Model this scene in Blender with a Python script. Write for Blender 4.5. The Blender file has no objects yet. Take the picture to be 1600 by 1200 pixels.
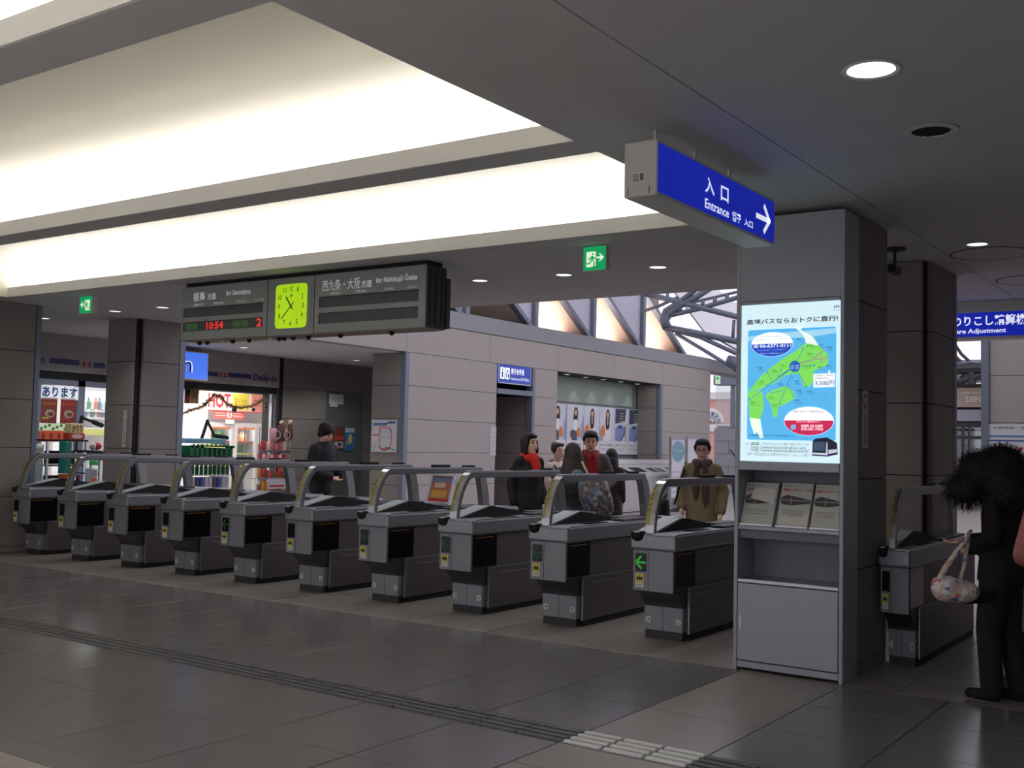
import bpy, bmesh, math, random
from mathutils import Vector, Matrix
random.seed(7)
PI = math.pi
scene = bpy.context.scene
COL = scene.collection

# ------------------------------------------------------------------ camera, sky, lights, exposure
CAM_H, FPX = 1.6, 1694.0
YAW, PITCH, ROLL = 0.61, 0.056, 0.0232
def cam_axes():
    cy, sy, cp, sp = math.cos(YAW), math.sin(YAW), math.cos(PITCH), math.sin(PITCH)
    f = Vector((-sy*cp, cy*cp, sp)); r = Vector((cy, sy, 0)); u = r.cross(f)
    c, s = math.cos(ROLL), math.sin(ROLL)
    return c*r + s*u, -s*r + c*u, f
CR, CU, CF = cam_axes()
cam = bpy.data.cameras.new('camera'); cam.sensor_width = 36; cam.lens = 36*FPX/1600; cam.clip_end = 400
camo = bpy.data.objects.new('camera', cam); COL.objects.link(camo)
camo.matrix_world = Matrix(((CR.x, CU.x, -CF.x, 0), (CR.y, CU.y, -CF.y, 0), (CR.z, CU.z, -CF.z, CAM_H), (0, 0, 0, 1)))
scene.camera = camo
scene.view_settings.view_transform = 'Standard'
scene.view_settings.look = 'None'
scene.view_settings.gamma = 1
scene.view_settings.use_curve_mapping = False
scene.view_settings.exposure = 0.0

w = bpy.data.worlds.new('overcast sky'); scene.world = w; w.use_nodes = True
bgn = w.node_tree.nodes['Background']
bgn.inputs[0].default_value = (0.90, 0.86, 0.95, 1); bgn.inputs[1].default_value = 1.15

def area(name, loc, size, energy, rot=(0, 0, 0), color=(1, 1, 1), spread=PI):
    l = bpy.data.lights.new(name, 'AREA'); l.shape = 'RECTANGLE'; l.size, l.size_y = size
    l.energy = energy; l.color = color; l.spread = spread
    o = bpy.data.objects.new(name, l); COL.objects.link(o); o.location = loc; o.rotation_euler = rot
    return o
HC = 3.36                                  # ceiling height
CX0, CX1 = -13.4, -3.27                    # ceiling coves run along x between these
COVES = [(-2.25, -0.08, 0.26), (0.55, 2.62, 0.31), (2.93, 5.24, 0.275), (5.515, 7.70, 0.26)]   # near edge, far lip, trough width; first is unseen, added for fill
COVE_W = [230, 130, 76, 78]
COVE_T = [0.3, 0.4, 0.45, 0.1]
for (a, b, t), e, tl in zip(COVES, COVE_W, COVE_T):    # strips lying in the troughs, shining up; the first is added fill
    area('cove_strip', ((CX0+CX1)/2, b+t*0.5, HC+0.05), (CX1-CX0-0.3, 0.09), e, (PI-tl, 0, 0), (1.0, 0.985, 0.95), 2.6)
area('store_light', (-19.6, 14.5, 3.1), (3.4, 8.0), 430, (0, 0, 0), (1, 0.97, 0.96))
for x in (-12.0, -9.0, -6.0, -3.0, 0.0, 2.5):   # unseen spots added behind the viewer, brightening by bounce off the floor
    l = bpy.data.lights.new('bounce_fill_spot', 'SPOT'); l.energy = 420; l.spot_size = 1.75; l.spot_blend = 0.5; l.shadow_soft_size = 0.1; l.color = (0.95, 0.97, 1)
    o = bpy.data.objects.new('bounce_fill_spot', l); COL.objects.link(o); o.location = (x, -3.0, HC-0.02)
for x in (-16.25,):
    for y in (9.6, 11.2, 12.8, 14.2, 15.7, 17.4):
        l = bpy.data.lights.new('recess_lamp', 'SPOT'); l.energy = 60; l.spot_size = 2.4; l.spot_blend = 0.6; l.shadow_soft_size = 0.08
        o = bpy.data.objects.new('recess_lamp', l); COL.objects.link(o); o.location = (x, y, HC-0.02)
for i in range(10):
    l = bpy.data.lights.new('gate_lamp', 'SPOT'); l.energy = 42; l.spot_size = 2.1; l.spot_blend = 0.7; l.shadow_soft_size = 0.08
    o = bpy.data.objects.new('gate_lamp', l); COL.objects.link(o); o.location = (-13.37+1.036*i, 9.32, HC-0.02)
area('poster_recess_light', (-14.1, 24.4, 3.30), (0.2, 5.0), 4, (0, 0, 0), (0.9, 1, 0.86))

# ------------------------------------------------------------------ pixel helper: where a sight line meets a real plane
def ray(px, py): return CR*((px-800)/FPX) - CU*((py-600)/FPX) + CF
def on(ax, val, px, py):
    d = ray(px, py); i = 'xyz'.index(ax)
    t = (val - (CAM_H if ax == 'z' else 0))/d[i]
    return Vector((0, 0, CAM_H)) + d*t
def at_depth(px, py, d): return Vector((0, 0, CAM_H)) + ray(px, py)*d

# ------------------------------------------------------------------ materials
def lin(c):
    r = []
    for v in c:
        v /= 255.0
        r.append(v/12.92 if v <= 0.04045 else ((v+0.055)/1.055)**2.4)
    return tuple(r)
def mat(name, rgb, rough=0.6, metal=0.0, var=0.08, scale=6.0, bump=0.0, emit=0.0, spec=0.5, alpha=None, coat=0.0):
    m = bpy.data.materials.new(name); m.use_nodes = True
    nt = m.node_tree; b = nt.nodes['Principled BSDF']; c = lin(rgb)
    b.inputs['Roughness'].default_value = rough; b.inputs['Metallic'].default_value = metal
    b.inputs['Specular IOR Level'].default_value = spec
    if coat: b.inputs['Coat Weight'].default_value = coat
    tc = nt.nodes.new('ShaderNodeTexCoord'); nz = nt.nodes.new('ShaderNodeTexNoise')
    nz.inputs['Scale'].default_value = scale; nz.inputs['Detail'].default_value = 3
    nt.links.new(tc.outputs['Object'], nz.inputs['Vector'])
    mx = nt.nodes.new('ShaderNodeMix'); mx.data_type = 'RGBA'
    mx.inputs[6].default_value = tuple(max(0, v*(1-var)) for v in c)+(1,)
    mx.inputs[7].default_value = tuple(min(1, v*(1+var)) for v in c)+(1,)
    nt.links.new(nz.outputs['Fac'], mx.inputs[0]); nt.links.new(mx.outputs[2], b.inputs['Base Color'])
    if bump:
        bp = nt.nodes.new('ShaderNodeBump'); bp.inputs['Strength'].default_value = bump; bp.inputs['Distance'].default_value = 0.01
        nt.links.new(nz.outputs['Fac'], bp.inputs['Height']); nt.links.new(bp.outputs[0], b.inputs['Normal'])
    if emit:
        nt.links.new(mx.outputs[2], b.inputs['Emission Color']); b.inputs['Emission Strength'].default_value = emit
    if alpha is not None:
        b.inputs['Alpha'].default_value = alpha
    return m
def glass_mat(name, tint=(235, 240, 240), mixf=0.12):
    m = bpy.data.materials.new(name); m.use_nodes = True; nt = m.node_tree; nt.nodes.clear()
    o = nt.nodes.new('ShaderNodeOutputMaterial'); t = nt.nodes.new('ShaderNodeBsdfTransparent'); g = nt.nodes.new('ShaderNodeBsdfGlossy')
    g.inputs['Roughness'].default_value = 0.03
    t.inputs[0].default_value = lin(tint)+(1,)
    x = nt.nodes.new('ShaderNodeMixShader'); x.inputs[0].default_value = mixf
    nt.links.new(t.outputs[0], x.inputs[1]); nt.links.new(g.outputs[0], x.inputs[2]); nt.links.new(x.outputs[0], o.inputs[0])
    return m
_mc = {}
def C(r, g, b, rough=0.55, emit=0.0, metal=0.0):
    k = (r, g, b, rough, emit, metal)
    if k not in _mc: _mc[k] = mat('paint', (r, g, b), rough, metal, 0.05, 9, 0, emit)
    return _mc[k]
PANEL = mat('precast wall panel', (166, 160, 158), 0.75, 0, 0.07, 14, 0.15)
PANEL_SHADED = mat('shaded precast panel', (136, 129, 124), 0.7, 0, 0.08, 16, 0.12)  # same precast as the other walls, coloured darker for the shade
JOINT = mat('dark joint', (38, 37, 38), 0.9)
COPING = mat('grey metal coping', (140, 142, 148), 0.5, 0.2)
CEIL = mat('grey ceiling board', (206, 206, 208), 0.8, 0, 0.05, 3)
WHITE = mat('white plaster', (236, 232, 222), 0.85, 0, 0.02, 2)
LIP = mat('pale cove lip', (243, 242, 238), 0.75, 0, 0.03, 2)
STEEL = mat('brushed steel', (186, 188, 194), 0.32, 0.9, 0.05, 40)
TRIM = mat('blue grey steel trim', (118, 126, 142), 0.45, 0.4)
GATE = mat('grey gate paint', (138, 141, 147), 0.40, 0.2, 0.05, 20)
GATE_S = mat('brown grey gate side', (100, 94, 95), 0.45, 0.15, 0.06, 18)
GATE_D = mat('dark gate metal', (58, 58, 62), 0.5, 0.2, 0.06, 20)
BLACKG = mat('black gloss', (10, 10, 12), 0.18, 0, 0.1)
BLACK = mat('matt black', (18, 18, 20), 0.7)
RAILM = mat('satin grey rail', (136, 138, 143), 0.35, 0.55, 0.05, 30)
TOPM = mat('satin steel cover', (150, 152, 158), 0.36, 0.45, 0.05, 30)
TILE = mat('floor tile grey', (116, 112, 113), 0.21, 0, 0.08, 5)
TILE_L = mat('floor tile beige', (142, 135, 128), 0.33, 0, 0.08, 5)
TACT_D = mat('dark tactile rib', (92, 91, 95), 0.5)
TACT_W = mat('pale tactile rib', (232, 232, 228), 0.45)
CASE = mat('grey display case paint', (164, 171, 178), 0.42, 0.25, 0.04, 20)
CASE_D = mat('case inside grey', (120, 124, 132), 0.55, 0.1)
GLASS = glass_mat('clear glass')
SIGNBOX = mat('grey sign metal', (214, 214, 208), 0.45, 0.0)
BOARD = mat('departure board grey', (158, 164, 162), 0.5, 0.1)
BOARD_D = mat('departure board slot', (88, 88, 94), 0.35)

# ------------------------------------------------------------------ mesh helpers
class MB:
    def __init__(s): s.bm = bmesh.new()
    def box(s, x0, x1, y0, y1, z0, z1):
        if x0 > x1: x0, x1 = x1, x0
        if y0 > y1: y0, y1 = y1, y0
        if z0 > z1: z0, z1 = z1, z0
        v = [s.bm.verts.new(p) for p in ((x0,y0,z0),(x1,y0,z0),(x1,y1,z0),(x0,y1,z0),(x0,y0,z1),(x1,y0,z1),(x1,y1,z1),(x0,y1,z1))]
        for q in ((0,3,2,1),(4,5,6,7),(0,1,5,4),(1,2,6,5),(2,3,7,6),(3,0,4,7)): s.bm.faces.new([v[i] for i in q])
        return s
    def hexa(s, P):
        v = [s.bm.verts.new(p) for p in P]
        for q in ((0,3,2,1),(4,5,6,7),(0,1,5,4),(1,2,6,5),(2,3,7,6),(3,0,4,7)): s.bm.faces.new([v[i] for i in q])
        return s
    def prism(s, pts, off):
        off = Vector(off); a = [s.bm.verts.new(p) for p in pts]; b = [s.bm.verts.new(Vector(p)+off) for p in pts]
        n = len(pts)
        s.bm.faces.new(a); s.bm.faces.new(b[::-1])
        for i in range(n): s.bm.faces.new((a[i], b[i], b[(i+1) % n], a[(i+1) % n]))
        return s
    def strip(s, A, B):
        a = [s.bm.verts.new(p) for p in A]; b = [s.bm.verts.new(p) for p in B]
        for i in range(len(A)-1): s.bm.faces.new((a[i], a[i+1], b[i+1], b[i]))
        return s
    def quad(s, *P): s.bm.faces.new([s.bm.verts.new(p) for p in P]); return s
    def tube(s, pts, r, n=8, flat=1.0, cap=True):
        pts = [Vector(p) for p in pts]; rr = r if isinstance(r, (list, tuple)) else [r]*len(pts)
        rings = []; up = None
        for i, p in enumerate(pts):
            d = (pts[min(i+1, len(pts)-1)]-pts[max(i-1, 0)]).normalized()
            if up is None: up = Vector((0, 0, 1)) if abs(d.z) < 0.9 else Vector((1, 0, 0))
            x = d.cross(up).normalized(); y = x.cross(d).normalized(); up = y
            rings.append([s.bm.verts.new(p+x*math.cos(2*PI*k/n)*rr[i]+y*math.sin(2*PI*k/n)*rr[i]*flat) for k in range(n)])
        for a, b in zip(rings, rings[1:]):
            for k in range(n): s.bm.faces.new((a[k], a[(k+1) % n], b[(k+1) % n], b[k]))
        if cap: s.bm.faces.new(rings[0][::-1]); s.bm.faces.new(rings[-1])
        return s
    def lathe(s, prof, c=(0, 0, 0), n=16, sx=1, sy=1):
        rings = []
        for r, z in prof:
            if r < 1e-5: rings.append([s.bm.verts.new((c[0], c[1], c[2]+z))])
            else: rings.append([s.bm.verts.new((c[0]+r*sx*math.cos(2*PI*k/n), c[1]+r*sy*math.sin(2*PI*k/n), c[2]+z)) for k in range(n)])
        for a, b in zip(rings, rings[1:]):
            for k in range(n):
                q = [a[k % len(a)], a[(k+1) % len(a)], b[(k+1) % len(b)], b[k % len(b)]]
                u = []
                for x in q:
                    if x not in u: u.append(x)
                if len(u) > 2: s.bm.faces.new(u)
        return s
    def ball(s, c, r, sub=2, sc=(1, 1, 1)):
        m = Matrix.Translation(c) @ Matrix.Diagonal((r*sc[0], r*sc[1], r*sc[2], 1))
        bmesh.ops.create_icosphere(s.bm, subdivisions=sub, radius=1, matrix=m); return s
    def bevel(s, w, seg=2):
        bmesh.ops.bevel(s.bm, geom=s.bm.edges[:], offset=w, segments=seg, affect='EDGES', profile=0.5); return s
    def mesh(s, name, smooth=False):
        bmesh.ops.recalc_face_normals(s.bm, faces=s.bm.faces[:])
        me = bpy.data.meshes.new(name); s.bm.to_mesh(me); s.bm.free()
        if smooth:
            for p in me.polygons: p.use_smooth = True
        return me
    def build(s, name, m, parent=None, loc=(0, 0, 0), smooth=False, kind=None, label=None):
        me = s.mesh(name, smooth); me.materials.append(m)
        return link(name, me, parent, loc, kind, label)
def link(name, me, parent=None, loc=(0, 0, 0), kind=None, label=None):
    o = bpy.data.objects.new(name, me); COL.objects.link(o); o.location = loc
    if parent: o.parent = parent
    if kind: o['kind'] = kind
    if label: o['label'] = label
    return o
def thing(name, label, cat, loc=(0, 0, 0), rz=0.0, group=None):
    o = bpy.data.objects.new(name, None); COL.objects.link(o); o.empty_display_size = 0.1
    o.location = loc; o.rotation_euler = (0, 0, rz)
    return tag(o, label, cat, group)
def tag(o, label, cat, group=None):
    o['label'] = label; o['category'] = cat
    if group: o['group'] = group
    return o
def dup(root, loc, rz=None, label=None, group=None):
    r = root.copy(); COL.objects.link(r); r.location = loc
    if rz is not None: r.rotation_euler = (0, 0, rz)
    if label: r['label'] = label
    if group: r['group'] = group
    for ch in list(root.children):
        c = ch.copy(); COL.objects.link(c); c.parent = r
        for g in ch.children:
            d = g.copy(); COL.objects.link(d); d.parent = c
    return r
_boxes = {}
def piece(name, m, parent, x0, x1, y0, y1, z0, z1, bev=0.004):
    """a box piece whose mesh is shared with every other piece of the same size"""
    sx, sy, sz = round(abs(x1-x0), 3), round(abs(y1-y0), 3), round(abs(z1-z0), 3)
    k = (sx, sy, sz, m.name, bev)
    if k not in _boxes:
        b = MB().box(-sx/2, sx/2, -sy/2, sy/2, -sz/2, sz/2)
        if bev: b.bevel(min(bev, sx/4, sy/4, sz/4), 1)
        me = b.mesh(name); me.materials.append(m); _boxes[k] = me
    return link(name, _boxes[k], parent, ((x0+x1)/2, (y0+y1)/2, (z0+z1)/2))

class Frame:
    """a flat sheet: o = lower left corner, r / u = directions across and up (unit), n = towards the viewer"""
    def __init__(s, o, r, u): s.o, s.r, s.u = Vector(o), Vector(r).normalized(), Vector(u).normalized(); s.n = s.r.cross(s.u)
    def p(s, a, b, d=0.0): return s.o + s.r*a + s.u*b + s.n*d
def sheet(name, m, fr, pts, d, parent, t=0.0015, label=None):
    return MB().prism([fr.p(a, b, d) for a, b in pts], fr.n*-t).build(name, m, parent, label=label)
def sheet_many(name, m, fr, polys, d, parent, t=0.0012):
    b = MB()
    for pts in polys: b.prism([fr.p(x, y, d) for x, y in pts], fr.n*-t)
    return b.build(name, m, parent)
def rect(a0, b0, a1, b1): return [(a0, b0), (a1, b0), (a1, b1), (a0, b1)]
def oval(cx, cy, rx, ry, n=28, a0=0, a1=2*PI):
    full = abs(a1-a0-2*PI) < 1e-6
    return [(cx+rx*math.cos(a0+(a1-a0)*k/(n if full else n-1)), cy+ry*math.sin(a0+(a1-a0)*k/(n if full else n-1))) for k in range(n)]
def rrect(a0, b0, a1, b1, r, n=4):
    out = []
    for cx, cy, s in ((a1-r, b0+r, -PI/2), (a1-r, b1-r, 0), (a0+r, b1-r, PI/2), (a0+r, b0+r, PI)):
        out += [(cx+r*math.cos(s+PI/2*k/n), cy+r*math.sin(s+PI/2*k/n)) for k in range(n+1)]
    return out
def line(p, q, wd):
    p, q = Vector(p), Vector(q); d = (q-p).normalized(); n = Vector((-d.y, d.x))*wd/2
    return [tuple(p-n), tuple(q-n), tuple(q+n), tuple(p+n)]
_tx = {}
def text_mesh(s, off):
    k = (s, round(off, 3))
    if k in _tx: return _tx[k]
    cu = bpy.data.curves.new('t', 'FONT'); cu.body = s; cu.resolution_u = 2; cu.offset = k[1]
    o = bpy.data.objects.new('t', cu); COL.objects.link(o)
    dg = bpy.context.evaluated_depsgraph_get(); dg.update()
    me = bpy.data.meshes.new_from_object(o.evaluated_get(dg))
    bpy.data.objects.remove(o); bpy.data.curves.remove(cu)
    _tx[k] = me; return me
def text(s, m, fr, a0, b0, a1, b1, d, parent, bold=0.0, name='lettering'):
    """lettering stretched to fill the rectangle a0..a1, b0..b1 of a sheet; bold thickens the strokes"""
    src = text_mesh(s, 0.0)
    if not len(src.vertices): return None
    if bold:
        ys = [v.co.y for v in src.vertices]
        src = text_mesh(s, min(0.035, bold*0.5/max((b1-b0)/max(max(ys)-min(ys), 1e-6), 1e-6)))
    me = src.copy(); me.materials.clear(); me.materials.append(m)
    vs = [v.co.copy() for v in me.vertices]
    x0, x1 = min(v.x for v in vs), max(v.x for v in vs); y0, y1 = min(v.y for v in vs), max(v.y for v in vs)
    for v, c in zip(me.vertices, vs):
        v.co = fr.p(a0+(c.x-x0)/max(x1-x0, 1e-6)*(a1-a0), b0+(c.y-y0)/max(y1-y0, 1e-6)*(b1-b0), d)
    me.update()
    return link(name, me, parent)

# ================================================================== THE SETTING
# ---- floor: base slab with separate tiles, joints left open
floor = MB().box(-34, 8, -5, 62, -0.12, -0.012).build('floor', JOINT, kind='structure')
def tiles(name, m, x0, x1, nx, y0, y1, ny, gap=0.0035):
    dx, dy = (x1-x0)/nx, (y1-y0)/ny
    for i in range(nx):
        for j in range(ny):
            piece(name, m, floor, x0+i*dx+gap, x0+(i+1)*dx-gap, y0+j*dy+gap, y0+(j+1)*dy-gap, -0.03, 0, 0.0015)
tiles('floor_tile', TILE, -14.37, -3.17, 16, 5.35, 7.54, 3)
tiles('floor_tile', TILE, -11.57, -3.17, 12, 3.29, 5.05, 2)
tiles('floor_tile_pale', TILE_L, -11.57, -3.17, 12, 2.41, 3.11, 1)
tiles('floor_tile_pale', TILE_L, -2.43, 3.87, 9, 2.41, 3.11, 1)
MB().box(-2.43, 3.87, 3.11, 3.29, -0.03, -0.0005).build('floor_border', TILE, floor)
MB().box(-14.37, 3.87, 0.6, 2.41, -0.03, -0.0005).build('floor_strip', TILE_L, floor)
tiles('floor_tile', TILE, -2.43, 3.87, 9, 5.35, 7.54, 3)
tiles('floor_tile', TILE, -2.43, 3.87, 9, 3.29, 5.05, 2)
tiles('path_tile', TILE_L, -3.17, -2.43, 1, 2.41, 7.54, 7)
tiles('gate_strip_tile', TILE_L, -14.1, 3.94, 21, 7.54, 11.0, 4)
MB().box(-11.57, -3.17, 3.11, 3.29, -0.03, -0.0005).build('floor_border', TILE, floor)
HALLF = mat('hall floor stone', (150, 142, 140), 0.3, 0, 0.08, 3)
MB().box(-34, 8, 11.0, 62, -0.03, -0.001).build('hall_floor', HALLF, floor)
tiles('entrance_tile', mat('pale entrance tile', (190, 186, 180), 0.4, 0, 0.06, 3), -14.37, 4.0, 12, -5.0, 0.6, 4)  # unseen floor behind the viewer, made pale to bounce light forward
MB().box(-34, -14.1, 7.54, 11.0, -0.03, -0.001).build('shop_floor', TILE_L, floor)
# tactile strips: raised bars
tb = MB()
for k in range(4):
    y0 = 5.07+k*0.072
    tb.box(0.004, 0.296, y0, y0+0.036, -0.004, 0.006)
tb.box(0.002, 0.298, 5.05, 5.35, -0.03, -0.001)
tmesh = tb.mesh('tactile_tile'); tmesh.materials.append(TACT_D)
for i in range(38): link('tactile_tile', tmesh, floor, (-3.17-0.3*(i+1), 0, 0))
for i in range(21): link('tactile_tile', tmesh, floor, (-2.43+0.3*i, 0, 0))
MB().box(-3.17, -2.43, 5.05, 5.35, -0.028, 0.0015).build('tactile_base', TILE, floor)
for i in range(3):
    for k in range(4):
        piece('tactile_bar', TACT_W, floor, -3.155+0.248*i, -2.925+0.248*i, 5.070+k*0.074, 5.107+k*0.074, -0.004, 0.013, 0.004)

MB().box(-40, 14, -45, -5.0, -0.12, 0.0).build('pavement', mat('pale paving', (176, 172, 168), 0.8, 0, 0.06, 1.5), kind='structure')
# ---- ceiling: boards with open joints, coves cut between them
ceiling = MB().box(-22, 6, -4, 11.06, 4.25, 4.35).box(-22, -14.6, 11.07, 21.2, 4.25, 4.35).box(-3.3, 6, 11.07, 13.26, 4.25, 4.35).build('ceiling', CEIL, kind='structure')
def boards(x0, x1, nx, y0, y1, ny, gap=0.004):
    dx, dy = (x1-x0)/nx, (y1-y0)/ny
    for i in range(nx):
        for j in range(ny):
            piece('ceiling_board', CEIL, ceiling, x0+i*dx+gap, x0+(i+1)*dx-gap, y0+j*dy+gap, y0+(j+1)*dy-gap, HC, HC+0.05, 0)
boards(CX1, -2.3, 1, -4, 11.0, 1)
boards(-2.3, 4.0, 1, -4, 13.2, 1)
boards(-3.3, -2.3, 1, 11.0, 13.2, 1)
boards(-14.0, CX1, 2, 7.96, 11.0, 1)
boards(-22, -14.0, 1, 6, 17.5, 2)
boards(-14.0, CX0, 1, -4, 7.96, 1)
boards(-22, -14.0, 1, -4, 6, 1)
boards(-14.0, CX1, 2, -4, -2.25, 1)
boards(-22, -14.0, 1, 17.5, 21.2, 1)
MB().box(-14.0, -3.3, 10.98, 11.06, HC+0.002, 4.3).build('ceiling_edge', CEIL, ceiling)
MB().box(-3.3, 6, 13.18, 13.26, HC+0.002, 4.3).build('ceiling_edge', CEIL, ceiling)
MB().box(CX0, CX1, 0.2, 0.55, HC, 4.2).build('ceiling_beam', CEIL, ceiling)
for (a, b, t) in COVES:
    ztop = 3.95
    prof = [(a, HC), (a, 3.74), (a+0.12, 3.80)]
    for k in range(11):
        q = PI/2*k/10
        prof.append((b+t-0.012-0.85+0.85*math.sin(q), 3.50+(ztop-3.50)*math.cos(q)))
    prof.append((b+t-0.012, HC+0.012))
    MB().strip([(CX0, y, z) for y, z in prof], [(CX1, y, z) for y, z in prof]).build('cove_vault', WHITE, ceiling, smooth=True)
    for xx, sgn in ((CX0, -1), (CX1, 1)):
        MB().box(xx, xx+0.03*sgn, a, b+t, HC+0.0015, 4.0).build('cove_end', WHITE, ceiling)
    MB().box(CX0, CX1, b, b+0.02, HC, HC+0.125).build('cove_lip', LIP, ceiling)
    MB().box(CX0, CX1, b+0.02, b+t, HC, HC+0.012).build('cove_trough', CEIL, ceiling)
    MB().box(CX0, CX1, b+t-0.011, b+t, HC+0.012, 3.6).build('cove_back', CEIL, ceiling)

# ---- walls: precast panels on a dark backing
ZR = [0.08, 0.755, 1.408, 2.06, 2.717, 3.372, 3.98]
WX = -13.85
wall_left = MB().box(-14.4, WX-0.05, 2.0, 8.40, 0, HC+0.3).build('wall_left', JOINT, kind='structure')
def panels_x(par, X, y0, y1, zs, m=PANEL, th=0.05, gap=0.004):
    """panels facing +x"""
    for a, b in zip(zs, zs[1:]): piece('wall_panel', m, par, X-th, X, y0+gap, y1-gap, a+gap, b-gap, 0.003)
def panels_y(par, Y, x0, x1, zs, m=PANEL, th=0.05, gap=0.004):
    """panels facing -y"""
    for a, b in zip(zs, zs[1:]): piece('wall_panel', m, par, x0+gap, x1-gap, Y, Y+th, a+gap, b-gap, 0.003)
ZR6 = ZR[:5]+[HC]
for y0, y1 in ((2.9, 5.65), (5.65, 8.40)): panels_x(wall_left, WX, y0, y1, [0.0]+ZR6, PANEL_SHADED)
MB().box(WX-0.10, WX+0.008, 8.40, 8.47, 0, HC).build('trim_1', TRIM, kind='structure')
def column(name, x0, x1, y0, y1, notch, trim):
    c = MB().box(x0+0.002, x1-0.13, y0+0.02, y1-0.002, 0, HC).box(x1-0.13, x1-0.02, y0+0.15, y1-0.002, 0, HC).build(name, BLACK, kind='structure')
    panels_y(c, y0, x0, x1-0.06, [0.0]+ZR6, PANEL_SHADED)
    panels_x(c, x1, y0+0.13, y1, [0.0]+ZR6, PANEL_SHADED)
    MB().box(x1-0.135, x1-0.05, y0+0.055, y0+0.13, 0, HC).build('corner_recess', BLACK, c)
    if trim: MB().box(x1-0.1, x1+0.008, y1, y1+0.10, 0, HC).build('corner_trim', TRIM, c)
    return c
column('wall_column', -14.55, WX, 10.0, 10.80, True, True)
column('wall_column', -3.2, -2.5, 10.12, 11.05, True, True)
# column behind the display case
c = MB().box(-3.19, -2.47, 7.9, 8.61, 0, HC).build('wall_column', JOINT, kind='structure')
panels_x(c, -2.45, 7.90, 8.63, [0.0]+ZR6, PANEL_SHADED)
panels_y(c, 7.88, -3.2, -2.452, [0.0]+ZR6, PANEL_SHADED)
for a, b in zip(([0.0]+ZR6), ([0.0]+ZR6)[1:]): piece('wall_panel', PANEL_SHADED, c, -3.2, -2.45, 8.58, 8.63, a+.004, b-.004, 0.003)

# main side wall of the hall beyond the gates (faces +x)
mw = MB().box(-14.6, WX-0.05, 16.22, 19.24, 0, 3.98).box(-14.6, WX-0.05, 20.73, 21.70, 0, 3.98).box(-14.6, WX-0.05, 27.15, 30.3, 0, 3.98)\
    .box(-14.6, WX-0.05, 19.24, 20.73, 3.376, 3.98).box(-14.6, WX-0.05, 21.7, 27.15, 3.376, 3.98).box(-14.6, WX-0.05, 11.0, 16.22, 3.42, 3.98).build('wall_hall', JOINT, kind='structure')
ZL = [0.0]+ZR[:6]
panels_x(mw, WX, 16.27, 19.24, ZL); panels_x(mw, WX, 20.73, 21.70, ZL); panels_x(mw, WX, 27.15, 30.3, ZL)
for y0, y1 in ((11.06, 13.4), (13.4, 16.17), (16.17, 18.95), (18.95, 21.70), (21.70, 24.4), (24.4, 27.15), (27.15, 30.3)):
    piece('wall_panel', PANEL, mw, WX-0.05, WX, y0+.004, y1-.004, 3.376, 3.976, 0.003)
MB().box(-14.7, WX+0.01, 11.06, 30.32, 3.99, 4.34).build('coping', COPING, mw)
# recess return wall (faces -y) with its steel corner
rw = MB().box(-14.68, -13.97, 16.22, 16.5, 0, HC).build('wall_return', JOINT, kind='structure')
panels_y(rw, 16.17, -14.72, -13.96, [0.0]+ZR6, PANEL_SHADED)
MB().box(-13.955, WX+0.008, 16.16, 16.26, 0, 3.372).build('trim_2', TRIM, kind='structure')
# doorway to the toilets
dn = MB().box(-15.6, -14.55, 20.74, 20.8, 0, 3.3).box(-15.6, -15.5, 19.0, 20.8, 0, 3.3).box(-15.6, -14.55, 19.1, 19.22, 0, 3.3).box(-15.6, -14.6, 19.1, 20.8, 2.78, 2.84)\
    .build('wall_toilet_passage', JOINT, kind='structure')
panels_y(dn, 20.71, -15.5, -14.0, [0.0]+ZR[:5], PANEL_SHADED)
panels_x(dn, -15.45, 19.22, 20.71, [0.0]+ZR[:5], PANEL_SHADED)
MB().box(WX-0.16, WX+0.012, 20.63, 20.73, 0, 3.37).build('trim_3', TRIM, kind='structure')
MB().box(WX-0.16, WX+0.012, 19.25, 20.63, 2.72, 2.83).build('trim_4', TRIM, kind='structure')
# poster recess
pn = MB().box(-14.75, -14.6, 21.6, 27.3, 0.7, 3.5).build('wall_poster_recess', COPING, kind='structure')
GREEN_G = mat('grey green recess board', (140, 150, 148), 0.6, 0, 0.05, 4)
piece('recess_board', GREEN_G, pn, -14.6, -14.56, 21.7, 26.7, 2.72, 3.36)
piece('recess_board', GREEN_G, pn, -14.6, -14.56, 21.7, 26.7, 0.75, 1.30)
piece('recess_sill', PANEL, pn, -14.6, -13.87, 21.7, 27.15, 0.70, 0.76)
for a, b in zip(ZR[1:5], ZR[2:6]): piece('wall_panel', PANEL_SHADED, pn, -14.56, -13.93, 27.0, 27.1, a+.004, b-.004, 0.003)
MB().box(-13.95, WX+0.012, 27.0, 27.14, 0, 3.372).build('trim_5', TRIM, kind='structure')
MB().box(-14.6, WX-0.05, 21.7, 27.15, 3.36, 3.376).build('recess_soffit', BLACK, pn)
piece('wall_panel', PANEL, pn, WX-0.05, WX, 21.7, 27.15, 0.0, 0.70)

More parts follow.
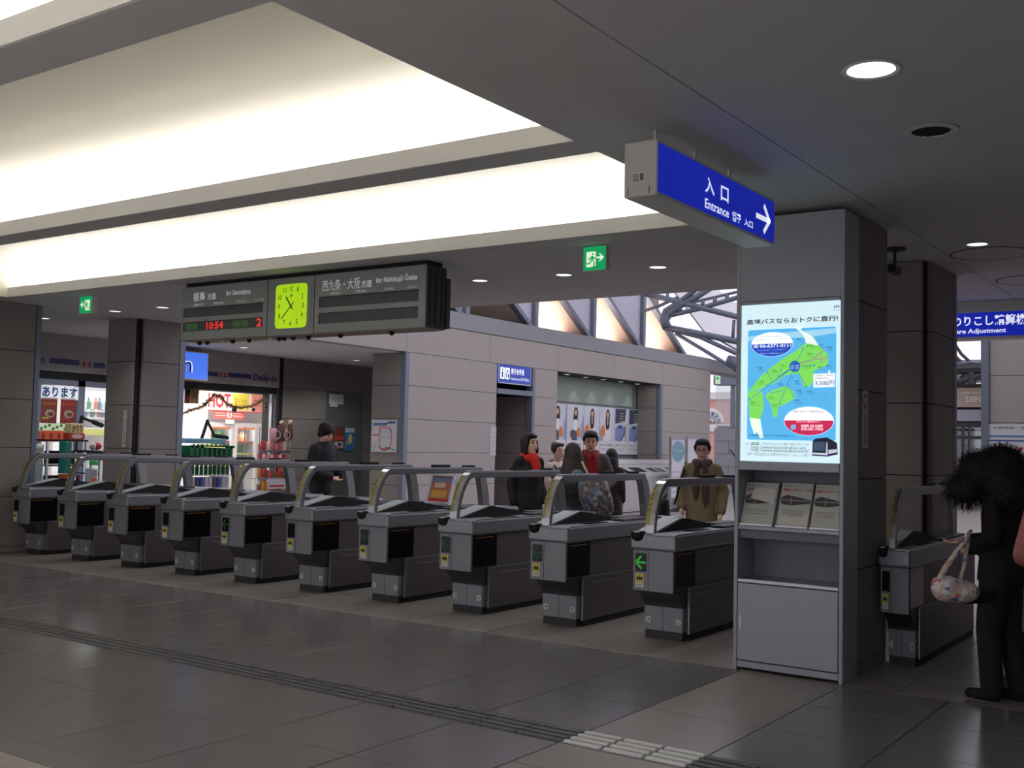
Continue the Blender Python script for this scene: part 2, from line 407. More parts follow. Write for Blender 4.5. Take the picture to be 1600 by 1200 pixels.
# dark wall with a service door, deep in the shop recess (faces +x)
SX = -17.5
bw = MB().box(-17.9, SX-0.05, 16.35, 20.5, 0, HC).build('wall_shop_side', JOINT, kind='structure')
for y0, y1 in ((16.38, 17.72), (18.98, 20.4)): panels_x(bw, SX, y0, y1, [0.0]+ZR6, PANEL_SHADED)
piece('wall_panel', PANEL_SHADED, bw, SX-0.05, SX, 17.72, 18.98, 2.72, HC-.004)
DOORM = mat('grey green steel door', (112, 116, 112), 0.5, 0.2)
door = MB().box(SX-0.045, SX-0.012, 17.78, 18.92, 0.0, 2.65).bevel(0.005, 1).build('door_1', DOORM, kind='structure')
MB().box(SX-0.05, SX+0.004, 17.72, 17.78, 0, 2.71).box(SX-0.05, SX+0.004, 18.92, 18.98, 0, 2.71).box(SX-0.05, SX+0.004, 17.78, 18.92, 2.65, 2.71).build('door_frame', TRIM, door)
MB().tube([(SX-0.01, 18.78, 1.0), (SX+0.05, 18.78, 1.0), (SX+0.05, 18.66, 1.0)], 0.012).build('door_handle', STEEL, door)
MB().box(-17.9, SX+0.04, 16.18, 16.35, 0, HC).build('trim_6', BLACK, kind='structure')

# far end wall with lintel and window opening, block courses below
ew = MB().box(-17.2, -6.5, 38.25, 38.5, 0, 2.5).build('wall_far', JOINT, kind='structure')
p_l = on('y', 38.0, 1110, 577); p_b = on('y', 38.0, 1110, 602); p_w = on('y', 38.0, 1110, 669)
zt, zl, zw = p_l.z, p_b.z, p_w.z
GREYB = mat('grey block', (150, 150, 158), 0.8, 0, 0.08, 3)
bh = zw/5
for k in range(5):
    for i in range(9):
        x0 = -17.2+i*1.2-(0.6 if k % 2 else 0)
        piece('block', GREYB, ew, max(x0, -17.2)+.005, min(x0+1.2, -6.5)-.005, 38.0, 38.25, k*bh+.005, (k+1)*bh-.005, 0.01)
MB().box(-17.2, -6.5, 38.0, 38.5, zl+0.35, zt).build('lintel', COPING, ew)
MB().box(-17.2, -6.5, 37.9, 38.5, zl, zl+0.35).build('lintel', TRIM, ew)
MB().box(-17.2, -6.5, 38.0, 38.2, zt+0.001, zt+0.12).build('lintel_cap', TRIM, ew)
mx = on('y', 38.0, 1143, 640).x
wf = MB().box(mx-0.07, mx+0.07, 38.05, 38.2, zw, zl).box(-9.0, -8.86, 38.05, 38.2, zw, zl).build('window_1', TRIM, kind='structure')
MB().box(-17.2, -6.5, 38.11, 38.12, zw, zl).build('window_pane', GLASS, wf)
MB().box(-14.6, -13.9, 30.32, 38.0, 3.99, 4.34).build('wall_beam', COPING, kind='structure')

# right-hand wall beyond the column (faces -y), with opening on its left
rx = on('y', 16.2, 1534, 640).x
wr = MB().box(rx+0.1, 5, 16.25, 16.6, 0, 4.2).build('wall_right', JOINT, kind='structure')
for x0, x1 in ((rx+0.1, rx+2.9), (rx+2.9, 5)): panels_y(wr, 16.2, x0, x1, [0.0]+ZR[:6]+[4.2], PANEL)
wrs = MB().box(4.05, 4.3, -4.0, 16.2, 0, 4.2).build('wall_right_side', JOINT, kind='structure')  # unseen wall added to keep side light off the right-hand faces
for i in range(7): panels_x2 = [piece('wall_panel', PANEL_SHADED, wrs, 4.0, 4.05, -4+2.88*i+.004, -4+2.88*(i+1)-.004, a+.004, b-.004, 0.003) for a, b in zip([0.0]+ZR6, ([0.0]+ZR6)[1:])]
MB().box(rx, rx+0.1, 16.15, 16.6, 0, 4.2).build('trim_7', TRIM, kind='structure')

# ---- clerestory above the hall wall: posts, slanting braces, warm lit bays behind
CLB = 4.345
WARM = mat('warm lit plaster', (216, 196, 182), 0.8, 0, 0.05, 2)
LILAC = mat('lilac grey translucent board', (190, 190, 208), 0.6)
cl = MB().box(-16.2, -16.1, 15.0, 31.2, 4.0, 8.2).build('wall_clerestory', WARM, kind='structure')
PY = [15.45, 18.12, 20.75, 23.38, 26.02]
for k, y in enumerate(PY):
    MB().box(-13.98, -13.84, y-0.07, y+0.07, CLB, 8.0).build('clerestory_post', TRIM, cl)
    ye = y+2.45 if k < 4 else y+2.55
    MB().hexa([(-14.02, ye-0.1, CLB), (-13.86, ye-0.1, CLB), (-13.86, ye+0.1, CLB), (-14.02, ye+0.1, CLB),
               (-14.02, y-0.02, 5.86), (-13.86, y-0.02, 5.86), (-13.86, y+0.16, 5.86), (-14.02, y+0.16, 5.86)]).build('clerestory_brace', TRIM, cl)
    if k < 4:
        MB().prism([(-13.97, y+0.14, 5.86), (-13.97, ye+0.06, CLB), (-13.97, PY[k+1]-0.06, CLB), (-13.97, PY[k+1]-0.06, 8.0), (-13.97, y+0.07, 8.0)], (0.02, 0, 0)).build('clerestory_panel', LILAC, cl)
    # sloping soffit that rises from the brace back into the bay
    MB().hexa([(-16.1, ye+0.05, CLB), (-14.0, ye+0.05, CLB), (-14.0, ye+0.12, CLB), (-16.1, ye+0.12, CLB),
               (-16.1, y, 5.86), (-14.0, y, 5.86), (-14.0, y+0.07, 5.86), (-16.1, y+0.07, 5.86)]).build('bay_soffit', WARM, cl)
    MB().box(-16.1, -14.0, y-0.12, y-0.05, 4.0, 6.0).build('bay_wall', WARM, cl)
    area('bay_light', (-15.35, y+1.15, 4.11), (0.9, 1.9), 85, (PI, 0, 0), (1.0, 0.88, 0.80))
MB().box(-16.1, -13.87, 15.0, 30.3, 3.99, 4.06).build('bay_floor', WARM, cl)

# ================================================================== TICKET GATES
YEL = mat('yellow strip', (176, 172, 58), 0.5); YELS = mat('yellow sticker field', (226, 214, 40), 0.5)
STICKW = mat('white sticker', (226, 226, 220), 0.5)
GREENLED = mat('green led', (60, 190, 70), 0.5, emit=0.28)
GREENDIM = mat('dim green led', (30, 96, 40), 0.5, emit=0.05)
AMBER = mat('amber line', (150, 104, 52), 0.4, emit=0.04)
def arch_path():
    pts = [(8.10, 0.76), (8.105, 0.86), (8.118, 0.96), (8.14, 1.06), (8.175, 1.15), (8.225, 1.235), (8.285, 1.30), (8.35, 1.335)]
    return pts
Y0 = 8.26                                   # gates are built around y = Y0 - their front base edge
def gate_parts(g, arrow, left=True):
    """parts of one gate; local x across, y from the base's front edge inwards"""
    def yy(v): return v-Y0
    W = 0.212
    MB().box(-W, W, yy(8.085), yy(10.35), 0.752, 0.893).bevel(0.022, 3).build('top_cover', TOPM, g)
    MB().box(0.0, W-0.004, yy(8.083), yy(8.13), 0.874, 0.8955).bevel(0.008, 2).build('front_edge', STEEL, g)
    MB().box(W-0.03, W-0.006, yy(8.13), yy(10.3), 0.888, 0.8965).build('edge_strip', STEEL, g)
    MB().box(-W+0.006, -W+0.03, yy(8.2), yy(10.3), 0.888, 0.8965).build('edge_strip', STEEL, g)
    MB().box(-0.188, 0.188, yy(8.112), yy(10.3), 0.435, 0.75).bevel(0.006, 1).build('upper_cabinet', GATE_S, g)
    MB().box(-0.186, 0.182, yy(8.104), yy(8.112), 0.415, 0.75).build('front_panel', GATE, g)
    MB().box(-0.047, -0.043, yy(8.1025), yy(8.104), 0.415, 0.75).build('panel_joint', JOINT, g)
    # concave dark neck tapering to the base
    nb = MB(); n = 7
    A = [(yy(8.118)+0.17*(math.sin(PI/2*k/n)), 0.435-0.165*k/n) for k in range(n+1)]
    pr = [(-0.18, y, z) for y, z in A]+[(-0.18, yy(10.1), 0.27), (-0.18, yy(10.1), 0.435)]
    nb.prism(pr, (0.36, 0, 0)).build('neck', GATE_D, g)
    MB().box(-0.176, 0.176, yy(8.30), yy(10.2), 0.07, 0.285).build('base', GATE, g)
    MB().box(-0.003, 0.0, yy(8.2985), yy(8.30), 0.07, 0.285).build('panel_joint', JOINT, g)
    MB().box(-0.172, 0.172, yy(8.31), yy(10.2), 0.0, 0.068).build('plinth', GATE_D, g)
    for sx in (-1, 1):
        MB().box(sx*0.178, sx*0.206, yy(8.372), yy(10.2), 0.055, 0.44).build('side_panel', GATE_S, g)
        MB().box(sx*0.198, sx*0.209, yy(8.362), yy(8.372), 0.055, 0.44).build('side_edge', STEEL, g)
        MB().box(sx*0.2065, sx*0.209, yy(8.52), yy(9.0), 0.372, 0.380).box(sx*0.2065, sx*0.2085, yy(8.38), yy(10.2), 0.432, 0.44).build('side_groove', GATE, g)
        wn = MB().box(sx*0.189, sx*0.1945, yy(8.125), yy(8.50), 0.45, 0.742).build('sensor_window', BLACKG, g)
        MB().box(sx*0.1945, sx*0.1965, yy(8.15), yy(8.43), 0.722, 0.728).build('amber_line', AMBER, wn)
        MB().box(sx*0.178, sx*0.2, yy(8.38), yy(10.2), 0.0, 0.052).build('side_plinth', BLACK, g)
    # arch: curved steel front strip, dark flank, rail, rear leg
    P = arch_path(); th = 0.055
    fr = MB(); bk = MB()
    def ring(o): 
        out = []
        for i, (y, z) in enumerate(P):
            a, b = P[max(i-1, 0)], P[min(i+1, len(P)-1)]
            d = Vector((b[0]-a[0], b[1]-a[1])).normalized(); nrm = Vector((-d.y, d.x))
            out.append((yy(y)-nrm.x*o, z-nrm.y*o))
        return out
    f0, f1, f2 = ring(0), ring(0.012), ring(th)
    for i in range(len(P)-1):
        for mb, a, b, w0, w1 in ((fr, f0, f1, -0.084, -0.004), (bk, f1, f2, -0.080, -0.008)):
            mb.hexa([(w0, a[i][0], a[i][1]), (w1, a[i][0], a[i][1]), (w1, b[i][0], b[i][1]), (w0, b[i][0], b[i][1]),
                     (w0, a[i+1][0], a[i+1][1]), (w1, a[i+1][0], a[i+1][1]), (w1, b[i+1][0], b[i+1][1]), (w0, b[i+1][0], b[i+1][1])])
    arch = fr.build('arch', STEEL, g)
    bk.build('arch_flank', RAILM, g)
    ys = MB(); off = ring(-0.002)
    for i in range(2, len(P)-2):
        ys.quad((-0.078, off[i][0], off[i][1]), (-0.052, off[i][0], off[i][1]), (-0.052, off[i+1][0], off[i+1][1]), (-0.078, off[i+1][0], off[i+1][1]))
    ys.build('yellow_strip', YEL, arch)
    tk = MB()
    for i in range(3, len(P)-2, 1):
        for q in (0.25, 0.65):
            y = off[i][0]*(1-q)+off[i+1][0]*q; z = off[i][1]*(1-q)+off[i+1][1]*q
            tk.box(-0.069, -0.061, y-0.0025, y-0.001, z-0.012, z+0.012)
    tk.build('strip_writing', BLACK, arch, kind='stuff')
    MB().box(-0.082, -0.006, yy(8.33), yy(9.93), 1.272, 1.338).bevel(0.01, 2).build('rail', RAILM, g)
    MB().box(-0.080, -0.008, yy(8.34), yy(9.9), 1.3375, 1.341).build('rail_edge', STEEL, g)
    MB().box(-0.078, -0.010, yy(9.08), yy(9.33), 1.341, 1.367).build('rail_sensor', BLACK, g)
    MB().box(-0.078, -0.010, yy(9.62), yy(9.78), 1.341, 1.36).build('rail_sensor', BLACK, g)
    R = [(9.93, 1.305), (9.99, 1.24), (10.02, 1.14), (10.05, 1.02), (10.07, 0.89)]
    lg = MB()
    for (ya, za), (yb, zb) in zip(R, R[1:]):
        lg.hexa([(-0.08, yy(yb)-0.12, zb), (-0.008, yy(yb)-0.12, zb), (-0.008, yy(yb), zb), (-0.08, yy(yb), zb),
                 (-0.08, yy(ya)-0.12, za), (-0.008, yy(ya)-0.12, za), (-0.008, yy(ya), za), (-0.08, yy(ya), za)])
    lg.build('rear_leg', RAILM, g)
    # card reader ridge on the left half, black flank
    MB().prism([(-0.2, yy(8.16), 0.893), (-0.2, yy(8.66), 0.995), (-0.2, yy(8.78), 0.985), (-0.2, yy(9.35), 0.905), (-0.2, yy(9.4), 0.893)], (0.195, 0, 0)).build('reader_ridge', BLACK, g)
    MB().hexa([(-0.19, yy(8.18), 0.898), (-0.02, yy(8.18), 0.898), (-0.02, yy(8.655), 0.9945), (-0.19, yy(8.655), 0.9945),
               (-0.19, yy(8.175), 0.902), (-0.02, yy(8.175), 0.902), (-0.02, yy(8.65), 0.9985), (-0.19, yy(8.65), 0.9985)]).build('card_reader', CASE, g)
    MB().box(0.03, 0.17, yy(9.15), yy(9.95), 0.893, 0.915).bevel(0.006, 1).build('ticket_slot', GATE_D, g)
    MB().box(0.05, 0.15, yy(8.55), yy(8.9), 0.893, 0.899).build('ticket_slot', BLACKG, g)
    MB().box(-0.19, -0.03, yy(9.5), yy(10.0), 0.893, 0.912).bevel(0.006, 1).build('rear_hatch', GATE_D, g)
    # rounded black ticket mouth at the left front
    tm = MB().lathe([(0, 0), (0.03, 0.0), (0.052, 0.012), (0.064, 0.034), (0.068, 0.066), (0.066, 0.078), (0.056, 0.082), (0.05, 0.070), (0, 0.064)], (-0.143, yy(8.105), 0.822), 24, 1.0, 0.75).build('ticket_mouth', BLACK, g, smooth=True)
    MB().box(-0.165, -0.112, yy(8.052), yy(8.10), 0.896, 0.9035).build('mouth_slot', STICKW, tm)
    # display and stickers on the front
    d = MB().box(-0.166, -0.062, yy(8.101), yy(8.104), 0.572, 0.722).build('display', BLACKG, g)
    fd = Frame((-0.114, yy(8.100), 0.647), (1, 0, 0), (0, 0, 1))
    if arrow:
        m = GREENLED if arrow == 2 else GREENDIM
        sheet_many('display_arrow', m, fd, [line((-0.03, 0), (0.045, 0), 0.017), line((-0.043, 0.004), (0.005, 0.052), 0.018), line((-0.043, -0.004), (0.005, -0.052), 0.018)], 0.0, d)
    s = MB().box(-0.163, -0.088, yy(8.1025), yy(8.104), 0.440, 0.554).build('sticker', STICKW, g)
    fs = Frame((-0.1255, yy(8.1018), 0.515), (1, 0, 0), (0, 0, 1))
    sheet('sticker_field', YELS, fs, rect(-0.031, -0.036, 0.031, 0.036), 0.0, s)
    sheet_many('sticker_mark', C(60, 24, 20), fs, [[(-0.026, 0.018), (-0.008, 0.006), (-0.008, -0.008), (-0.026, -0.02)], [(0.026, 0.018), (0.026, -0.02), (0.008, -0.008), (0.008, 0.006)],
               oval(0, 0.018, 0.006, 0.006, 8), [(-0.009, 0.008), (0.009, 0.008), (0.006, -0.016), (-0.006, -0.016)]], 0.0015, s)
    sheet_many('sticker_writing', C(120, 120, 120), fs, [rect(-0.028, -0.052, 0.026, -0.049), rect(-0.028, -0.061, 0.02, -0.058)], 0.0012, s)
def gate_plates(g, a, b):
    for sx, s in ((-1, a), (1, b)):
        if s is None: continue
        fp = Frame((sx*0.142, 8.2975-Y0, 0.152), (1, 0, 0), (0, 0, 1))
        p = sheet('number_plate', STICKW, fp, [(-0.022*sx, -0.024), (0.014*sx, -0.024), (0.027*sx, 0), (0.014*sx, 0.024), (-0.022*sx, 0.024)][::sx], 0.0, g)
        text(s, C(50, 52, 56), fp, -0.011*1, -0.015, 0.011, 0.015, 0.001, p, bold=0.002)
GX = lambda i: -4.195+1.036*(i-9)
gate_lab = {0: 'grey ticket gate half hidden by the stone wall at the far end of the row',
 1: 'grey ticket gate with number plates 11 and 10, near the stone wall',
 2: 'grey ticket gate with number plates 10 and 9, in front of the dark stone column',
 3: 'grey ticket gate with number plates 9 and 8, left of the shop stands',
 4: 'grey ticket gate with number plates 8 and 7 beside the snack stand',
 5: 'grey ticket gate with number plates 7 and 6, below the man in black',
 6: 'grey ticket gate with number plates 6 and 5 before the leaning poster stand',
 7: 'grey ticket gate with number plates 5 and 4, before the red scarf woman',
 8: 'grey ticket gate with number plates 4 and 3, below the patterned shoulder bag',
 9: 'grey ticket gate with number plates 3 and 2 and a bright green arrow'}
proto = {}
for i in range(10):
    ar = {9: 2, 8: 1, 7: 1, 6: 1, 4: 1}.get(i, 0)
    if ar not in proto:
        g = thing('ticket_gate', gate_lab[i], 'ticket gate', (GX(i), Y0, 0), 0, 'ticket gates in a row')
        gate_parts(g, ar); proto[ar] = g
    else:
        g = dup(proto[ar], (GX(i), Y0, 0), None, gate_lab[i])
        for ch in list(g.children):
            if ch.name.startswith('number_plate'):
                for q in list(ch.children): bpy.data.objects.remove(q)
                bpy.data.objects.remove(ch)
    g['plates'] = i
gl = {o['plates']: o for o in COL.objects if 'plates' in o}
for i, g in gl.items():
    gate_plates(g, str(12-i), str(11-i)); del g['plates']
# narrow gate standing against the column, seen past the display case, and one more behind the woman
g = thing('ticket_gate', 'narrow ticket gate in shadow between the column and the dark-haired woman', 'ticket gate', (-2.30, Y0+0.22, 0), 0, 'ticket gates in a row')
gate_parts(g, 0); gate_plates(g, '2', '1')
g.scale = (0.55, 1, 1)
g = dup(proto[0], (-1.38, Y0, 0), None, 'ticket gate behind the dark-haired woman, number plate beside her legs')
for ch in list(g.children):
    if ch.name.startswith('number_plate'):
        for q in list(ch.children): bpy.data.objects.remove(q)
        bpy.data.objects.remove(ch)
gate_plates(g, '2', '1')

# ================================================================== DISPLAY CASE WITH LIT BUS POSTER
E_ = lambda r, g, b, e=0.9: C(r, g, b, 0.5, e)
KX0, KX1, KY0, KY1 = -3.245, -2.435, 7.545, 7.87
case = thing('display_case', 'tall grey metal display case with a lit bus map poster, brochure shelf and cupboard', 'display case', (KX0, KY0, 0))
def cb(n, x0, x1, y0, y1, z0, z1, m=CASE, bev=0.004, par=None):
    return MB().box(x0-KX0, x1-KX0, y0-KY0, y1-KY0, z0, z1).bevel(bev, 1).build(n, m, par or case)
cb('side_panel', KX0, KX0+0.03, KY0, KY1, 0.0, 3.32); cb('side_panel', KX1-0.03, KX1, KY0, KY1, 0.0, 3.32)
cb('back_panel', KX0+0.031, KX1-0.031, KY1-0.03, KY1, 0.05, 3.32, CASE_D)
cb('top_panel', KX0+0.012, KX1-0.012, KY0+0.003, KY0+0.06, 2.70, 3.325)
cb('light_box', KX0+0.031, KX1-0.031, KY0+0.02, KY1-0.031, 1.50, 2.698, CASE_D)
for z0, z1 in ((1.455, 1.52), (2.675, 2.698)): cb('poster_rail', KX0+0.031, KX1-0.031, KY0-0.004, KY0+0.04, z0, z1)
cb('shelf', KX0+0.031, KX1-0.031, KY0, KY1-0.031, 1.02, 1.05)
cb('shelf', KX0+0.031, KX1-0.031, KY0, KY1-0.031, 0.635, 0.662, STEEL)
MB().hexa([(0.035, 0.035, 1.05), (0.775, 0.035, 1.05), (0.775, 0.05, 1.05), (0.035, 0.05, 1.05), (0.035, 0.19, 1.32), (0.775, 0.19, 1.32), (0.775, 0.205, 1.32), (0.035, 0.205, 1.32)]).build('slanted_rack', CASE_D, case)
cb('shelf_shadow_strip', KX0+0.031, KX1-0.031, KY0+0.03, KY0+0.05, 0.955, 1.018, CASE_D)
dr = cb('door', KX0+0.034, KX1-0.034, KY0-0.002, KY0+0.02, 0.075, 0.63)
cb('door_handle', KX0+0.05, KX0+0.072, KY0-0.008, KY0-0.002, 0.30, 0.40, STEEL, 0.002, dr)
cb('plinth', KX0+0.031, KX1-0.031, KY0+0.004, KY0+0.05, 0.02, 0.068)
# the poster
PYP = KY0+0.012
PO = Vector((KX0+0.035, PYP, 1.522))
poster = MB().box(0.035, 0.775, PYP+0.002-KY0, PYP+0.008-KY0, 1.522, 2.674).build('poster', E_(208, 234, 242, 0.9), case)
FP = Frame((0.035, PYP-KY0, 1.522), (1, 0, 0), (0, 0, 1))
def zz(x, y):
    p = on('y', PYP, 1120+x/4, 440+y/4); return (p.x-PO.x, p.z-PO.z)
def zrect(x0, y0, x1, y1):
    a, b = zz(x0, y1), zz(x1, y0); return a[0], a[1], b[0], b[1]
def zpoly(n, col, pts, d, e=0.85): return sheet(n, E_(*col, e), FP, [zz(*p) for p in pts], d, poster, 0.0004)
def ztext(s, col, x0, y0, x1, y1, d=0.004, e=0.3, bold=0): 
    yl = (x0+x1)/2; s0 = zz(x0, y1); s1 = zz(x1, y0)
    return text(s, E_(*col, e), FP, s0[0], s0[1], s1[0], s1[1], d, poster, bold)
a0, b0 = zz(188, 988); a1, b1 = zz(748, 280)
sheet('poster_sea', E_(84, 176, 230), FP, rrect(a0, b0, a1, b1, 0.018), 0.001, poster, 0.0004)
zpoly('poster_cloud', (160, 214, 240), [(195, 345), (400, 320), (748, 290), (748, 320), (560, 350), (400, 352), (195, 372)], 0.0014)
zpoly('poster_land', (126, 222, 92), [(192, 690), (230, 650), (250, 620), (300, 570), (400, 490), (500, 430), (540, 395), (560, 385), (600, 390), (640, 400), (690, 450), (700, 490), (690, 522), (640, 545), (606, 560), (604, 620), (570, 668), (540, 650), (512, 575), (440, 582), (350, 640), (290, 665), (230, 682)], 0.0018)
zpoly('poster_land', (240, 250, 240), [(484, 286), (532, 280), (528, 306), (560, 320), (600, 345), (640, 402), (600, 392), (560, 386), (545, 340), (520, 312)], 0.002)
zpoly('poster_land', (126, 222, 92), [(195, 692), (282, 676), (290, 735), (292, 800), (272, 860), (205, 850)], 0.0018)
zpoly('poster_land', (236, 250, 234), [(205, 850), (272, 860), (280, 910), (292, 975), (270, 980), (255, 940), (235, 955), (215, 900)], 0.0018)
zpoly('poster_land', (126, 222, 92), [(300, 712), (345, 680), (440, 650), (480, 690), (497, 722), (440, 760), (382, 785), (376, 852), (352, 842), (340, 770)], 0.0018)
hub = (488, 530)
ln = [((488, 530), p) for p in ((205, 737), (310, 650), (385, 590), (392, 765), (563, 660), (610, 522), (540, 418))]+[((440, 640), (483, 720)), ((420, 680), (340, 695)), ((345, 620), (317, 567))]
sheet_many('poster_routes', E_(60, 130, 200, 0.6), FP, [line(zz(*a), zz(*b), 0.004) for a, b in ln], 0.0024, poster, 0.0003)
sheet_many('poster_routes', E_(170, 80, 170, 0.6), FP, [line(zz(500, 515), zz(600, 490), 0.006), line(zz(600, 490), zz(658, 437), 0.005), line(zz(610, 488), zz(690, 478), 0.004)], 0.0026, poster, 0.0003)
sheet_many('poster_dots', E_(70, 150, 220, 0.7), FP, [oval(*zz(*p), 0.007, 0.007, 10) for p in ((205, 737), (310, 650), (385, 590), (340, 695), (392, 765), (473, 600), (483, 720), (563, 660), (610, 522), (540, 418), (568, 404), (402, 552), (317, 567))], 0.0028, poster, 0.0003)
sheet_many('poster_dots', E_(210, 110, 190, 0.7), FP, [oval(*zz(*p), 0.007, 0.007, 10) for p in ((658, 437), (647, 470), (690, 478), (655, 488), (650, 504))], 0.003, poster, 0.0003)
sheet('poster_hub', E_(36, 108, 196, 0.7), FP, oval(*zz(*hub), 0.041, 0.041), 0.0031, poster, 0.0003)
ztext('大阪・京都', (240, 245, 250), 462, 522, 515, 532, 0.0036, 0.9); ztext('神戸・奈良', (240, 245, 250), 462, 536, 515, 546, 0.0036, 0.9)
def bubble(cx, cy, rx, ry, col):
    c0 = zz(cx, cy); r0 = abs(zz(cx+rx, cy)[0]-c0[0]); r1 = abs(zz(cx, cy-ry)[1]-c0[1])
    sheet('poster_bubble', E_(245, 248, 250), FP, oval(c0[0], c0[1], r0, r1, 36), 0.0032, poster, 0.0003)
    sheet('poster_bubble', E_(*col, 0.8), FP, oval(c0[0], c0[1], r0*0.985, r1*0.985, 24, PI*0.985-0.0, PI*2.015), 0.0036, poster, 0.0003)
bubble(345, 392, 132, 76, (36, 78, 190)); bubble(575, 872, 158, 90, (206, 36, 84))
ztext('06-6371-0111', (245, 248, 250), 270, 386, 466, 414, 0.0042, 0.9, 0.0012); ztext('06-6371-0555', (245, 248, 250), 488, 832, 704, 862, 0.0042, 0.9, 0.0012)
ztext('☎', (245, 248, 250), 226, 388, 264, 416, 0.0042, 0.9); ztext('☎', (245, 248, 250), 446, 836, 484, 860, 0.0042, 0.9)
ztext('九州・四国・中国方面', (120, 120, 130), 268, 338, 402, 350); ztext('北陸方面へのご予約は', (120, 120, 130), 248, 354, 440, 366)
ztext('西日本ＪＲバス電話予約センター', (235, 240, 250), 272, 444, 418, 454, 0.0042, 0.9); ztext('受付時間・年中無休', (235, 240, 250), 250, 424, 430, 432, 0.0042, 0.9)
ztext('関東方面へのご電話予約は', (120, 100, 110), 476, 806, 670, 818)
ztext('西日本ＪＲバス電話予約センター', (250, 235, 240), 500, 870, 648, 882, 0.0042, 0.9)
ztext('0088-24-5489', (250, 240, 244), 528, 894, 664, 910, 0.0042, 0.9, 0.0008); ztext('078-341-7903', (250, 240, 244), 528, 914, 664, 930, 0.0042, 0.9, 0.0008)
zpoly('poster_stamp', (120, 180, 230), [(464, 898), (494, 892), (494, 922), (464, 926)], 0.004)
zpoly('poster_price', (246, 248, 250), [(605, 578), (695, 574), (703, 548), (711, 573), (740, 572), (740, 658), (604, 662)], 0.0034)
ztext('大阪〜東京', (80, 80, 90), 616, 582, 730, 592); ztext('青春昼特急', (80, 80, 90), 614, 600, 700, 608)
ztext('3,500円', (60, 130, 190), 614, 618, 736, 652, 0.004, 0.4, 0.0008)
for s, x, y in (('金沢', 500, 360), ('富山', 580, 400), ('新宿', 566, 452), ('東京', 684, 525), ('名古屋', 545, 530), ('横浜', 634, 535), ('津山', 402, 522), ('岡山', 346, 556), ('出雲', 256, 540), ('広島', 262, 624),
                ('博多', 212, 756), ('松山', 325, 722), ('高知', 346, 772), ('高松', 384, 640), ('徳島', 500, 682), ('鳴門', 490, 744), ('白浜', 566, 686), ('洲本', 486, 624), ('渋谷', 634, 398), ('新潟', 690, 412)):
    ztext(s, (44, 84, 84), x, y-7, x+(46 if len(s) == 3 else 30), y+7)
    ztext('4,300円', (70, 110, 110), x, y+12, x+42, y+20)
ztext('高速バスならおトクに直行!', (70, 72, 82), 188, 210, 758, 272, 0.003, 0.12, 0.002)
ztext('JR', (90, 110, 150), 728, 146, 774, 170, 0.003, 0.3, 0.001)
sheet('poster_rule', E_(120, 150, 190, 0.5), FP, [zz(728, 178), zz(774, 177), zz(774, 180), zz(728, 181)], 0.002, poster, 0.0003)
ztext('http://www.kousokubus.net/', (70, 96, 110), 216, 1030, 560, 1048); ztext('http://www.kousokubus.net/k/', (70, 96, 110), 216, 1048, 580, 1068)
ztext('高速ネット', (60, 120, 170), 182, 1006, 206, 1022); ztext('∞∞', (70, 160, 110), 214, 1004, 266, 1022, 0.003, 0.3, 0.001)
ztext('西日本ＪＲバスのくわしい情報やご予約は、今すぐアクセス', (90, 110, 120), 286, 1010, 580, 1022)
ztext('パソコン', (110, 120, 130), 180, 1034, 208, 1042); ztext('ケータイ', (110, 120, 130), 180, 1054, 208, 1062); ztext('運賃・時刻は変更になる場合があります。くわしくは各社へ', (110, 130, 140), 190, 1076, 590, 1086)
ztext('片道運賃は大人おひとり様の最低額です。', (30, 90, 140), 202, 958, 486, 966)
# the coach printed at the foot of the poster
zpoly('poster_coach', (34, 40, 66), [(600, 996), (615, 982), (690, 974), (752, 1008), (756, 1080), (690, 1094), (596, 1086)], 0.003, 0.3)
zpoly('poster_coach', (225, 230, 238), [(686, 1004), (692, 1003), (694, 1090), (598, 1084), (598, 1068), (682, 1072)], 0.0035, 0.6)
zpoly('poster_coach', (80, 110, 140), [(606, 1002), (678, 1000), (676, 1060), (602, 1056)], 0.0036, 0.3)
zpoly('poster_coach', (220, 224, 234), [(698, 1052), (752, 1048), (752, 1068), (698, 1078)], 0.0036, 0.6)
zpoly('poster_coach', (60, 50, 130), [(598, 1080), (690, 1086), (752, 1076), (752, 1082), (690, 1093), (598, 1088)], 0.0038, 0.5)

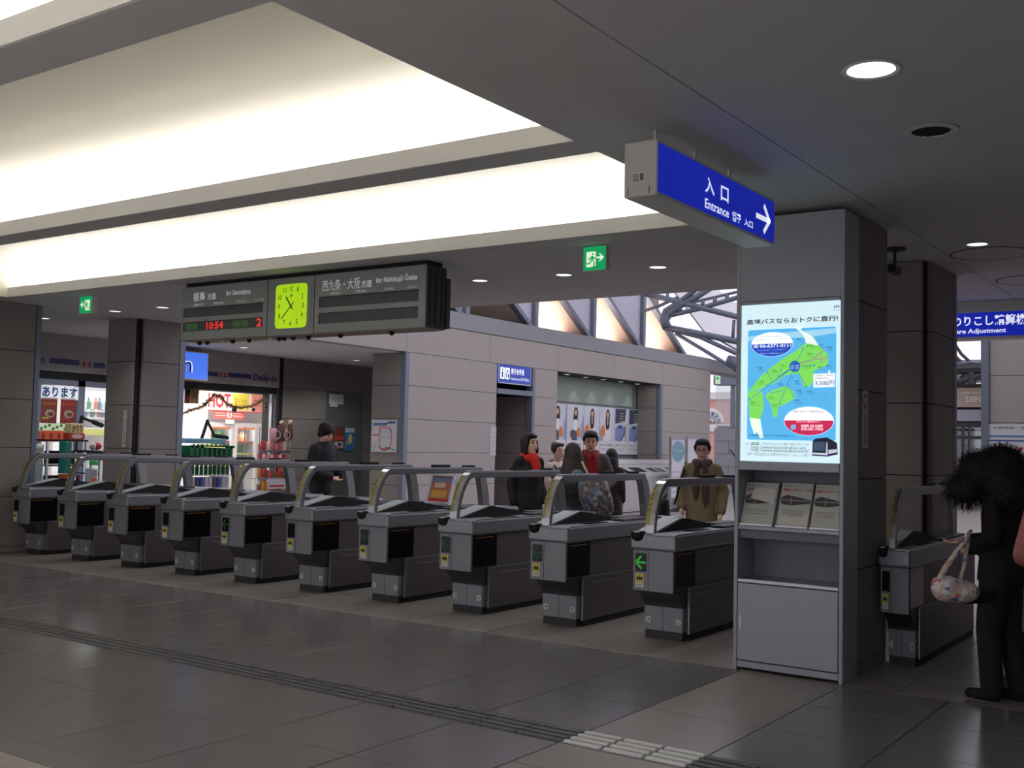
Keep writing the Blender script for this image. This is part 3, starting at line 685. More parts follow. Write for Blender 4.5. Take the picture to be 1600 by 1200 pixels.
# three leaflet holders on the slanted rack, each with a bus leaflet
LEAF = mat('leaflet paper', (206, 208, 200), 0.35)
for k, (tl, tr, bl, brr, lab, cut) in enumerate((((1167, 753), (1214, 753), (1156, 818), (1207, 819), 'clear leaflet holder on the case shelf, its bus leaflet half covered by another sheet', 0),
        ((1220, 754), (1268, 755), (1212, 820), (1262, 822), 'clear leaflet holder on the case shelf, between its two neighbours', 1),
        ((1272, 757), (1314, 758), (1265, 824), (1314, 826), 'clear leaflet holder on the case shelf, with a bus leaflet beside the right edge', 2))):
    B = on('y', KY0+0.03, *bl); T = on('y', KY0+0.165, *tl); Br = on('y', KY0+0.03, *brr)
    wd = min(Br.x-B.x, KX1-0.036-B.x)
    B.z = 1.052; dz = T.z-B.z; dy = 0.135
    t = thing('leaflet_holder', lab, 'leaflet holder', (B.x, B.y, B.z), 0, 'leaflet holders on the display case')
    L = math.hypot(dy, dz)
    MB().hexa([(0, 0, 0), (wd, 0, 0), (wd, 0.004, 0), (0, 0.004, 0), (0.0, dy, dz), (wd, dy, dz), (wd, dy+0.004, dz), (0, dy+0.004, dz)]).build('back_plate', CASE, t)
    MB().box(0, wd, -0.012, 0.006, 0, 0.012).build('lip', STEEL, t)
    fl = Frame((0, -0.003, 0.002), (1, 0, 0), (0, dy, dz))
    lf = sheet('leaflet', LEAF, fl, rect(0.004, 0.01, wd-0.004, L-0.003), 0.001, t)
    q = wd-0.008
    text('西日本ＪＲバス', C(60, 60, 66), fl, 0.02, L*0.9, q*0.6, L*0.945, 0.003, lf)
    text('青春メガドリーム号', C(206, 46, 74), fl, 0.015, L*0.80, q, L*0.87, 0.003, lf, 0.001)
    bus = [(0.01, L*0.56), (0.01, L*0.66), (0.05, L*0.72), (q, L*0.62), (q, L*0.54), (0.1, L*0.49), (0.02, L*0.5)]
    sheet('leaflet_bus', C(84, 82, 80), fl, bus, 0.0032, lf, 0.0006)
    sheet_many('leaflet_bus', C(190, 188, 180), fl, [[(0.02, L*0.59), (q*0.95, L*0.59), (q*0.95, L*0.605), (0.02, L*0.605)], [(0.085, L*0.5), (0.09, L*0.5), (0.09, L*0.67), (0.085, L*0.67)]], 0.004, lf, 0.0005)
    sheet_many('leaflet_writing', C(150, 148, 142), fl, [rect(0.03, L*(0.36-0.05*j), q*0.8, L*(0.375-0.05*j)) for j in range(3)], 0.003, lf, 0.0005)
    if cut == 0: sheet('covering_sheet', C(226, 224, 214), fl, [(0.05, L*0.62), (q*0.98, L*0.5), (q*0.98, L*0.85), (0.07, L*0.86)], 0.005, lf, 0.0006)
    if cut == 1: sheet('leaflet_pale_area', C(222, 220, 208), fl, [(0.02, L*0.3), (0.02, L*0.07), (q, L*0.06), (q, L*0.38), (q*0.8, L*0.25), (q*0.5, L*0.2)], 0.0022, lf, 0.0005)  # paler area over the leaflet's lower part
    for u in (0.03, wd-0.03): MB().ball((u, -0.006, 0.018), 0.005, 1).build('holder_screw', STEEL, t)

# ================================================================== HANGING SIGNS
def blue(e=0.55): return mat('lit blue sign', (20, 40, 186), 0.35, 0, 0.18, 2.5, 0, e)
BLUE = blue(0.55); SIGNW = mat('lit white lettering', (235, 240, 250), 0.4, 0, 0.02, 4, 0, 0.8)
sx0, sx1, sy0, sy1, sz0, sz1 = -2.785, -2.59, 4.975, 6.61, 2.915, 3.21
t = thing('entrance_sign', 'long blue lit entrance sign hanging under the ceiling with a white arrow', 'sign', (sx0, sy0, sz0))
MB().box(0, sx1-sx0, 0, sy1-sy0, 0, sz1-sz0).bevel(0.006, 1).build('sign_box', SIGNBOX, t)
for k in range(3):
    yk = 0.3+k*0.5; MB().box(0.012, 0.03, yk, yk+0.02, sz1-sz0, HC-sz0-0.002).build('ceiling_stem', CEIL, t)
pn = MB().box(sx1-sx0, sx1-sx0+0.004, 0.012, sy1-sy0-0.012, 0.018, sz1-sz0-0.018).build('blue_panel', BLUE, t)
FE = Frame((sx1-sx0+0.005, 0, 0), (0, 1, 0), (0, 0, 1))
def ez(x, y):
    p = on('x', sx1+0.005, 960+x/5.3333, 180+y/5.3333); return p.y-sy0, p.z-sz0
def etext(s, p, q, bold=0.0):
    a, b = ez(*p), ez(*q); text(s, SIGNW, FE, a[0], min(a[1], b[1]), b[0], max(a[1], b[1]), 0.001, pn, bold)
def espan(s, xl, xr, ztop, zbot, bold=0.0):
    text(s, SIGNW, FE, ez(xl, 600)[0], zbot, ez(xr, 700)[0], ztop, 0.001, pn, bold)
z1t, z1b = ez(765, 505)[1], ez(760, 642)[1]
espan('入', 757, 832, z1t, z1b, 0.004); espan('口', 888, 950, z1t-0.01, z1b-0.002, 0.004)
z2t, z2b = ez(760, 690)[1], ez(760, 772)[1]
espan('Entrance', 757, 955, z2t, z2b, 0.002); espan('입구', 985, 1056, z2t, z2b-0.004, 0.002); espan('入口', 1085, 1154, z2t-0.01, z2b, 0.002)
A = [ez(1182, 832), ez(1275, 880)]; tip = ez(1296, 888)
sheet_many('arrow', SIGNW, FE, [line(A[0], (tip[0]-0.03, A[0][1]), 0.032), line((tip[0], A[0][1]-0.008), (tip[0]-0.10, A[0][1]+0.085), 0.03), line((tip[0], A[0][1]+0.008), (tip[0]-0.10, A[0][1]-0.085), 0.03)], 0.001, pn)
FN = Frame((0, -0.001, 0), (1, 0, 0), (0, 0, 1))
lb = sheet('maker_label', STICKW, FN, rect(0.05, 0.075, 0.125, 0.13), 0.001, t)
sheet_many('label_writing', C(110, 110, 110), FN, [rect(0.055, 0.082+0.011*k, 0.09, 0.087+0.011*k) for k in range(4)]+[rect(0.097, 0.085, 0.118, 0.122)], 0.0025, lb)
MB().box(0.025, 0.028, -0.002, 0, 0.012, 0.05).box(0.15, 0.153, -0.002, 0, 0.012, 0.05).build('end_seam', JOINT, t)

# fare adjustment sign, hanging below the ceiling edge further in
p0, p1 = on('y', 13.1, 1497, 490), on('y', 13.1, 1497, 527)
zf1, zf0 = p0.z, p1.z
t = thing('fare_adjustment_sign', 'blue lit fare adjustment sign beyond the dark column', 'sign', (p0.x-1.0, 13.1, zf0))
MB().box(0, 2.6, 0, 0.2, -0.03, zf1-zf0+0.03).build('sign_box', SIGNBOX, t)
MB().box(0.02, 2.58, 0.03, 0.17, zf1-zf0+0.03, HC-zf0-0.001).build('ceiling_mount', SIGNBOX, t)
pn = MB().box(0.02, 2.58, -0.004, 0, 0, zf1-zf0).build('blue_panel', BLUE, t)
FF = Frame((0, -0.006, 0), (1, 0, 0), (0, 0, 1))
def ff(x, y):
    p = on('y', 13.094, x, y); return p.x-(p0.x-1.0), p.z-zf0
h = zf1-zf0
text('のりこし精算機', SIGNW, FF, ff(1488, 505)[0], h*0.44, ff(1605, 505)[0], h*0.88, 0, pn, 0.006)
text('Fare Adjustment', SIGNW, FF, ff(1491, 520)[0]-0.02, h*0.08, ff(1572, 520)[0], h*0.33, 0, pn, 0.003)

# green running-man exit signs
GREEN = mat('lit green exit sign', (14, 156, 92), 0.4, 0, 0.06, 3, 0, 0.75); CREAM = mat('lit cream pictogram', (226, 240, 208), 0.4, 0, 0.02, 3, 0, 0.85)
def exit_sign(px0, py0, px1, py1, Y, left, lab):
    a, b = on('y', Y, px0, py1), on('y', Y, px1, py0)
    wd, h = b.x-a.x, b.z-a.z
    t = thing('exit_sign', lab, 'exit sign', (a.x, Y, a.z))
    MB().box(0, wd, 0.002, 0.07, 0, h).build('sign_box', SIGNBOX, t)
    MB().box(wd*0.3, wd*0.7, 0.02, 0.05, h, max(h+0.002, HC-a.z-0.001)).build('ceiling_mount', SIGNBOX, t)
    pn = MB().box(0.002, wd-0.002, -0.002, 0.002, 0.002, h-0.002).build('green_panel', GREEN, t)
    f = Frame((0 if not left else wd, -0.003, 0), (1, 0, 0), (0, 0, 1)); k = -1 if left else 1
    def S(pts): return [(k*x*wd, y*h) for x, y in pts][::k]
    sheet('door_shape', CREAM, f, S([(0.15, 0.26), (0.15, 0.78), (0.56, 0.78), (0.56, 0.2), (0.42, 0.15), (0.15, 0.15)]), 0.0005, pn)
    G = [S([(0.36, 0.60), (0.46, 0.60), (0.47, 0.42), (0.36, 0.42)]), S([(0.37, 0.58), (0.40, 0.54), (0.25, 0.44), (0.22, 0.48)]), S([(0.46, 0.58), (0.58, 0.50), (0.57, 0.45), (0.44, 0.52)]),
         S([(0.36, 0.45), (0.42, 0.42), (0.30, 0.27), (0.12, 0.27), (0.12, 0.31), (0.27, 0.32)]), S([(0.42, 0.45), (0.47, 0.42), (0.54, 0.28), (0.48, 0.15), (0.44, 0.16), (0.48, 0.28)])]
    sheet_many('running_man', GREEN, f, G, 0.002, pn)
    sheet('running_head', GREEN, f, [(k*(0.43+0.04*math.cos(q*PI/5))*wd, (0.67+0.042*math.sin(q*PI/5))*h) for q in range(10)][::k], 0.002, pn)
    sheet_many('exit_arrow', CREAM, f, [S([(0.60, 0.56), (0.60, 0.48), (0.84, 0.48), (0.84, 0.56)]), S([(0.92, 0.52), (0.76, 0.68), (0.69, 0.68), (0.84, 0.52), (0.69, 0.36), (0.76, 0.36)])], 0.001, pn)
exit_sign(911, 383, 947, 424, 8.1, False, 'square green exit sign with arrow to the right, above the gates')
exit_sign(124, 462, 144, 490, 8.1, True, 'small green exit sign with arrow to the left, near the stone wall')
f_e = on('y', 37.98, 1119, 600); f_e2 = on('y', 37.98, 1127, 582)
t = thing('exit_sign', 'tiny pale exit sign with green arrow on the far lintel', 'exit sign', (f_e.x, 37.9, f_e.z))
fw, fh = f_e2.x-f_e.x, f_e2.z-f_e.z
MB().box(0, fw, 0, 0.09, 0, fh).build('sign_box', CREAM, t)
fx = Frame((0, -0.004, 0), (1, 0, 0), (0, 0, 1))
sheet_many('exit_arrow', GREEN, fx, [rect(fw*0.35, fh*0.42, fw*0.85, fh*0.55), [(fw*0.1, fh*0.48), (fw*0.5, fh*0.75), (fw*0.5, fh*0.22)]], 0, t)

# ================================================================== DEPARTURE BOARD WITH CLOCK
BY = 7.98
q = lambda x, y: on('y', BY, x, y)
bx0, bx1 = q(283, 480).x, q(665, 460).x; bz0, bz1 = 2.70, 3.315
t = thing('departure_board', 'wide grey train departure board with a yellow-green clock, hanging over the gates', 'departure board', (bx0, BY, bz0))
FBW, FBH = bx1-bx0, bz1-bz0
MB().box(0, FBW, 0, 0.30, 0, FBH).bevel(0.008, 1).build('board_body', BOARD, t)
MB().box(0.02, FBW+0.02, 0.30, 0.36, 0.02, FBH-0.1).build('board_back', GATE_D, t)
MB().box(FBW, FBW+0.012, 0.01, 0.30, 0.005, FBH-0.005).build('end_plate', GATE_D, t)
MB().box(0.05, FBW-0.02, 0.03, 0.27, FBH, HC-bz0-0.001).build('ceiling_mount', BLACK, t)
FB = Frame((0, -0.001, 0), (1, 0, 0), (0, 0, 1))
def bq(x, y):   # photo point -> board coordinates; the board's edges rise slightly in the photo
    p = q(x, y); return p.x-bx0, p.z-bz0
def brow(x0, x1): return bq(x0, 480)[0], bq(x1, 480)[0]
def slot(x0, x1, v0, v1):
    a, b = brow(x0, x1)
    o = MB().box(a, b, -0.003, 0.0, v0*FBH, v1*FBH).build('display_slot', BOARD_D, t)
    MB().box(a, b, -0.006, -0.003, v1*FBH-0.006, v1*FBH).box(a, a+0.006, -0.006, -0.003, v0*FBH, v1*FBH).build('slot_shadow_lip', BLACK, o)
    return o
s1 = slot(288, 411, 0.43, 0.60); s2 = slot(288, 411, 0.17, 0.34)
s3 = slot(499, 653, 0.43, 0.61); s4 = slot(499, 653, 0.16, 0.34)
for x in (418, 491): MB().box(bq(x, 480)[0]-0.004, bq(x, 480)[0]+0.004, -0.002, 0, 0.01, FBH-0.01).build('board_seam', JOINT, t)
GREYW = mat('pale board lettering', (216, 220, 218), 0.5, 0, 0.02, 4, 0, 0.28)  # unlit lettering given a faint glow so it stands out
RED = mat('red led', (226, 48, 36), 0.5, 0, 0.02, 4, 0, 0.8); GLED = mat('green board led', (70, 150, 60), 0.5, 0, 0.1, 60, 0, 0.25)
def btext(s, x0, x1, v0, v1, m, bold=0.0, par=t, d=0.0025):
    a, b = brow(x0, x1); text(s, m, FB, a, v0*FBH, b, v1*FBH, d, par, bold)
btext('桜島', 302, 320, 0.72, 0.89, GREYW, 0.004); btext('方面', 324, 337, 0.73, 0.85, GREYW, 0.002); btext('for Sakurajima', 353, 391, 0.75, 0.87, GREYW, 0.002)
btext('西九条・大阪', 503, 562, 0.70, 0.89, GREYW, 0.0); btext('方面', 564, 580, 0.71, 0.83, GREYW, 0.002); btext('for Nishikujō Ōsaka', 587, 651, 0.74, 0.88, GREYW, 0.002)
for x, s in ((303, '種別'), (334, '時刻'), (369, '行先'), (398, 'のりば'), (516, '種別'), (556, '時刻'), (600, '行先'), (636, 'のりば')):
    btext(s, x, x+15, 0.635, 0.675, GREYW)
btext('普通', 293, 310, 0.19, 0.32, GLED, 0, s2, 0.004); btext('10:54', 324, 350, 0.185, 0.325, RED, 0.006, s2, 0.004)
btext('桜島', 365, 390, 0.19, 0.32, GLED, 0, s2, 0.004); btext('2', 402, 410, 0.185, 0.33, RED, 0.006, s2, 0.004)
a, b = brow(431, 480)
CLK = mat('lit clock face', (178, 226, 22), 0.4, 0, 0.05, 2, 0, 0.62)
ck = sheet('clock_face', CLK, FB, rrect(a, 0.12*FBH, b, 0.88*FBH, 0.05), 0.006, t, 0.006)
MB().box(bq(424, 480)[0], bq(486, 480)[0], -0.004, 0, 0.08*FBH, 0.93*FBH).build('clock_panel', BOARD, t)
cx, cz = (a+b)/2, 0.5*FBH; rx, rz = (b-a)*0.40, 0.76*FBH*0.41
INK = C(24, 34, 16)
for n in range(1, 13):
    an = PI/2-n*PI/6; m_ = max(abs(math.cos(an)), abs(math.sin(an)))**0.55
    x, z = cx+rx*math.cos(an)/m_*0.95, cz+rz*math.sin(an)/m_*0.95; w_ = 0.026 if n < 10 else 0.044
    w_ = 0.014 if n == 1 else w_; text(str(n), INK, FB, x-w_/2, z-0.027, x+w_/2, z+0.027, 0.0075, ck, 0.002)
def hand(n, ang, L, wd, tail): 
    d = Vector((math.sin(ang), math.cos(ang))); sheet(n, INK, FB, line(Vector((cx, cz))-d*tail, Vector((cx, cz))+d*L, wd), 0.010, ck)
hand('hour_hand', math.radians(323), 0.125, 0.016, 0.04); hand('minute_hand', math.radians(226), 0.19, 0.011, 0.06)
text('JR', C(40, 110, 130), FB, cx-0.025, cz+0.085, cx+0.03, cz+0.125, 0.0075, ck, 0.002)
for x, m in ((300, BLACK), (312, BLACK), (338, STICKW), (352, BLACK), (375, STICKW), (377, BLACK), (412, STICKW), (424, BLACK), (432, BLACK), (446, BLACK), (470, BLACK), (520, BLACK), (600, BLACK)):
    MB().lathe([(0, 0), (0.025, 0), (0.03, -0.02), (0.018, -0.04), (0, -0.045)], (bq(x, 500)[0], 0.12, 0), 10).build('under_knob', m, t)  # small unlit knobs along the board's underside
MB().box(0.05, FBW-0.05, 0.02, 0.28, -0.006, 0.0).build('bottom_plate', C(150, 128, 110), t)
sl = MB()
for k in range(3): sl.box(FBW+0.012, FBW+0.016, 0.05+k*0.09, 0.055+k*0.09, 0.04, FBH-0.05)
sl.build('end_ribs', BLACK, t)

# ================================================================== CEILING FITTINGS
LAMP = mat('lit lamp glass', (232, 238, 235), 0.4, 0, 0, 1, 0, 2.2); LAMPB = mat('bright lamp glass', (240, 244, 255), 0.4, 0, 0, 1, 0, 9.0)
def downlight(px, py, r, lab, m=LAMP, z=HC):
    p = on('z', z, px, py)
    t = thing('ceiling_light', lab, 'ceiling light', (p.x, p.y, z), 0, 'round ceiling lights')
    MB().lathe([(r*0.93, 0.0), (r*1.12, -0.001), (r*1.15, -0.006), (r*1.1, -0.010), (r*0.93, -0.006)], n=28).build('trim_ring', SIGNBOX, t)
    MB().lathe([(0, -0.004), (r*0.95, -0.003)], n=28).build('lamp_glass', m, t)
    return p
pl = downlight(1361, 108, 0.115, 'large bright round ceiling light beside the entrance sign', LAMPB)
downlight(1527, 381, 0.085, 'round ceiling light above the dark column and hatch')
downlight(1028, 417, 0.085, 'round ceiling light to the right of the square green exit sign')
downlight(881, 429, 0.085, 'round ceiling light just left of the square green exit sign')
downlight(750, 438, 0.085, 'round ceiling light to the right of the departure board')
downlight(254, 480, 0.085, 'round ceiling light just left of the departure board, above the column')
downlight(180, 486, 0.085, 'round ceiling light to the right of the small exit sign')
downlight(69, 497, 0.085, 'round ceiling light at the corner of the left stone wall')
downlight(303, 534, 0.085, 'round recess ceiling light above the blue shop sign'); downlight(381, 543, 0.085, 'round recess ceiling light above the shop name'); downlight(557, 563, 0.085, 'round recess ceiling light in front of the service door')
sp = bpy.data.lights.new('lamp_glow', 'SPOT'); sp.energy = 30; sp.spot_size = 2.4; sp.spot_blend = 0.8; sp.shadow_soft_size = 0.1; sp.color = (0.9, 0.95, 1)
so = bpy.data.objects.new('lamp_glow', sp); COL.objects.link(so); so.location = (pl.x, pl.y, HC-0.03)
p = on('z', HC, 1455, 203)
t = thing('ceiling_speaker', 'round dark speaker grille in the ceiling near the large light', 'speaker', (p.x, p.y, HC))
MB().lathe([(0.10, 0), (0.135, -0.002), (0.14, -0.008), (0.105, -0.012), (0.10, -0.004)], n=28).build('speaker_ring', SIGNBOX, t)
MB().lathe([(0, -0.006), (0.10, -0.004)], n=24).build('speaker_grille', GATE_D, t)
gr = MB()
for k in range(-4, 5):
    L = math.sqrt(max(0.0, 0.098**2-(k*0.021)**2)); gr.box(-L, L, k*0.021-0.003, k*0.021+0.003, -0.010, -0.006)
gr.build('grille_bars', BLACK, t)
for (px, py, r, lab) in ((1548, 396, 0.33, 'large round access cover in the ceiling beside a small light'), (1612, 437, 0.33, 'large round access cover in the ceiling, cut by the picture edge')):
    p = on('z', HC, px, py)
    t = thing('ceiling_access_cover', lab, 'access cover', (p.x, p.y, HC))
    MB().lathe([(r-0.012, 0), (r, 0), (r, -0.004), (r-0.012, -0.004)], n=40).build('cover_ring', JOINT, t)
    MB().lathe([(0, -0.003), (r-0.012, -0.003)], n=40).build('cover_plate', CEIL, t)
p = on('z', HC, 1398, 388)
t = thing('security_camera', 'small dark security camera on a ceiling stem between the columns', 'camera', (p.x, p.y, HC))
MB().lathe([(0, 0), (0.09, 0), (0.09, -0.02), (0.0, -0.025)], n=16).build('mount_plate', GATE_D, t)
MB().tube([(0, 0, -0.02), (0, 0, -0.16)], 0.014).build('stem', GATE_D, t)
MB().box(-0.035, 0.035, -0.1, 0.09, -0.22, -0.15).bevel(0.008, 1).build('camera_body', GATE_D, t)
MB().lathe([(0, 0), (0.022, 0), (0.022, 0.02), (0, 0.02)], (0, -0.11, -0.19), 12).build('lens', BLACKG, t)

# ================================================================== WALL SIGNS, MAPS AND POSTERS
def xface(X, x0, y0, x1, y1, th, off=0.0):
    """box of a sheet on a +x facing wall, from the photo rectangle; returns corner, width (along y), height"""
    a, b = on('x', X+off, x0, y1), on('x', X+off, x1, y0)
    return Vector((X+off, a.y, a.z)), b.y-a.y, b.z-a.z
def xthing(name, lab, cat, X, x0, y0, x1, y1, th, m, face, off=0.0, group=None):
    o, wd, h = xface(X, x0, y0, x1, y1, th, off)
    t = thing(name, lab, cat, o, 0, group)
    MB().box(-th, 0, 0, wd, 0, h).build(face, m, t)
    return t, Frame((0.001, 0, 0), (0, 1, 0), (0, 0, 1)), wd, h
# toilet sign
t, f, wd, h = xthing('toilet_sign', 'small blue lit toilet sign over the passage in the hall wall', 'sign', WX, 778, 572.5, 830, 598, 0.06, mat('lit toilet sign', (44, 66, 160), 0.4, 0, 0.05, 3, 0, 0.45), 'blue_panel', -0.02)
sheet_many('frame_edge', SIGNBOX, f, [rect(0, 0, wd, 0.02), rect(0, h-0.02, wd, h), rect(0, 0, 0.02, h), rect(wd-0.02, 0, wd, h)], 0.004, t)
sheet_many('pictogram_tile', SIGNW, f, [rrect(0.06*wd, 0.22*h, 0.19*wd, 0.78*h, 0.02), rrect(0.21*wd, 0.22*h, 0.34*wd, 0.78*h, 0.02)], 0.001, t)
sheet_many('pictogram', C(40, 60, 150), f, [oval(0.125*wd, 0.66*h, 0.02*wd, 0.05*h, 10), rect(0.105*wd, 0.3*h, 0.145*wd, 0.58*h), oval(0.275*wd, 0.62*h, 0.025*wd, 0.06*h, 10), rect(0.235*wd, 0.28*h, 0.255*wd, 0.55*h), rect(0.285*wd, 0.28*h, 0.32*wd, 0.5*h)], 0.003, t)
text('男子お手洗', SIGNW, f, 0.38*wd, 0.48*h, 0.78*wd, 0.78*h, 0.002, t, 0.006); text("Gentlemen's 남자 화장실", SIGNW, f, 0.38*wd, 0.2*h, 0.93*wd, 0.36*h, 0.002, t)
# notices
t, f, wd, h = xthing('wall_notice', 'pale blank notice panel at the left edge of the toilet passage', 'notice', WX, 765, 667, 775.5, 712, 0.012, C(190, 186, 190), 'panel', 0.012)
sheet_many('notice_lines', C(160, 158, 164), f, [rect(0.03, h*(0.15+0.16*k), wd-0.03, h*(0.165+0.16*k)) for k in range(5)], 0.002, t)
t, f, wd, h = xthing('door_notice', 'white paper notices taped at the top of the service door', 'notice', SX, 514, 617, 537, 631, 0.004, C(214, 214, 206), 'paper', 0.006)
sheet('paper', C(222, 222, 216), f, rect(0.02, -0.06, wd*0.6, h*0.4), 0.003, t)
sheet_many('notice_lines', C(150, 150, 150), f, [rect(0.06, h*(0.3+0.2*k), wd*0.85, h*(0.34+0.2*k)) for k in range(3)], 0.004, t)
def minipost(lab, x0, y0, x1, y1, cols):
    t, f, wd, h = xthing('wall_poster', lab, 'poster', SX, x0, y0, x1, y1, 0.01, C(*cols[0]), 'sheet', 0.012)
    return t, f, wd, h
t, f, wd, h = minipost('red and brown poster on the service door, beside the blue one', 521, 668, 538, 702, [(120, 66, 50)])
sheet('poster_band', C(206, 74, 48), f, rect(0, h*0.42, wd, h*0.60), 0.001, t); sheet('poster_band', C(206, 202, 196), f, rect(0.03, h*0.06, wd-0.03, h*0.34), 0.001, t)
sheet_many('poster_print', C(188, 46, 44), f, [rect(0.05, h*0.09, wd-0.08, h*0.13), rect(0.04, h*0.66, wd*0.5, h*0.7)], 0.003, t); sheet('poster_print', C(60, 60, 90), f, rect(wd*0.4, h*0.16, wd*0.75, h*0.30), 0.003, t)
t, f, wd, h = minipost('blue poster with yellow centre on the service door', 538.6, 669, 554, 704, [(60, 130, 180)])
sheet('poster_band', C(190, 214, 226), f, rect(0, h*0.80, wd, h), 0.001, t); sheet('poster_figure', C(222, 206, 140), f, oval(wd*0.55, h*0.52, wd*0.22, h*0.2, 16), 0.002, t)
sheet('poster_figure', C(150, 190, 80), f, oval(wd*0.3, h*0.32, wd*0.2, h*0.08, 14), 0.002, t); sheet('poster_band', C(60, 110, 200), f, rect(wd*0.1, h*0.04, wd*0.9, h*0.2), 0.001, t)
# vertical notices on the stone columns
def column_notice(lab, fr, wd, h, par):
    t = par
    sheet('notice_strip', C(206, 204, 200), fr, rect(0, 0, wd, h), 0.004, t, 0.004)
    sheet('red_disc', C(190, 50, 50), fr, oval(wd/2, h-wd*0.6, wd*0.42, wd*0.42, 16), 0.005, t); sheet('pale_disc', C(206, 204, 200), fr, oval(wd/2, h-wd*0.6, wd*0.28, wd*0.28, 16), 0.006, t)
    for i, s in enumerate('終日全面禁煙'): text(s, C(60, 60, 66), fr, wd*0.2, h-wd*1.3-(i+1)*(h-wd*1.5)/6.2, wd*0.8, h-wd*1.3-(i+0.2)*(h-wd*1.5)/6.2, 0.0055, t)
a, b = on('y', 10.0, 191, 698), on('y', 10.0, 198.5, 641)
t = thing('column_notice', 'narrow upright notice on the stone column left of the shop entrance', 'notice', (a.x, 9.999, a.z))
column_notice('', Frame((0, 0, 0), (1, 0, 0), (0, 0, 1)), b.x-a.x, b.z-a.z, t)
a, b = on('x', -2.45, 1346.5, 700), on('x', -2.45, 1355.5, 611)
t = thing('column_notice', 'narrow upright notice on the dark column behind the display case', 'notice', (-2.449, a.y, a.z))
column_notice('', Frame((0, 0, 0), (0, 1, 0), (0, 0, 1)), b.y-a.y, b.z-a.z, t)
# railway network maps
def rail_map(lab, loc, wd, h):
    t = thing('route_map', lab, 'map', loc)
    MB().box(0, wd, -0.02, 0, 0, h).bevel(0.004, 1).build('map_board', C(206, 208, 212), t)
    f = Frame((0, -0.0215, 0), (1, 0, 0), (0, 0, 1)); S = lambda pts: [(x*wd, y*h) for x, y in pts]
    def path(pts, wdt): return [line((pts[i][0]*wd, pts[i][1]*h), (pts[i+1][0]*wd, pts[i+1][1]*h), wdt) for i in range(len(pts)-1)]
    text('ＪＲ路線図・きっぷ運賃表', C(90, 96, 120), f, 0.05*wd, 0.955*h, 0.8*wd, 0.98*h, 0.001, t)
    sheet_many('blue_line', C(70, 120, 190), f, path([(0.06, 0.88), (0.62, 0.88), (0.72, 0.935), (0.96, 0.935)], 0.022), 0.001, t)
    sheet_many('blue_line', C(60, 90, 150), f, path([(0.06, 0.835), (0.55, 0.835), (0.66, 0.90), (0.96, 0.905)], 0.018), 0.002, t)
    loop = [(0.36, 0.76), (0.68, 0.76), (0.78, 0.70), (0.80, 0.60), (0.79, 0.2), (0.72, 0.1), (0.42, 0.1), (0.33, 0.18), (0.32, 0.6), (0.34, 0.7), (0.36, 0.76)]
    sheet_many('loop_line', C(214, 60, 80), f, path(loop, 0.026), 0.003, t)
    sheet_many('branch_line', C(214, 60, 80), f, path([(0.05, 0.52), (0.32, 0.53)], 0.022), 0.003, t)
    sheet_many('green_line', C(60, 140, 80), f, path([(0.56, 0.14), (0.70, 0.14), (0.95, 0.08)], 0.02)+path([(0.44, 0.06), (0.62, 0.06)], 0.012), 0.004, t)
    sheet_many('thin_line', C(150, 160, 160), f, path([(0.34, 0.62), (0.6, 0.62), (0.8, 0.58)], 0.006)+path([(0.34, 0.45), (0.55, 0.47), (0.78, 0.42)], 0.006), 0.003, t)
    b = [oval(0.33*wd, (0.22+0.075*k)*h, 0.012, 0.012, 8) for k in range(7)]+[oval(0.79*wd, (0.22+0.075*k)*h, 0.012, 0.012, 8) for k in range(6)]+[oval((0.4+0.07*k)*wd, 0.76*h, 0.012, 0.012, 8) for k in range(5)]
    sheet_many('station_dots', C(240, 236, 236), f, b, 0.006, t)
    sheet_many('map_writing', C(120, 120, 124), f, [rect((0.06+0.09*(k % 2))*wd, (0.08+0.05*(k//2))*h, (0.12+0.09*(k % 2))*wd, (0.095+0.05*(k//2))*h) for k in range(8)], 0.002, t)
a, b = on('y', 16.165, 580.5, 706), on('y', 16.165, 621, 656)
rail_map('railway network map with a red loop on the recess wall, beside the steel corner', (a.x, 16.165, a.z), b.x-a.x, b.z-a.z)
a = on('y', 16.19, 1538, 663)
rail_map('large railway network map on the right wall under the fare sign, behind dark hair', (a.x, 16.19, a.z-1.35), 1.1, 1.35)

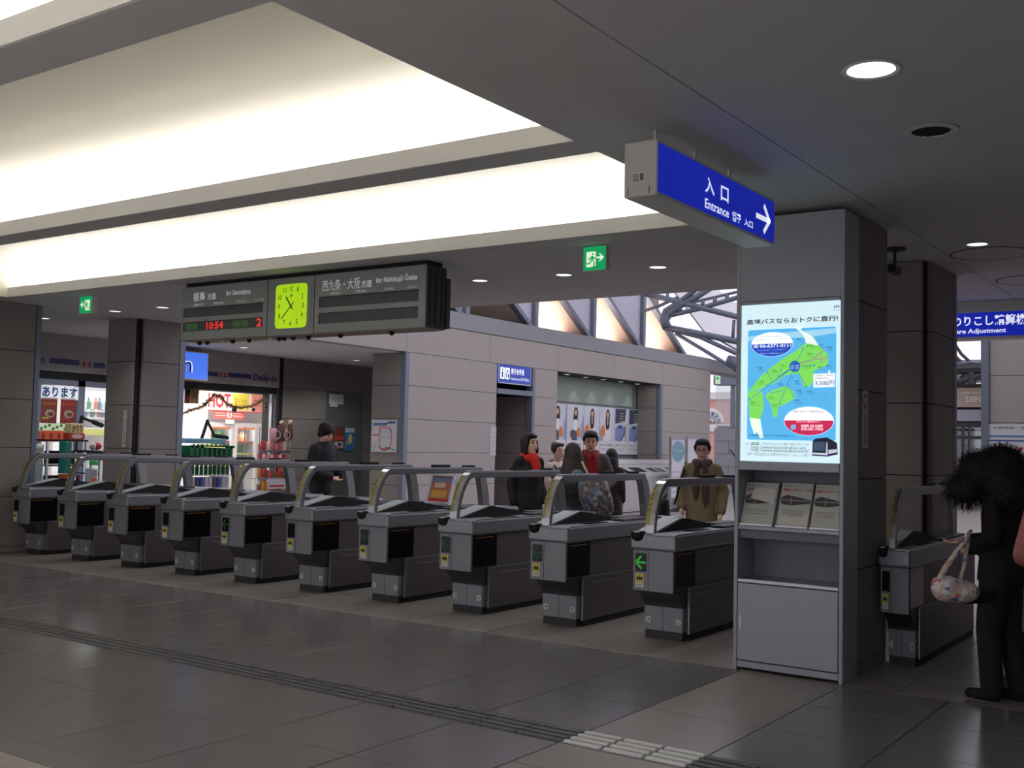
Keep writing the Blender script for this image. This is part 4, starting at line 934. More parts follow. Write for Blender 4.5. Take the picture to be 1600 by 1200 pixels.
# six posters in the lit recess
PXs = -14.555
edges = [(868.5, 883), (883.8, 910), (910.6, 935), (935.6, 958.8), (959.4, 980.6), (981, 1003.8)]
plabs = ['poster of a woman with an orange bag, cut by the left edge of the recess', 'poster of a woman turned sideways with an orange bag, second from left in the recess',
         'poster of a woman holding an orange bag before her, third from left in the recess', 'poster of a seated woman with an orange bag, beside the train posters',
         'poster of a blue grey train at night, beside the woman posters', 'poster of a blue grey train at night, rightmost in the recess']
HAIR_C = C(34, 26, 24); SKIN_C = C(214, 168, 140); PALE = C(206, 206, 222); ORANGE = C(224, 128, 66)
for k, ((xa, xb), lab) in enumerate(zip(edges, plabs)):
    a = on('x', PXs, xa, 712 if k < 4 else 706); b = on('x', PXs, xb, 700)
    zt = 2.66; z0 = 1.40
    if k == 0: a.y = b.y-0.86
    wd, h = b.y-a.y, zt-z0
    t = thing('wall_poster', lab, 'poster', (PXs, a.y, z0), 0, 'posters in the lit recess')
    MB().box(-0.005, 0.015, 0, wd, 0, h).bevel(0.003, 1).build('poster_board', PALE, t)
    f = Frame((0.016, 0, 0), (0, 1, 0), (0, 0, 1)); S = lambda pts: [(x*wd, y*h) for x, y in pts]
    sheet('white_foot', C(226, 224, 228), f, rect(0.01, 0.01, wd-0.01, h*0.27), 0.001, t)
    text(('暮らしの新提案', '暮らしの新提案', '秋の大感謝祭', '秋の大感謝祭', '特急で行く冬の旅', '特急で行く冬の旅')[k], C(70, 60, 70) if k < 4 else C(80, 70, 140), f, 0.06*wd, 0.17*h, 0.9*wd, 0.23*h, 0.002, t)
    sheet_many('poster_print', C(150, 140, 170), f, [rect(0.06*wd, 0.12*h, 0.8*wd, 0.13*h), rect(0.06*wd, 0.08*h, 0.7*wd, 0.09*h)], 0.002, t)
    if k < 4:
        sd = k < 2; cx = 0.5
        sheet('printed_blue', C(150, 164, 196), f, S([(0.86, 0.29), (0.99, 0.29), (0.99, 0.8), (0.86, 0.6)]) if sd else S([(0.01, 0.29), (0.2, 0.29), (0.1, 0.5), (0.01, 0.55)]), 0.0012, t)
        sheet('printed_hair', HAIR_C, f, S([(0.42, 0.90), (0.5, 0.955), (0.6, 0.94), (0.66, 0.86), (0.64, 0.58 if not sd else 0.68), (0.60, 0.54 if not sd else 0.66), (0.42, 0.52 if not sd else 0.68), (0.38, 0.7)]), 0.002, t)
        sheet('printed_face', SKIN_C, f, oval(0.52*wd, 0.84*h, 0.075*wd, 0.062*h, 14), 0.003, t)
        if sd:
            sheet('printed_blouse', C(232, 230, 234), f, S([(0.42, 0.70), (0.62, 0.70), (0.66, 0.56), (0.58, 0.46), (0.40, 0.48), (0.36, 0.58)]), 0.0034, t)
            sheet('printed_skirt', C(84, 86, 100), f, S([(0.36, 0.50), (0.60, 0.46), (0.62, 0.28), (0.34, 0.28), (0.2, 0.38), (0.22, 0.46)]), 0.0038, t)
            sheet('printed_bag', ORANGE, f, S([(0.62, 0.50), (0.66, 0.56), (0.82, 0.50), (0.82, 0.36), (0.70, 0.34), (0.60, 0.38)]), 0.0042, t)
        else:
            sheet('printed_blouse', C(228, 226, 232), f, S([(0.36, 0.60), (0.7, 0.60), (0.76, 0.36), (0.6, 0.29), (0.3, 0.29), (0.30, 0.44)]), 0.0018, t)
            sheet('printed_neck', SKIN_C, f, S([(0.485, 0.8), (0.555, 0.8), (0.56, 0.66), (0.52, 0.61), (0.48, 0.66)]), 0.0028, t)
            sheet('printed_bag', ORANGE, f, S([(0.08, 0.56), (0.2, 0.62), (0.34, 0.58), (0.36, 0.42), (0.2, 0.36), (0.08, 0.42)]), 0.0042, t)
    else:
        sheet('printed_night', C(62, 70, 96), f, S([(0.02, 0.99), (0.82, 0.99), (0.72, 0.72), (0.02, 0.66)]), 0.0014, t)
        sheet('printed_train', C(128, 144, 190), f, S([(0.03, 0.31), (0.03, 0.56), (0.2, 0.64), (0.5, 0.65), (0.7, 0.58), (0.72, 0.46), (0.5, 0.34), (0.3, 0.29)]), 0.002, t)
        sheet('printed_window', C(30, 34, 50), f, S([(0.24, 0.60), (0.5, 0.62), (0.5, 0.58), (0.24, 0.56)]), 0.003, t)
        sheet_many('printed_night', C(70, 80, 120), f, [S([(0.66, 0.62), (0.74, 0.6), (0.74, 0.44), (0.45, 0.29), (0.36, 0.29), (0.66, 0.46)])], 0.0026, t)
        sheet_many('printed_lights', C(236, 226, 190), f, [rect((0.36+0.1*i)*wd, (0.72+0.055*j)*h, (0.41+0.1*i)*wd, (0.735+0.055*j)*h) for i in range(3) for j in range(4)], 0.003, t)
        sheet('printed_path', C(186, 176, 170), f, S([(0.78, 0.68), (0.9, 0.66), (0.86, 0.29), (0.72, 0.29)]), 0.0016, t)
for k in range(5):
    px, py = ((886, 585), (915, 589.5), (943, 593), (970, 596.5), (996, 600))[k]
    p = on('z', 3.355, px, py)
    downlight(px, py, 0.075, ['first', 'second', 'third', 'fourth', 'fifth'][k]+' small spotlight from the left in the soffit over the posters', LAMP, 3.355)
    sp = bpy.data.lights.new('poster_spot', 'SPOT'); sp.energy = 7; sp.spot_size = 1.5; sp.spot_blend = 0.6; sp.shadow_soft_size = 0.05; sp.color = (0.85, 1, 0.85)
    so = bpy.data.objects.new('poster_spot', sp); COL.objects.link(so); so.location = (max(-14.3, p.x-0.2), p.y, 3.33)

# ---- fare machine under the posters
FM = C(176, 174, 180, 0.4)
ma, mb_ = 22.6, 27.9
t = thing('ticket_machine', 'long white sloping fare machine counter with black slots below the posters', 'machine', (-13.75, ma, 0))
L = mb_-ma
MB().prism([(0, 0, 0.02), (0, 0, 1.16), (0.2, 0, 1.16), (0.80, 0, 0.93), (0.82, 0, 0.88), (0.82, 0, 0.02)], (0, L, 0)).build('machine_body', FM, t)
MB().prism([(0.0, 0, 1.17), (0.0, 0, 1.29), (0.05, 0, 1.29), (0.05, 0, 1.17)], (0, L, 0)).build('upstand', C(214, 210, 212), t)
sl = Vector((0.6, 0, -0.23)).normalized()
fm = Frame((0.2, 0, 1.161), (0, 1, 0), (-sl.x, 0, -sl.z))
for (y0, y1, u0, u1) in ((2.6, 2.95, -0.5, -0.25), (3.05, 3.35, -0.5, -0.25), (3.75, 3.9, -0.45, -0.2), (4.0, 4.15, -0.45, -0.2), (1.7, 2.3, -0.5, -0.2), (0.9, 1.4, -0.5, -0.2)):
    sheet('black_slot', BLACKG, fm, rect(y0, u0, y1, u1), 0.004, t)
MB().box(0.82, 0.83, 0.05, L/2-0.02, 0.08, 0.88).build('front_door', FM, t); MB().box(0.82, 0.83, L/2+0.02, L-0.05, 0.08, 0.88).build('front_door', FM, t)
MB().box(0.83, 0.836, L/2+0.5, L/2+0.75, 0.6, 0.72).build('blue_label', C(70, 90, 170), t)
# brochure stand with two boards
for (x0, x1, y0, y1, lab, blue_) in ((1047, 1070.5, 683, 745, 'grey framed notice stand with a blue circle, right of the lit recess', True), (1072, 1105, 682, 745, 'grey framed white notice stand behind the man in glasses', False)):
    X = -12.55
    a, b = on('x', X, x0, 700), on('x', X, x1, 700); z1 = on('x', X, x0, y0).z
    t = thing('notice_stand', lab, 'notice stand', (X, a.y, 0)); wd = b.y-a.y
    for y in (0, wd-0.05): MB().box(-0.03, 0.03, y, y+0.05, 0.0, z1).build('frame_post', STEEL, t)
    for z in (0.30, z1-0.05): MB().box(-0.025, 0.025, 0.051, wd-0.051, z, z+0.05).build('frame_rail', STEEL, t)
    MB().box(-0.01, 0.01, 0.051, wd-0.051, 0.351, z1-0.051).build('notice_board', C(206, 204, 216), t)
    MB().box(-0.25, 0.25, 0, 0.05, 0, 0.04).box(-0.25, 0.25, wd-0.05, wd, 0, 0.04).build('feet', GATE_D, t)
    f = Frame((0.0115, 0, 0), (0, 1, 0), (0, 0, 1))
    if blue_:
        sheet('blue_circle', C(120, 160, 176), f, oval(wd/2, z1-0.36, wd*0.42, 0.27, 24), 0.001, t)
        text('おすすめ情報', C(210, 224, 228), f, wd*0.25, z1-0.38, wd*0.75, z1-0.32, 0.003, t)
    sheet_many('notice_lines', C(150, 150, 160), f, [rect(wd*0.15, z1-0.9-0.13*k, wd*(0.85 if k % 2 else 0.7), z1-0.88-0.13*k) for k in range(5)], 0.002, t)
# leaning poster stand behind the gates
a, b = on('y', 12.0, 652, 741), on('y', 12.0, 690, 741)
t = thing('poster_stand', 'white framed poster stand with an orange food poster, leaning behind the gates', 'poster stand', (a.x, 12.0, 0))
wd = b.x-a.x; hz = b.z; n_ = 0.2
def slant(x0, x1, z0, z1, d0, d1):
    k = lambda z: 0.3*z
    return [(x0, k(z0)-d1, z0), (x1, k(z0)-d1, z0), (x1, k(z0)-d0, z0), (x0, k(z0)-d0, z0), (x0, k(z1)-d1, z1), (x1, k(z1)-d1, z1), (x1, k(z1)-d0, z1), (x0, k(z1)-d0, z1)]
FRW = C(206, 214, 226)
MB().hexa(slant(0, 0.035, 0.05, hz, 0, 0.03)).build('frame_post', FRW, t); MB().hexa(slant(wd-0.035, wd, 0.05, hz, 0, 0.03)).build('frame_post', FRW, t)
MB().hexa(slant(0.036, wd-0.036, hz-0.035, hz, 0, 0.03)).build('frame_rail', FRW, t); MB().hexa(slant(0.036, wd-0.036, 0.62, 0.655, 0, 0.03)).build('frame_rail', FRW, t)
MB().hexa(slant(0.036, wd-0.036, 0.656, hz-0.036, 0.005, 0.012)).build('poster_sheet', C(196, 120, 84), t)
MB().hexa(slant(0.036, wd-0.036, 0.68, 0.80, 0.012, 0.014)).build('red_band', C(190, 50, 44), t); MB().hexa(slant(0.06, wd-0.1, 0.82, 0.92, 0.012, 0.014)).build('yellow_band', C(220, 170, 80), t)
MB().hexa(slant(0.036, wd-0.036, hz-0.12, hz-0.06, 0.012, 0.014)).build('blue_band', C(120, 140, 180), t); MB().hexa(slant(0.1, wd-0.15, 0.96, 1.03, 0.012, 0.014)).build('food_picture', C(226, 200, 170), t)
MB().tube([(0.03, 0.3*hz, hz-0.05), (0.03, 0.75, 0)], 0.012).tube([(wd-0.03, 0.3*hz, hz-0.05), (wd-0.03, 0.75, 0)], 0.012).build('rear_legs', STEEL, t)
# slender barrier post with its cord
p = on('y', 12.6, 691, 790)
t = thing('barrier_post', 'thin barrier cord post with a shiny top by the leaning poster', 'barrier post', (p.x, 12.6, 0))
MB().tube([(0, 0, 0.02), (-0.03, 0, 1.08)], 0.008).build('post', GATE_D, t); MB().lathe([(0, 0), (0.12, 0), (0.1, 0.03), (0, 0.035)], n=16).build('post_foot', GATE_D, t)
MB().ball((0.01, 0, 1.1), 0.035, 2, (1.6, 1, 0.8)).build('post_cap', STEEL, t, smooth=True)

# ================================================================== FAR OUTDOORS
def truss_pt(px, py, Y): return on('y', Y, px, py)
TR = mat('blue grey painted steel tube', (112, 122, 140), 0.45, 0.3)
t = thing('roof_truss', 'grey steel tube truss with forked node above the far end of the hall', 'truss', on('y', 25.0, 1043, 512)); o0 = t.location.copy()
def tr(name, pts, r, Y=25.0, n=10):
    return MB().tube([on('y', Y+dy, x, y)-o0 for x, y, dy in pts], r, n).build(name, TR, t, smooth=True)
tr('chord', [(1008, 459, 0), (1050, 469, 0), (1100, 482, 0), (1152, 495, 0), (1230, 512, 0), (1330, 528, 0)], 0.075)
tr('chord', [(1042, 512, 0), (1090, 521, 0), (1150, 533, 0), (1230, 545, 0), (1330, 556, 0)], 0.085)
tr('chord', [(1048, 515, 0), (1095, 527, 0), (1150, 552, 0), (1210, 575, 0)], 0.055)
tr('forked_node', [(1042, 512, 0), (1040, 500, 0), (1046, 490, 0), (1062, 478, 0), (1085, 466, 0), (1110, 450, 0)], [0.12, 0.10, 0.09, 0.08, 0.08, 0.08])
tr('forked_node', [(1042, 512, 0), (1036, 500, 0), (1040, 486, 0), (1060, 473, 0), (1080, 458, 0), (1100, 440, 0)], [0.12, 0.10, 0.08, 0.07, 0.07, 0.07])
tr('lattice_chord', [(1046, 493, 0), (1090, 483, 0), (1152, 465, 0), (1230, 440, 0)], 0.06); tr('lattice_chord', [(1040, 484, 0), (1080, 473, 0), (1152, 456, 0), (1230, 432, 0)], 0.035)
for x in (1063, 1098, 1117, 1136): tr('lattice_post', [(x, 483-(x-1063)*0.24+4, 0), (x, 477-(x-1063)*0.24, 0)], 0.05)
tr('tie_rod', [(1000, 488, 0), (1030, 478, 0), (1060, 464, 0)], 0.04); tr('tie_rod', [(1056, 521, 0), (1100, 547, 0), (1142, 573, 0), (1180, 592, 0)], 0.045)
tr('hanger', [(1043, 455, 0), (1043, 470, 0)], 0.04); tr('hanger', [(1147, 500, 0), (1145, 528, 0)], 0.04)
tr('end_node', [(1138, 562, 0), (1150, 566, 0), (1156, 578, 0)], [0.12, 0.16, 0.14])
CAN = mat('pale canopy sheet', (214, 212, 222), 0.7, 0, 0.02, 2, 0, 0)
t = thing('canopy_roof', 'pale curved canopy sheet seen between the roof tubes', 'canopy', on('y', 30, 1100, 500)); o1 = t.location.copy()
top = [on('y', 30, x, y)-o1 for x, y in ((1040, 440), (1100, 520), (1150, 548), (1240, 560))]; bot = [on('y', 34, x, y)-o1 for x, y in ((1090, 430), (1140, 470), (1200, 505), (1300, 530))]
MB().strip(top, bot).strip([p+Vector((0, 0, 0.06)) for p in top], [p+Vector((0, 0, 0.06)) for p in bot]).build('canopy_sheet', CAN, t)
# pink building with an arched window
PB = 61.0
a, b = on('y', PB, 1085, 700), on('y', PB, 1175, 614)
PINKM = mat('salmon pink render', (216, 166, 158), 0.85, 0, 0.05, 2)
t = thing('pink_building', 'pink building with a white arched window seen through the far opening', 'building', (a.x, PB, 0))
bwid = b.x-a.x; bt = on('y', PB, 1120, 624).z
MB().box(0, bwid, 0, 6, 0, bt).build('facade', PINKM, t)
MB().box(-0.1, bwid+0.1, -0.2, 6, bt, on('y', PB, 1120, 613).z).build('cornice', C(232, 226, 226), t)
MB().box(-0.05, bwid+0.05, -0.12, 0, on('y', PB, 1120, 669).z-0.2, on('y', PB, 1120, 663).z).build('string_course', C(228, 220, 218), t)
c0 = on('y', PB, 1112, 660); r1 = on('y', PB, 1132.5, 660).x-c0.x; cxx, czz = c0.x-a.x, c0.z
fp = Frame((0, -0.02, 0), (1, 0, 0), (0, 0, 1))
aw = sheet('window_surround', C(236, 230, 230), fp, oval(cxx, czz, r1, r1, 24, 0, PI), 0.1, t, 0.1)
sheet('window_glass', C(90, 104, 150, 0.2), fp, oval(cxx, czz, r1*0.76, r1*0.76, 24, 0, PI), 0.11, aw)
sheet_many('window_bars', C(230, 226, 228), fp, [line((cxx, czz), (cxx+r1*0.76*math.cos(q_), czz+r1*0.76*math.sin(q_)), 0.07) for q_ in (0.5, 1.05, 1.57, 2.1, 2.65)]+[line((cxx+r1*0.4*math.cos(q_), czz+r1*0.4*math.sin(q_)), (cxx+r1*0.4*math.cos(q_+0.4), czz+r1*0.4*math.sin(q_+0.4)), 0.06) for q_ in [0.4*i for i in range(8)]], 0.13, aw)
# pale shelter beyond the end of the hall wall
a = on('y', 36.0, 1131, 770); 
t = thing('handrail', 'thin slanting handrail by the grey block wall', 'handrail', (a.x, 36.5, 0))
MB().tube([(0, 0, 1.6), (1.1, 0, 0.3)], 0.03).tube([(0.3, 0, 1.6), (1.4, 0, 0.3)], 0.03).build('sloping_rail', GATE_D, t); MB().tube([(0.5, 0, 0), (0.5, 0, 1.05)], 0.03).tube([(1.3, 0, 0), (1.3, 0, 0.45)], 0.03).build('rail_post', GATE_D, t)
# department store front and footbridge seen through the right-hand gap
DY = 34.0
d = lambda x, y: on('y', DY, x, y)
a, b = d(1470, 700), d(1560, 700)
t = thing('store_building', 'beige shop building with a lettered fascia seen through the right gap', 'building', (a.x, DY, 0)); wd = b.x-a.x
BEI = mat('beige fascia', (176, 158, 146), 0.7, 0, 0.05, 3)
zf = [d(1515, y).z for y in (600, 606, 636, 658, 668, 715)]
MB().box(0, wd, 0, 1.5, zf[2], zf[1]).build('fascia', BEI, t); MB().box(0, wd, -0.05, 1.5, zf[3], zf[2]-0.08).build('grey_band', C(150, 150, 164), t); MB().box(0, wd, 0.1, 1.5, zf[2]-0.08, zf[2]).build('band_gap', JOINT, t)
MB().box(0, wd, 0, 0.5, zf[1], zf[0]).build('roof_edge', GATE_D, t)
MB().box(0, wd, 0.05, 0.3, zf[4], zf[3]).build('window_head', GATE_D, t); MB().box(0, wd, 0.0, 0.3, 0, d(1515, 722).z).build('lower_wall', C(120, 116, 122), t)
MB().box(0, d(1506, 700).x-a.x, 0, 0.3, d(1515, 722).z, d(1515, 712).z).build('lower_wall', C(120, 116, 122), t)
for x in (1502, 1512): MB().box(d(x, 700).x-a.x, d(x+3.4, 700).x-a.x, 0, 0.2, 0, zf[4]).build('window_post', GATE_D, t)
MB().box(0, wd, 0.02, 0.2, d(1515, 686).z, d(1515, 681).z).build('window_rail', GATE_D, t)
MB().box(0, wd, 0.24, 0.26, d(1515, 722).z, zf[4]).build('window_pane', GLASS, t)
ft = Frame((0, -0.01, 0), (1, 0, 0), (0, 0, 1)); W_ = C(220, 214, 210)
text('CITY STORE', W_, ft, d(1502.5, 615).x-a.x, d(1500, 617).z, d(1540, 615).x-a.x, d(1500, 612.5).z, 0.02, t, 0.01)
text('DEPARTMENT', W_, ft, d(1509.5, 615).x-a.x, d(1500, 629).z, d(1583, 615).x-a.x, d(1500, 619.5).z, 0.02, t, 0.02)
DY = 33.4
t = thing('footbridge_truss', 'dark steel footbridge frame against the sky in the right gap', 'truss', d(1500, 580)); o2 = t.location.copy()
P2 = lambda x, y: d(x, y)-o2
MB().tube([P2(1480, 568.5), P2(1560, 566.5)], 0.07).build('top_rail', TR, t); MB().tube([P2(1480, 577), P2(1560, 574.5)], 0.16).build('main_chord', GATE_D, t); MB().tube([P2(1480, 602), P2(1515, 592), P2(1560, 580)], 0.11).build('lower_chord', GATE_D, t)
pg = P2(1548, 578); MB().tube([pg, Vector((pg.x, pg.y, -o2.z))], 0.2).build('pier', GATE_D, t)
MB().tube([P2(1518, 567), P2(1518, 600)], 0.13).build('post', GATE_D, t); MB().tube([P2(1507, 568), P2(1507, 577)], 0.05).build('post', TR, t); MB().tube([P2(1527, 567), P2(1528, 595)], 0.05).build('post', TR, t)
MB().tube([P2(1492, 538), P2(1502, 553), P2(1515, 565), P2(1530, 571)], 0.045).build('cable', GATE_D, t); MB().tube([P2(1480, 545), P2(1500, 565), P2(1508, 575)], 0.06).build('cable', GATE_D, t); MB().tube([P2(1500, 590), P2(1515, 580), P2(1530, 592)], 0.04).build('brace', GATE_D, t)

# ================================================================== CONVENIENCE SHOP
SF = -17.4                                   # shop front plane
FAS = mat('shop fascia grey', (150, 144, 142), 0.6)
sh = MB().box(-17.9, SF, 8.6, 16.18, 2.70, HC-0.002).build('wall_shop_front', FAS, kind='structure')
MB().box(-17.9, SF-0.02, 8.6, 16.18, 2.56, 2.70).build('shutter_slot', BLACK, sh)
f = Frame((SF+0.001, 0, 0), (0, 1, 0), (0, 0, 1))
sx = lambda x, y: on('x', SF, x, y)
NAVY = C(44, 52, 110); REDB = C(150, 40, 46)
def fasc_text(s, x0, y0, x1, y1, m, bold=0.004):
    a, b = sx(x0, y1), sx(x1, y0); text(s, m, f, a.y, a.z, b.y, b.z, 0.002, sh, bold)
fasc_text('Daily-in', 395, 587, 433, 597, NAVY, 0.012)
def fband(x0, x1, y, hgt, m, n='fascia_stripe'):
    a, b = sx(x0, y), sx(x1, y); z = (a.z+b.z)/2
    sheet(n, m, f, rect(a.y, z-hgt/2, b.y, z+hgt/2), 0.002, sh)
zs_ = sx(375, 590).z
for x0, x1, m in ((356, 392, NAVY), (320, 341, NAVY), (343.5, 347, REDB), (350, 353.5, REDB), (77, 124, NAVY), (129, 133.5, REDB), (138, 142, REDB), (146, 164, NAVY)):
    y_ = 587+(x0-356)*0.083 if x0 > 200 else 565+(x0-77)*0.085
    fband(x0, x1, y_ if x0 > 200 else y_, 0.095, m)
text('n', NAVY, f, sx(64, 563).y, sx(64, 567).z, sx(70, 563).y, sx(64, 559).z, 0.002, sh, 0.012)
# blue lit projecting sign
a, b = on('x', SF+0.25, 262, 590), on('x', SF+0.25, 326, 552)
t = thing('shop_sign', 'bright blue lit shop sign box with a white outlined letter', 'sign', (SF+0.002, a.y, a.z))
LB = mat('lit light blue sign', (74, 122, 240), 0.4, 0, 0.12, 1.5, 0, 0.75)
MB().box(0, 0.25, 0, b.y-a.y, 0, b.z-a.z).build('sign_box', SIGNBOX, t); MB().box(0.25, 0.256, 0.02, b.y-a.y-0.02, 0.02, b.z-a.z-0.02).build('blue_face', LB, t)
fs_ = Frame((0.258, 0, 0), (0, 1, 0), (0, 0, 1)); u0 = on('x', SF+0.25, 286, 580).y-a.y; u1 = on('x', SF+0.25, 299, 580).y-a.y; hh = b.z-a.z
text('n', SIGNW, fs_, u0-0.02, hh*0.25, u1+0.02, hh*0.66, 0.001, t, 0.02); text('n', C(40, 70, 190), fs_, u0, hh*0.25, u1-0.01, hh*0.63, 0.004, t, 0.004)
# frame, doors, glazing
FRM = mat('dark shop frame', (70, 70, 78), 0.45, 0.3)
jb = sx(432, 650).y
MB().box(SF-0.12, SF+0.005, jb-0.02, 16.18, 0, 2.70).build('shop_pier', FRM, sh); MB().box(SF-0.08, SF, sx(424, 650).y, sx(427, 650).y, 0, 2.56).build('door_post', STEEL, sh)
ya, yb = sx(62, 640).y, 12.3
wn = MB().box(SF-0.08, SF, ya-0.1, ya+0.06, 0, 2.56).box(SF-0.08, SF, sx(124, 640).y-0.04, sx(124, 640).y+0.1, 0, 2.56).box(SF-0.08, SF, ya+0.06, 13.55, 2.46, 2.56).box(SF-0.08, SF, yb+1.15, yb+1.25, 0, 2.46).build('window_2', TRIM, kind='structure')
MB().box(SF-0.045, SF-0.04, ya+0.06, yb+1.2, 0.02, 2.46).build('window_pane', GLASS, wn)
MB().box(SF-0.5, SF+0.02, 8.5, ya-0.1, 0, 2.7).build('shop_pier', FRM, sh)
# interior shell
SHW = mat('shop white wall', (240, 236, 236), 0.6)
si = MB().box(-22.6, -22.5, 8.0, 21.0, 0, 3.2).box(-22.5, SF-0.5, 8.3, 8.4, 0, 3.2).box(-22.5, -17.95, 20.9, 21.0, 0, 3.2).build('wall_shop_inside', SHW, kind='structure')
MB().box(-22.5, -17.92, 8.4, 20.9, 3.15, 3.2).build('shop_ceiling', SHW, si)
TUBE = mat('lit tube', (255, 252, 250), 0.4, 0, 0, 1, 0, 3.0)
for k, y in enumerate((12.2, 14.6, 17.0, 19.4)):
    t = thing('tube_light', ('lit tube light in the shop ceiling over the window', 'lit tube light in the shop ceiling over the entrance', 'lit tube light in the shop ceiling over the fridges', 'lit tube light deep in the shop corner')[k], 'tube light', (-20.0, y, 3.148))
    MB().box(-1.3, 1.3, -0.1, 0.1, -0.05, 0).build('lamp_housing', SHW, t); MB().tube([(-1.25, 0, -0.07), (1.25, 0, -0.07)], 0.03).build('lamp_tube', TUBE, t)
# far inside wall facing the entrance: banner, red panel and fridges on x = -21.6
FX = -21.5
pw = MB().box(FX-0.9, FX-0.72, 14.0, 20.9, 0, 3.15).build('wall_shop_back', SHW, kind='structure')
fx_ = lambda x, y: on('x', FX, x, y)
def banner(name, lab, x0, y0, x1, y1, m, off=0.0):
    a, b = on('x', FX+off, x0, y1), on('x', FX+off, x1, y0)
    t = thing(name, lab, 'banner', (FX+off, a.y, a.z)); MB().box(-0.02, 0, 0, b.y-a.y, 0, b.z-a.z).build('banner_sheet', m, t)
    return t, Frame((0.002, 0, 0), (0, 1, 0), (0, 0, 1)), b.y-a.y, b.z-a.z
BE = lambda r, g, b: C(r, g, b, 0.5, 0.0)
t, f_, wd, h = banner('shop_banner', 'pale pink banner with big red letters HOT over the shop fridges', 312, 615, 420, 641, BE(244, 226, 214), 0.12)
text('HOT', BE(214, 60, 60), f_, 0.11*wd, 0.16*h, 0.43*wd, 0.86*h, 0.001, t, 0.03)
sheet('yellow_panel', BE(236, 216, 80), f_, rect(0.46*wd, 0.1*h, 0.70*wd, 0.9*h), 0.001, t); sheet('pink_panel', BE(238, 158, 140), f_, rect(0.74*wd, 0.08*h, 0.97*wd, 0.92*h), 0.001, t)
text('あったか', BE(200, 150, 60), f_, 0.49*wd, 0.3*h, 0.67*wd, 0.7*h, 0.003, t, 0.01); text('おでん', BE(200, 70, 60), f_, 0.77*wd, 0.3*h, 0.94*wd, 0.7*h, 0.003, t, 0.01)
sheet_many('red_edge', BE(226, 90, 80), f_, [rect(0, 0, wd, 0.05*h), rect(0, 0.95*h, wd, h)], 0.002, t)
t, f_, wd, h = banner('shop_banner', 'red and white strip notice below the HOT banner', 334, 641.5, 382, 654, BE(238, 120, 110), 0.1)
sheet('white_disc', BE(240, 232, 230), f_, oval(0.5*wd, 0.5*h, 0.09*wd, 0.4*h, 14), 0.001, t); text('0', BE(200, 60, 60), f_, 0.47*wd, 0.25*h, 0.53*wd, 0.75*h, 0.003, t, 0.01)
sheet_many('white_lines', BE(248, 210, 204), f_, [rect(0.05*wd, 0.3*h, 0.38*wd, 0.4*h), rect(0.05*wd, 0.6*h, 0.36*wd, 0.68*h), rect(0.62*wd, 0.3*h, 0.94*wd, 0.4*h), rect(0.62*wd, 0.6*h, 0.9*wd, 0.68*h)], 0.001, t)
sheet('lower_strip', BE(238, 236, 230), f_, rect(0.38*wd, -0.5*h, 0.68*wd, -0.05*h), 0.0, t)
t, f_, wd, h = banner('yellow_notice', 'yellow and pink notice on the white shop wall left of the desk lamp', 287, 655, 304, 690, BE(240, 214, 220), 0.3)
sheet('yellow_field', BE(240, 222, 60), f_, rect(0.0, 0.55*h, wd, 0.78*h), 0.001, t); text('atten!', BE(60, 60, 60), f_, 0.05*wd, 0.6*h, 0.9*wd, 0.72*h, 0.003, t, 0.006); sheet('blue_print', BE(110, 160, 210), f_, oval(0.55*wd, 0.88*h, 0.25*wd, 0.07*h, 14), 0.001, t)
sheet_many('pink_print', BE(226, 130, 140), f_, [rect(0.05*wd, 0.38*h, 0.8*wd, 0.46*h), rect(0.1*wd, 0.15*h, 0.6*wd, 0.2*h)], 0.001, t)
for (x0, y0, x1, y1, m, lab) in ((289, 605, 297.5, 630, C(120, 24, 30), 'dark red hanging shop sign half hidden by the steel corner'), (297.5, 605, 311, 630, C(150, 116, 80), 'brown board hanging inside the shop entrance')):
    a, b = on('x', SF-0.3, x0, y1), on('x', SF-0.3, x1, y0)
    t = thing('hanging_board', lab, 'sign', (SF-0.3, a.y, a.z)); MB().box(-0.03, 0, 0, b.y-a.y, 0, b.z-a.z).build('board', m, t); MB().box(-0.02, -0.01, 0.1, 0.12, b.z-a.z, b.z-a.z+0.25).build('hanger', GATE_D, t)
    if x0 < 290:
        g_ = Frame((0.001, 0, 0), (0, 1, 0), (0, 0, 1)); sheet('black_top', BLACK, g_, rect(0, (b.z-a.z)*0.5, b.y-a.y, b.z-a.z), 0.001, t); text('97', C(230, 120, 120), g_, 0.1, 0.08, b.y-a.y-0.05, (b.z-a.z)*0.4, 0.001, t, 0.01)
# tinsel garland with dark balls
pts = [on('x', SF-0.15, x, y) for x, y in ((288, 645), (300, 640), (315, 636), (326, 626), (336, 616), (346, 622), (356, 632), (366, 636), (378, 637), (392, 635), (404, 629), (414, 622))]
t = thing('tinsel_garland', 'brown tinsel garland strung across the shop entrance', 'garland', pts[4])
gb = MB(); cat_ = []
for p, q_ in zip(pts, pts[1:]):
    for k in range(6): cat_.append(p.lerp(q_, k/6))
gb.tube([p-pts[4] for p in cat_], 0.02, 6)
for p in cat_:
    for k in range(5):
        dv = Vector((random.uniform(-1, 1), random.uniform(-1, 1), random.uniform(-1, 1))).normalized()*0.06; c = p-pts[4]; sd = dv.cross(Vector((0.3, 1, 0.2))).normalized()*0.012
        gb.quad(c-sd, c+dv-sd, c+dv+sd, c+sd)
o = gb.build('tinsel', C(150, 110, 76), t); o['kind'] = 'stuff'
for x, y, r in ((320, 632.5, 0.04), (366, 640, 0.055), (396, 640, 0.04), (415, 630, 0.03), (415, 636, 0.03), (415, 641, 0.03)): MB().ball(on('x', SF-0.15, x, y)-pts[4], r, 2).build('ball_ornament', C(50, 40, 60, 0.2), t, smooth=True)
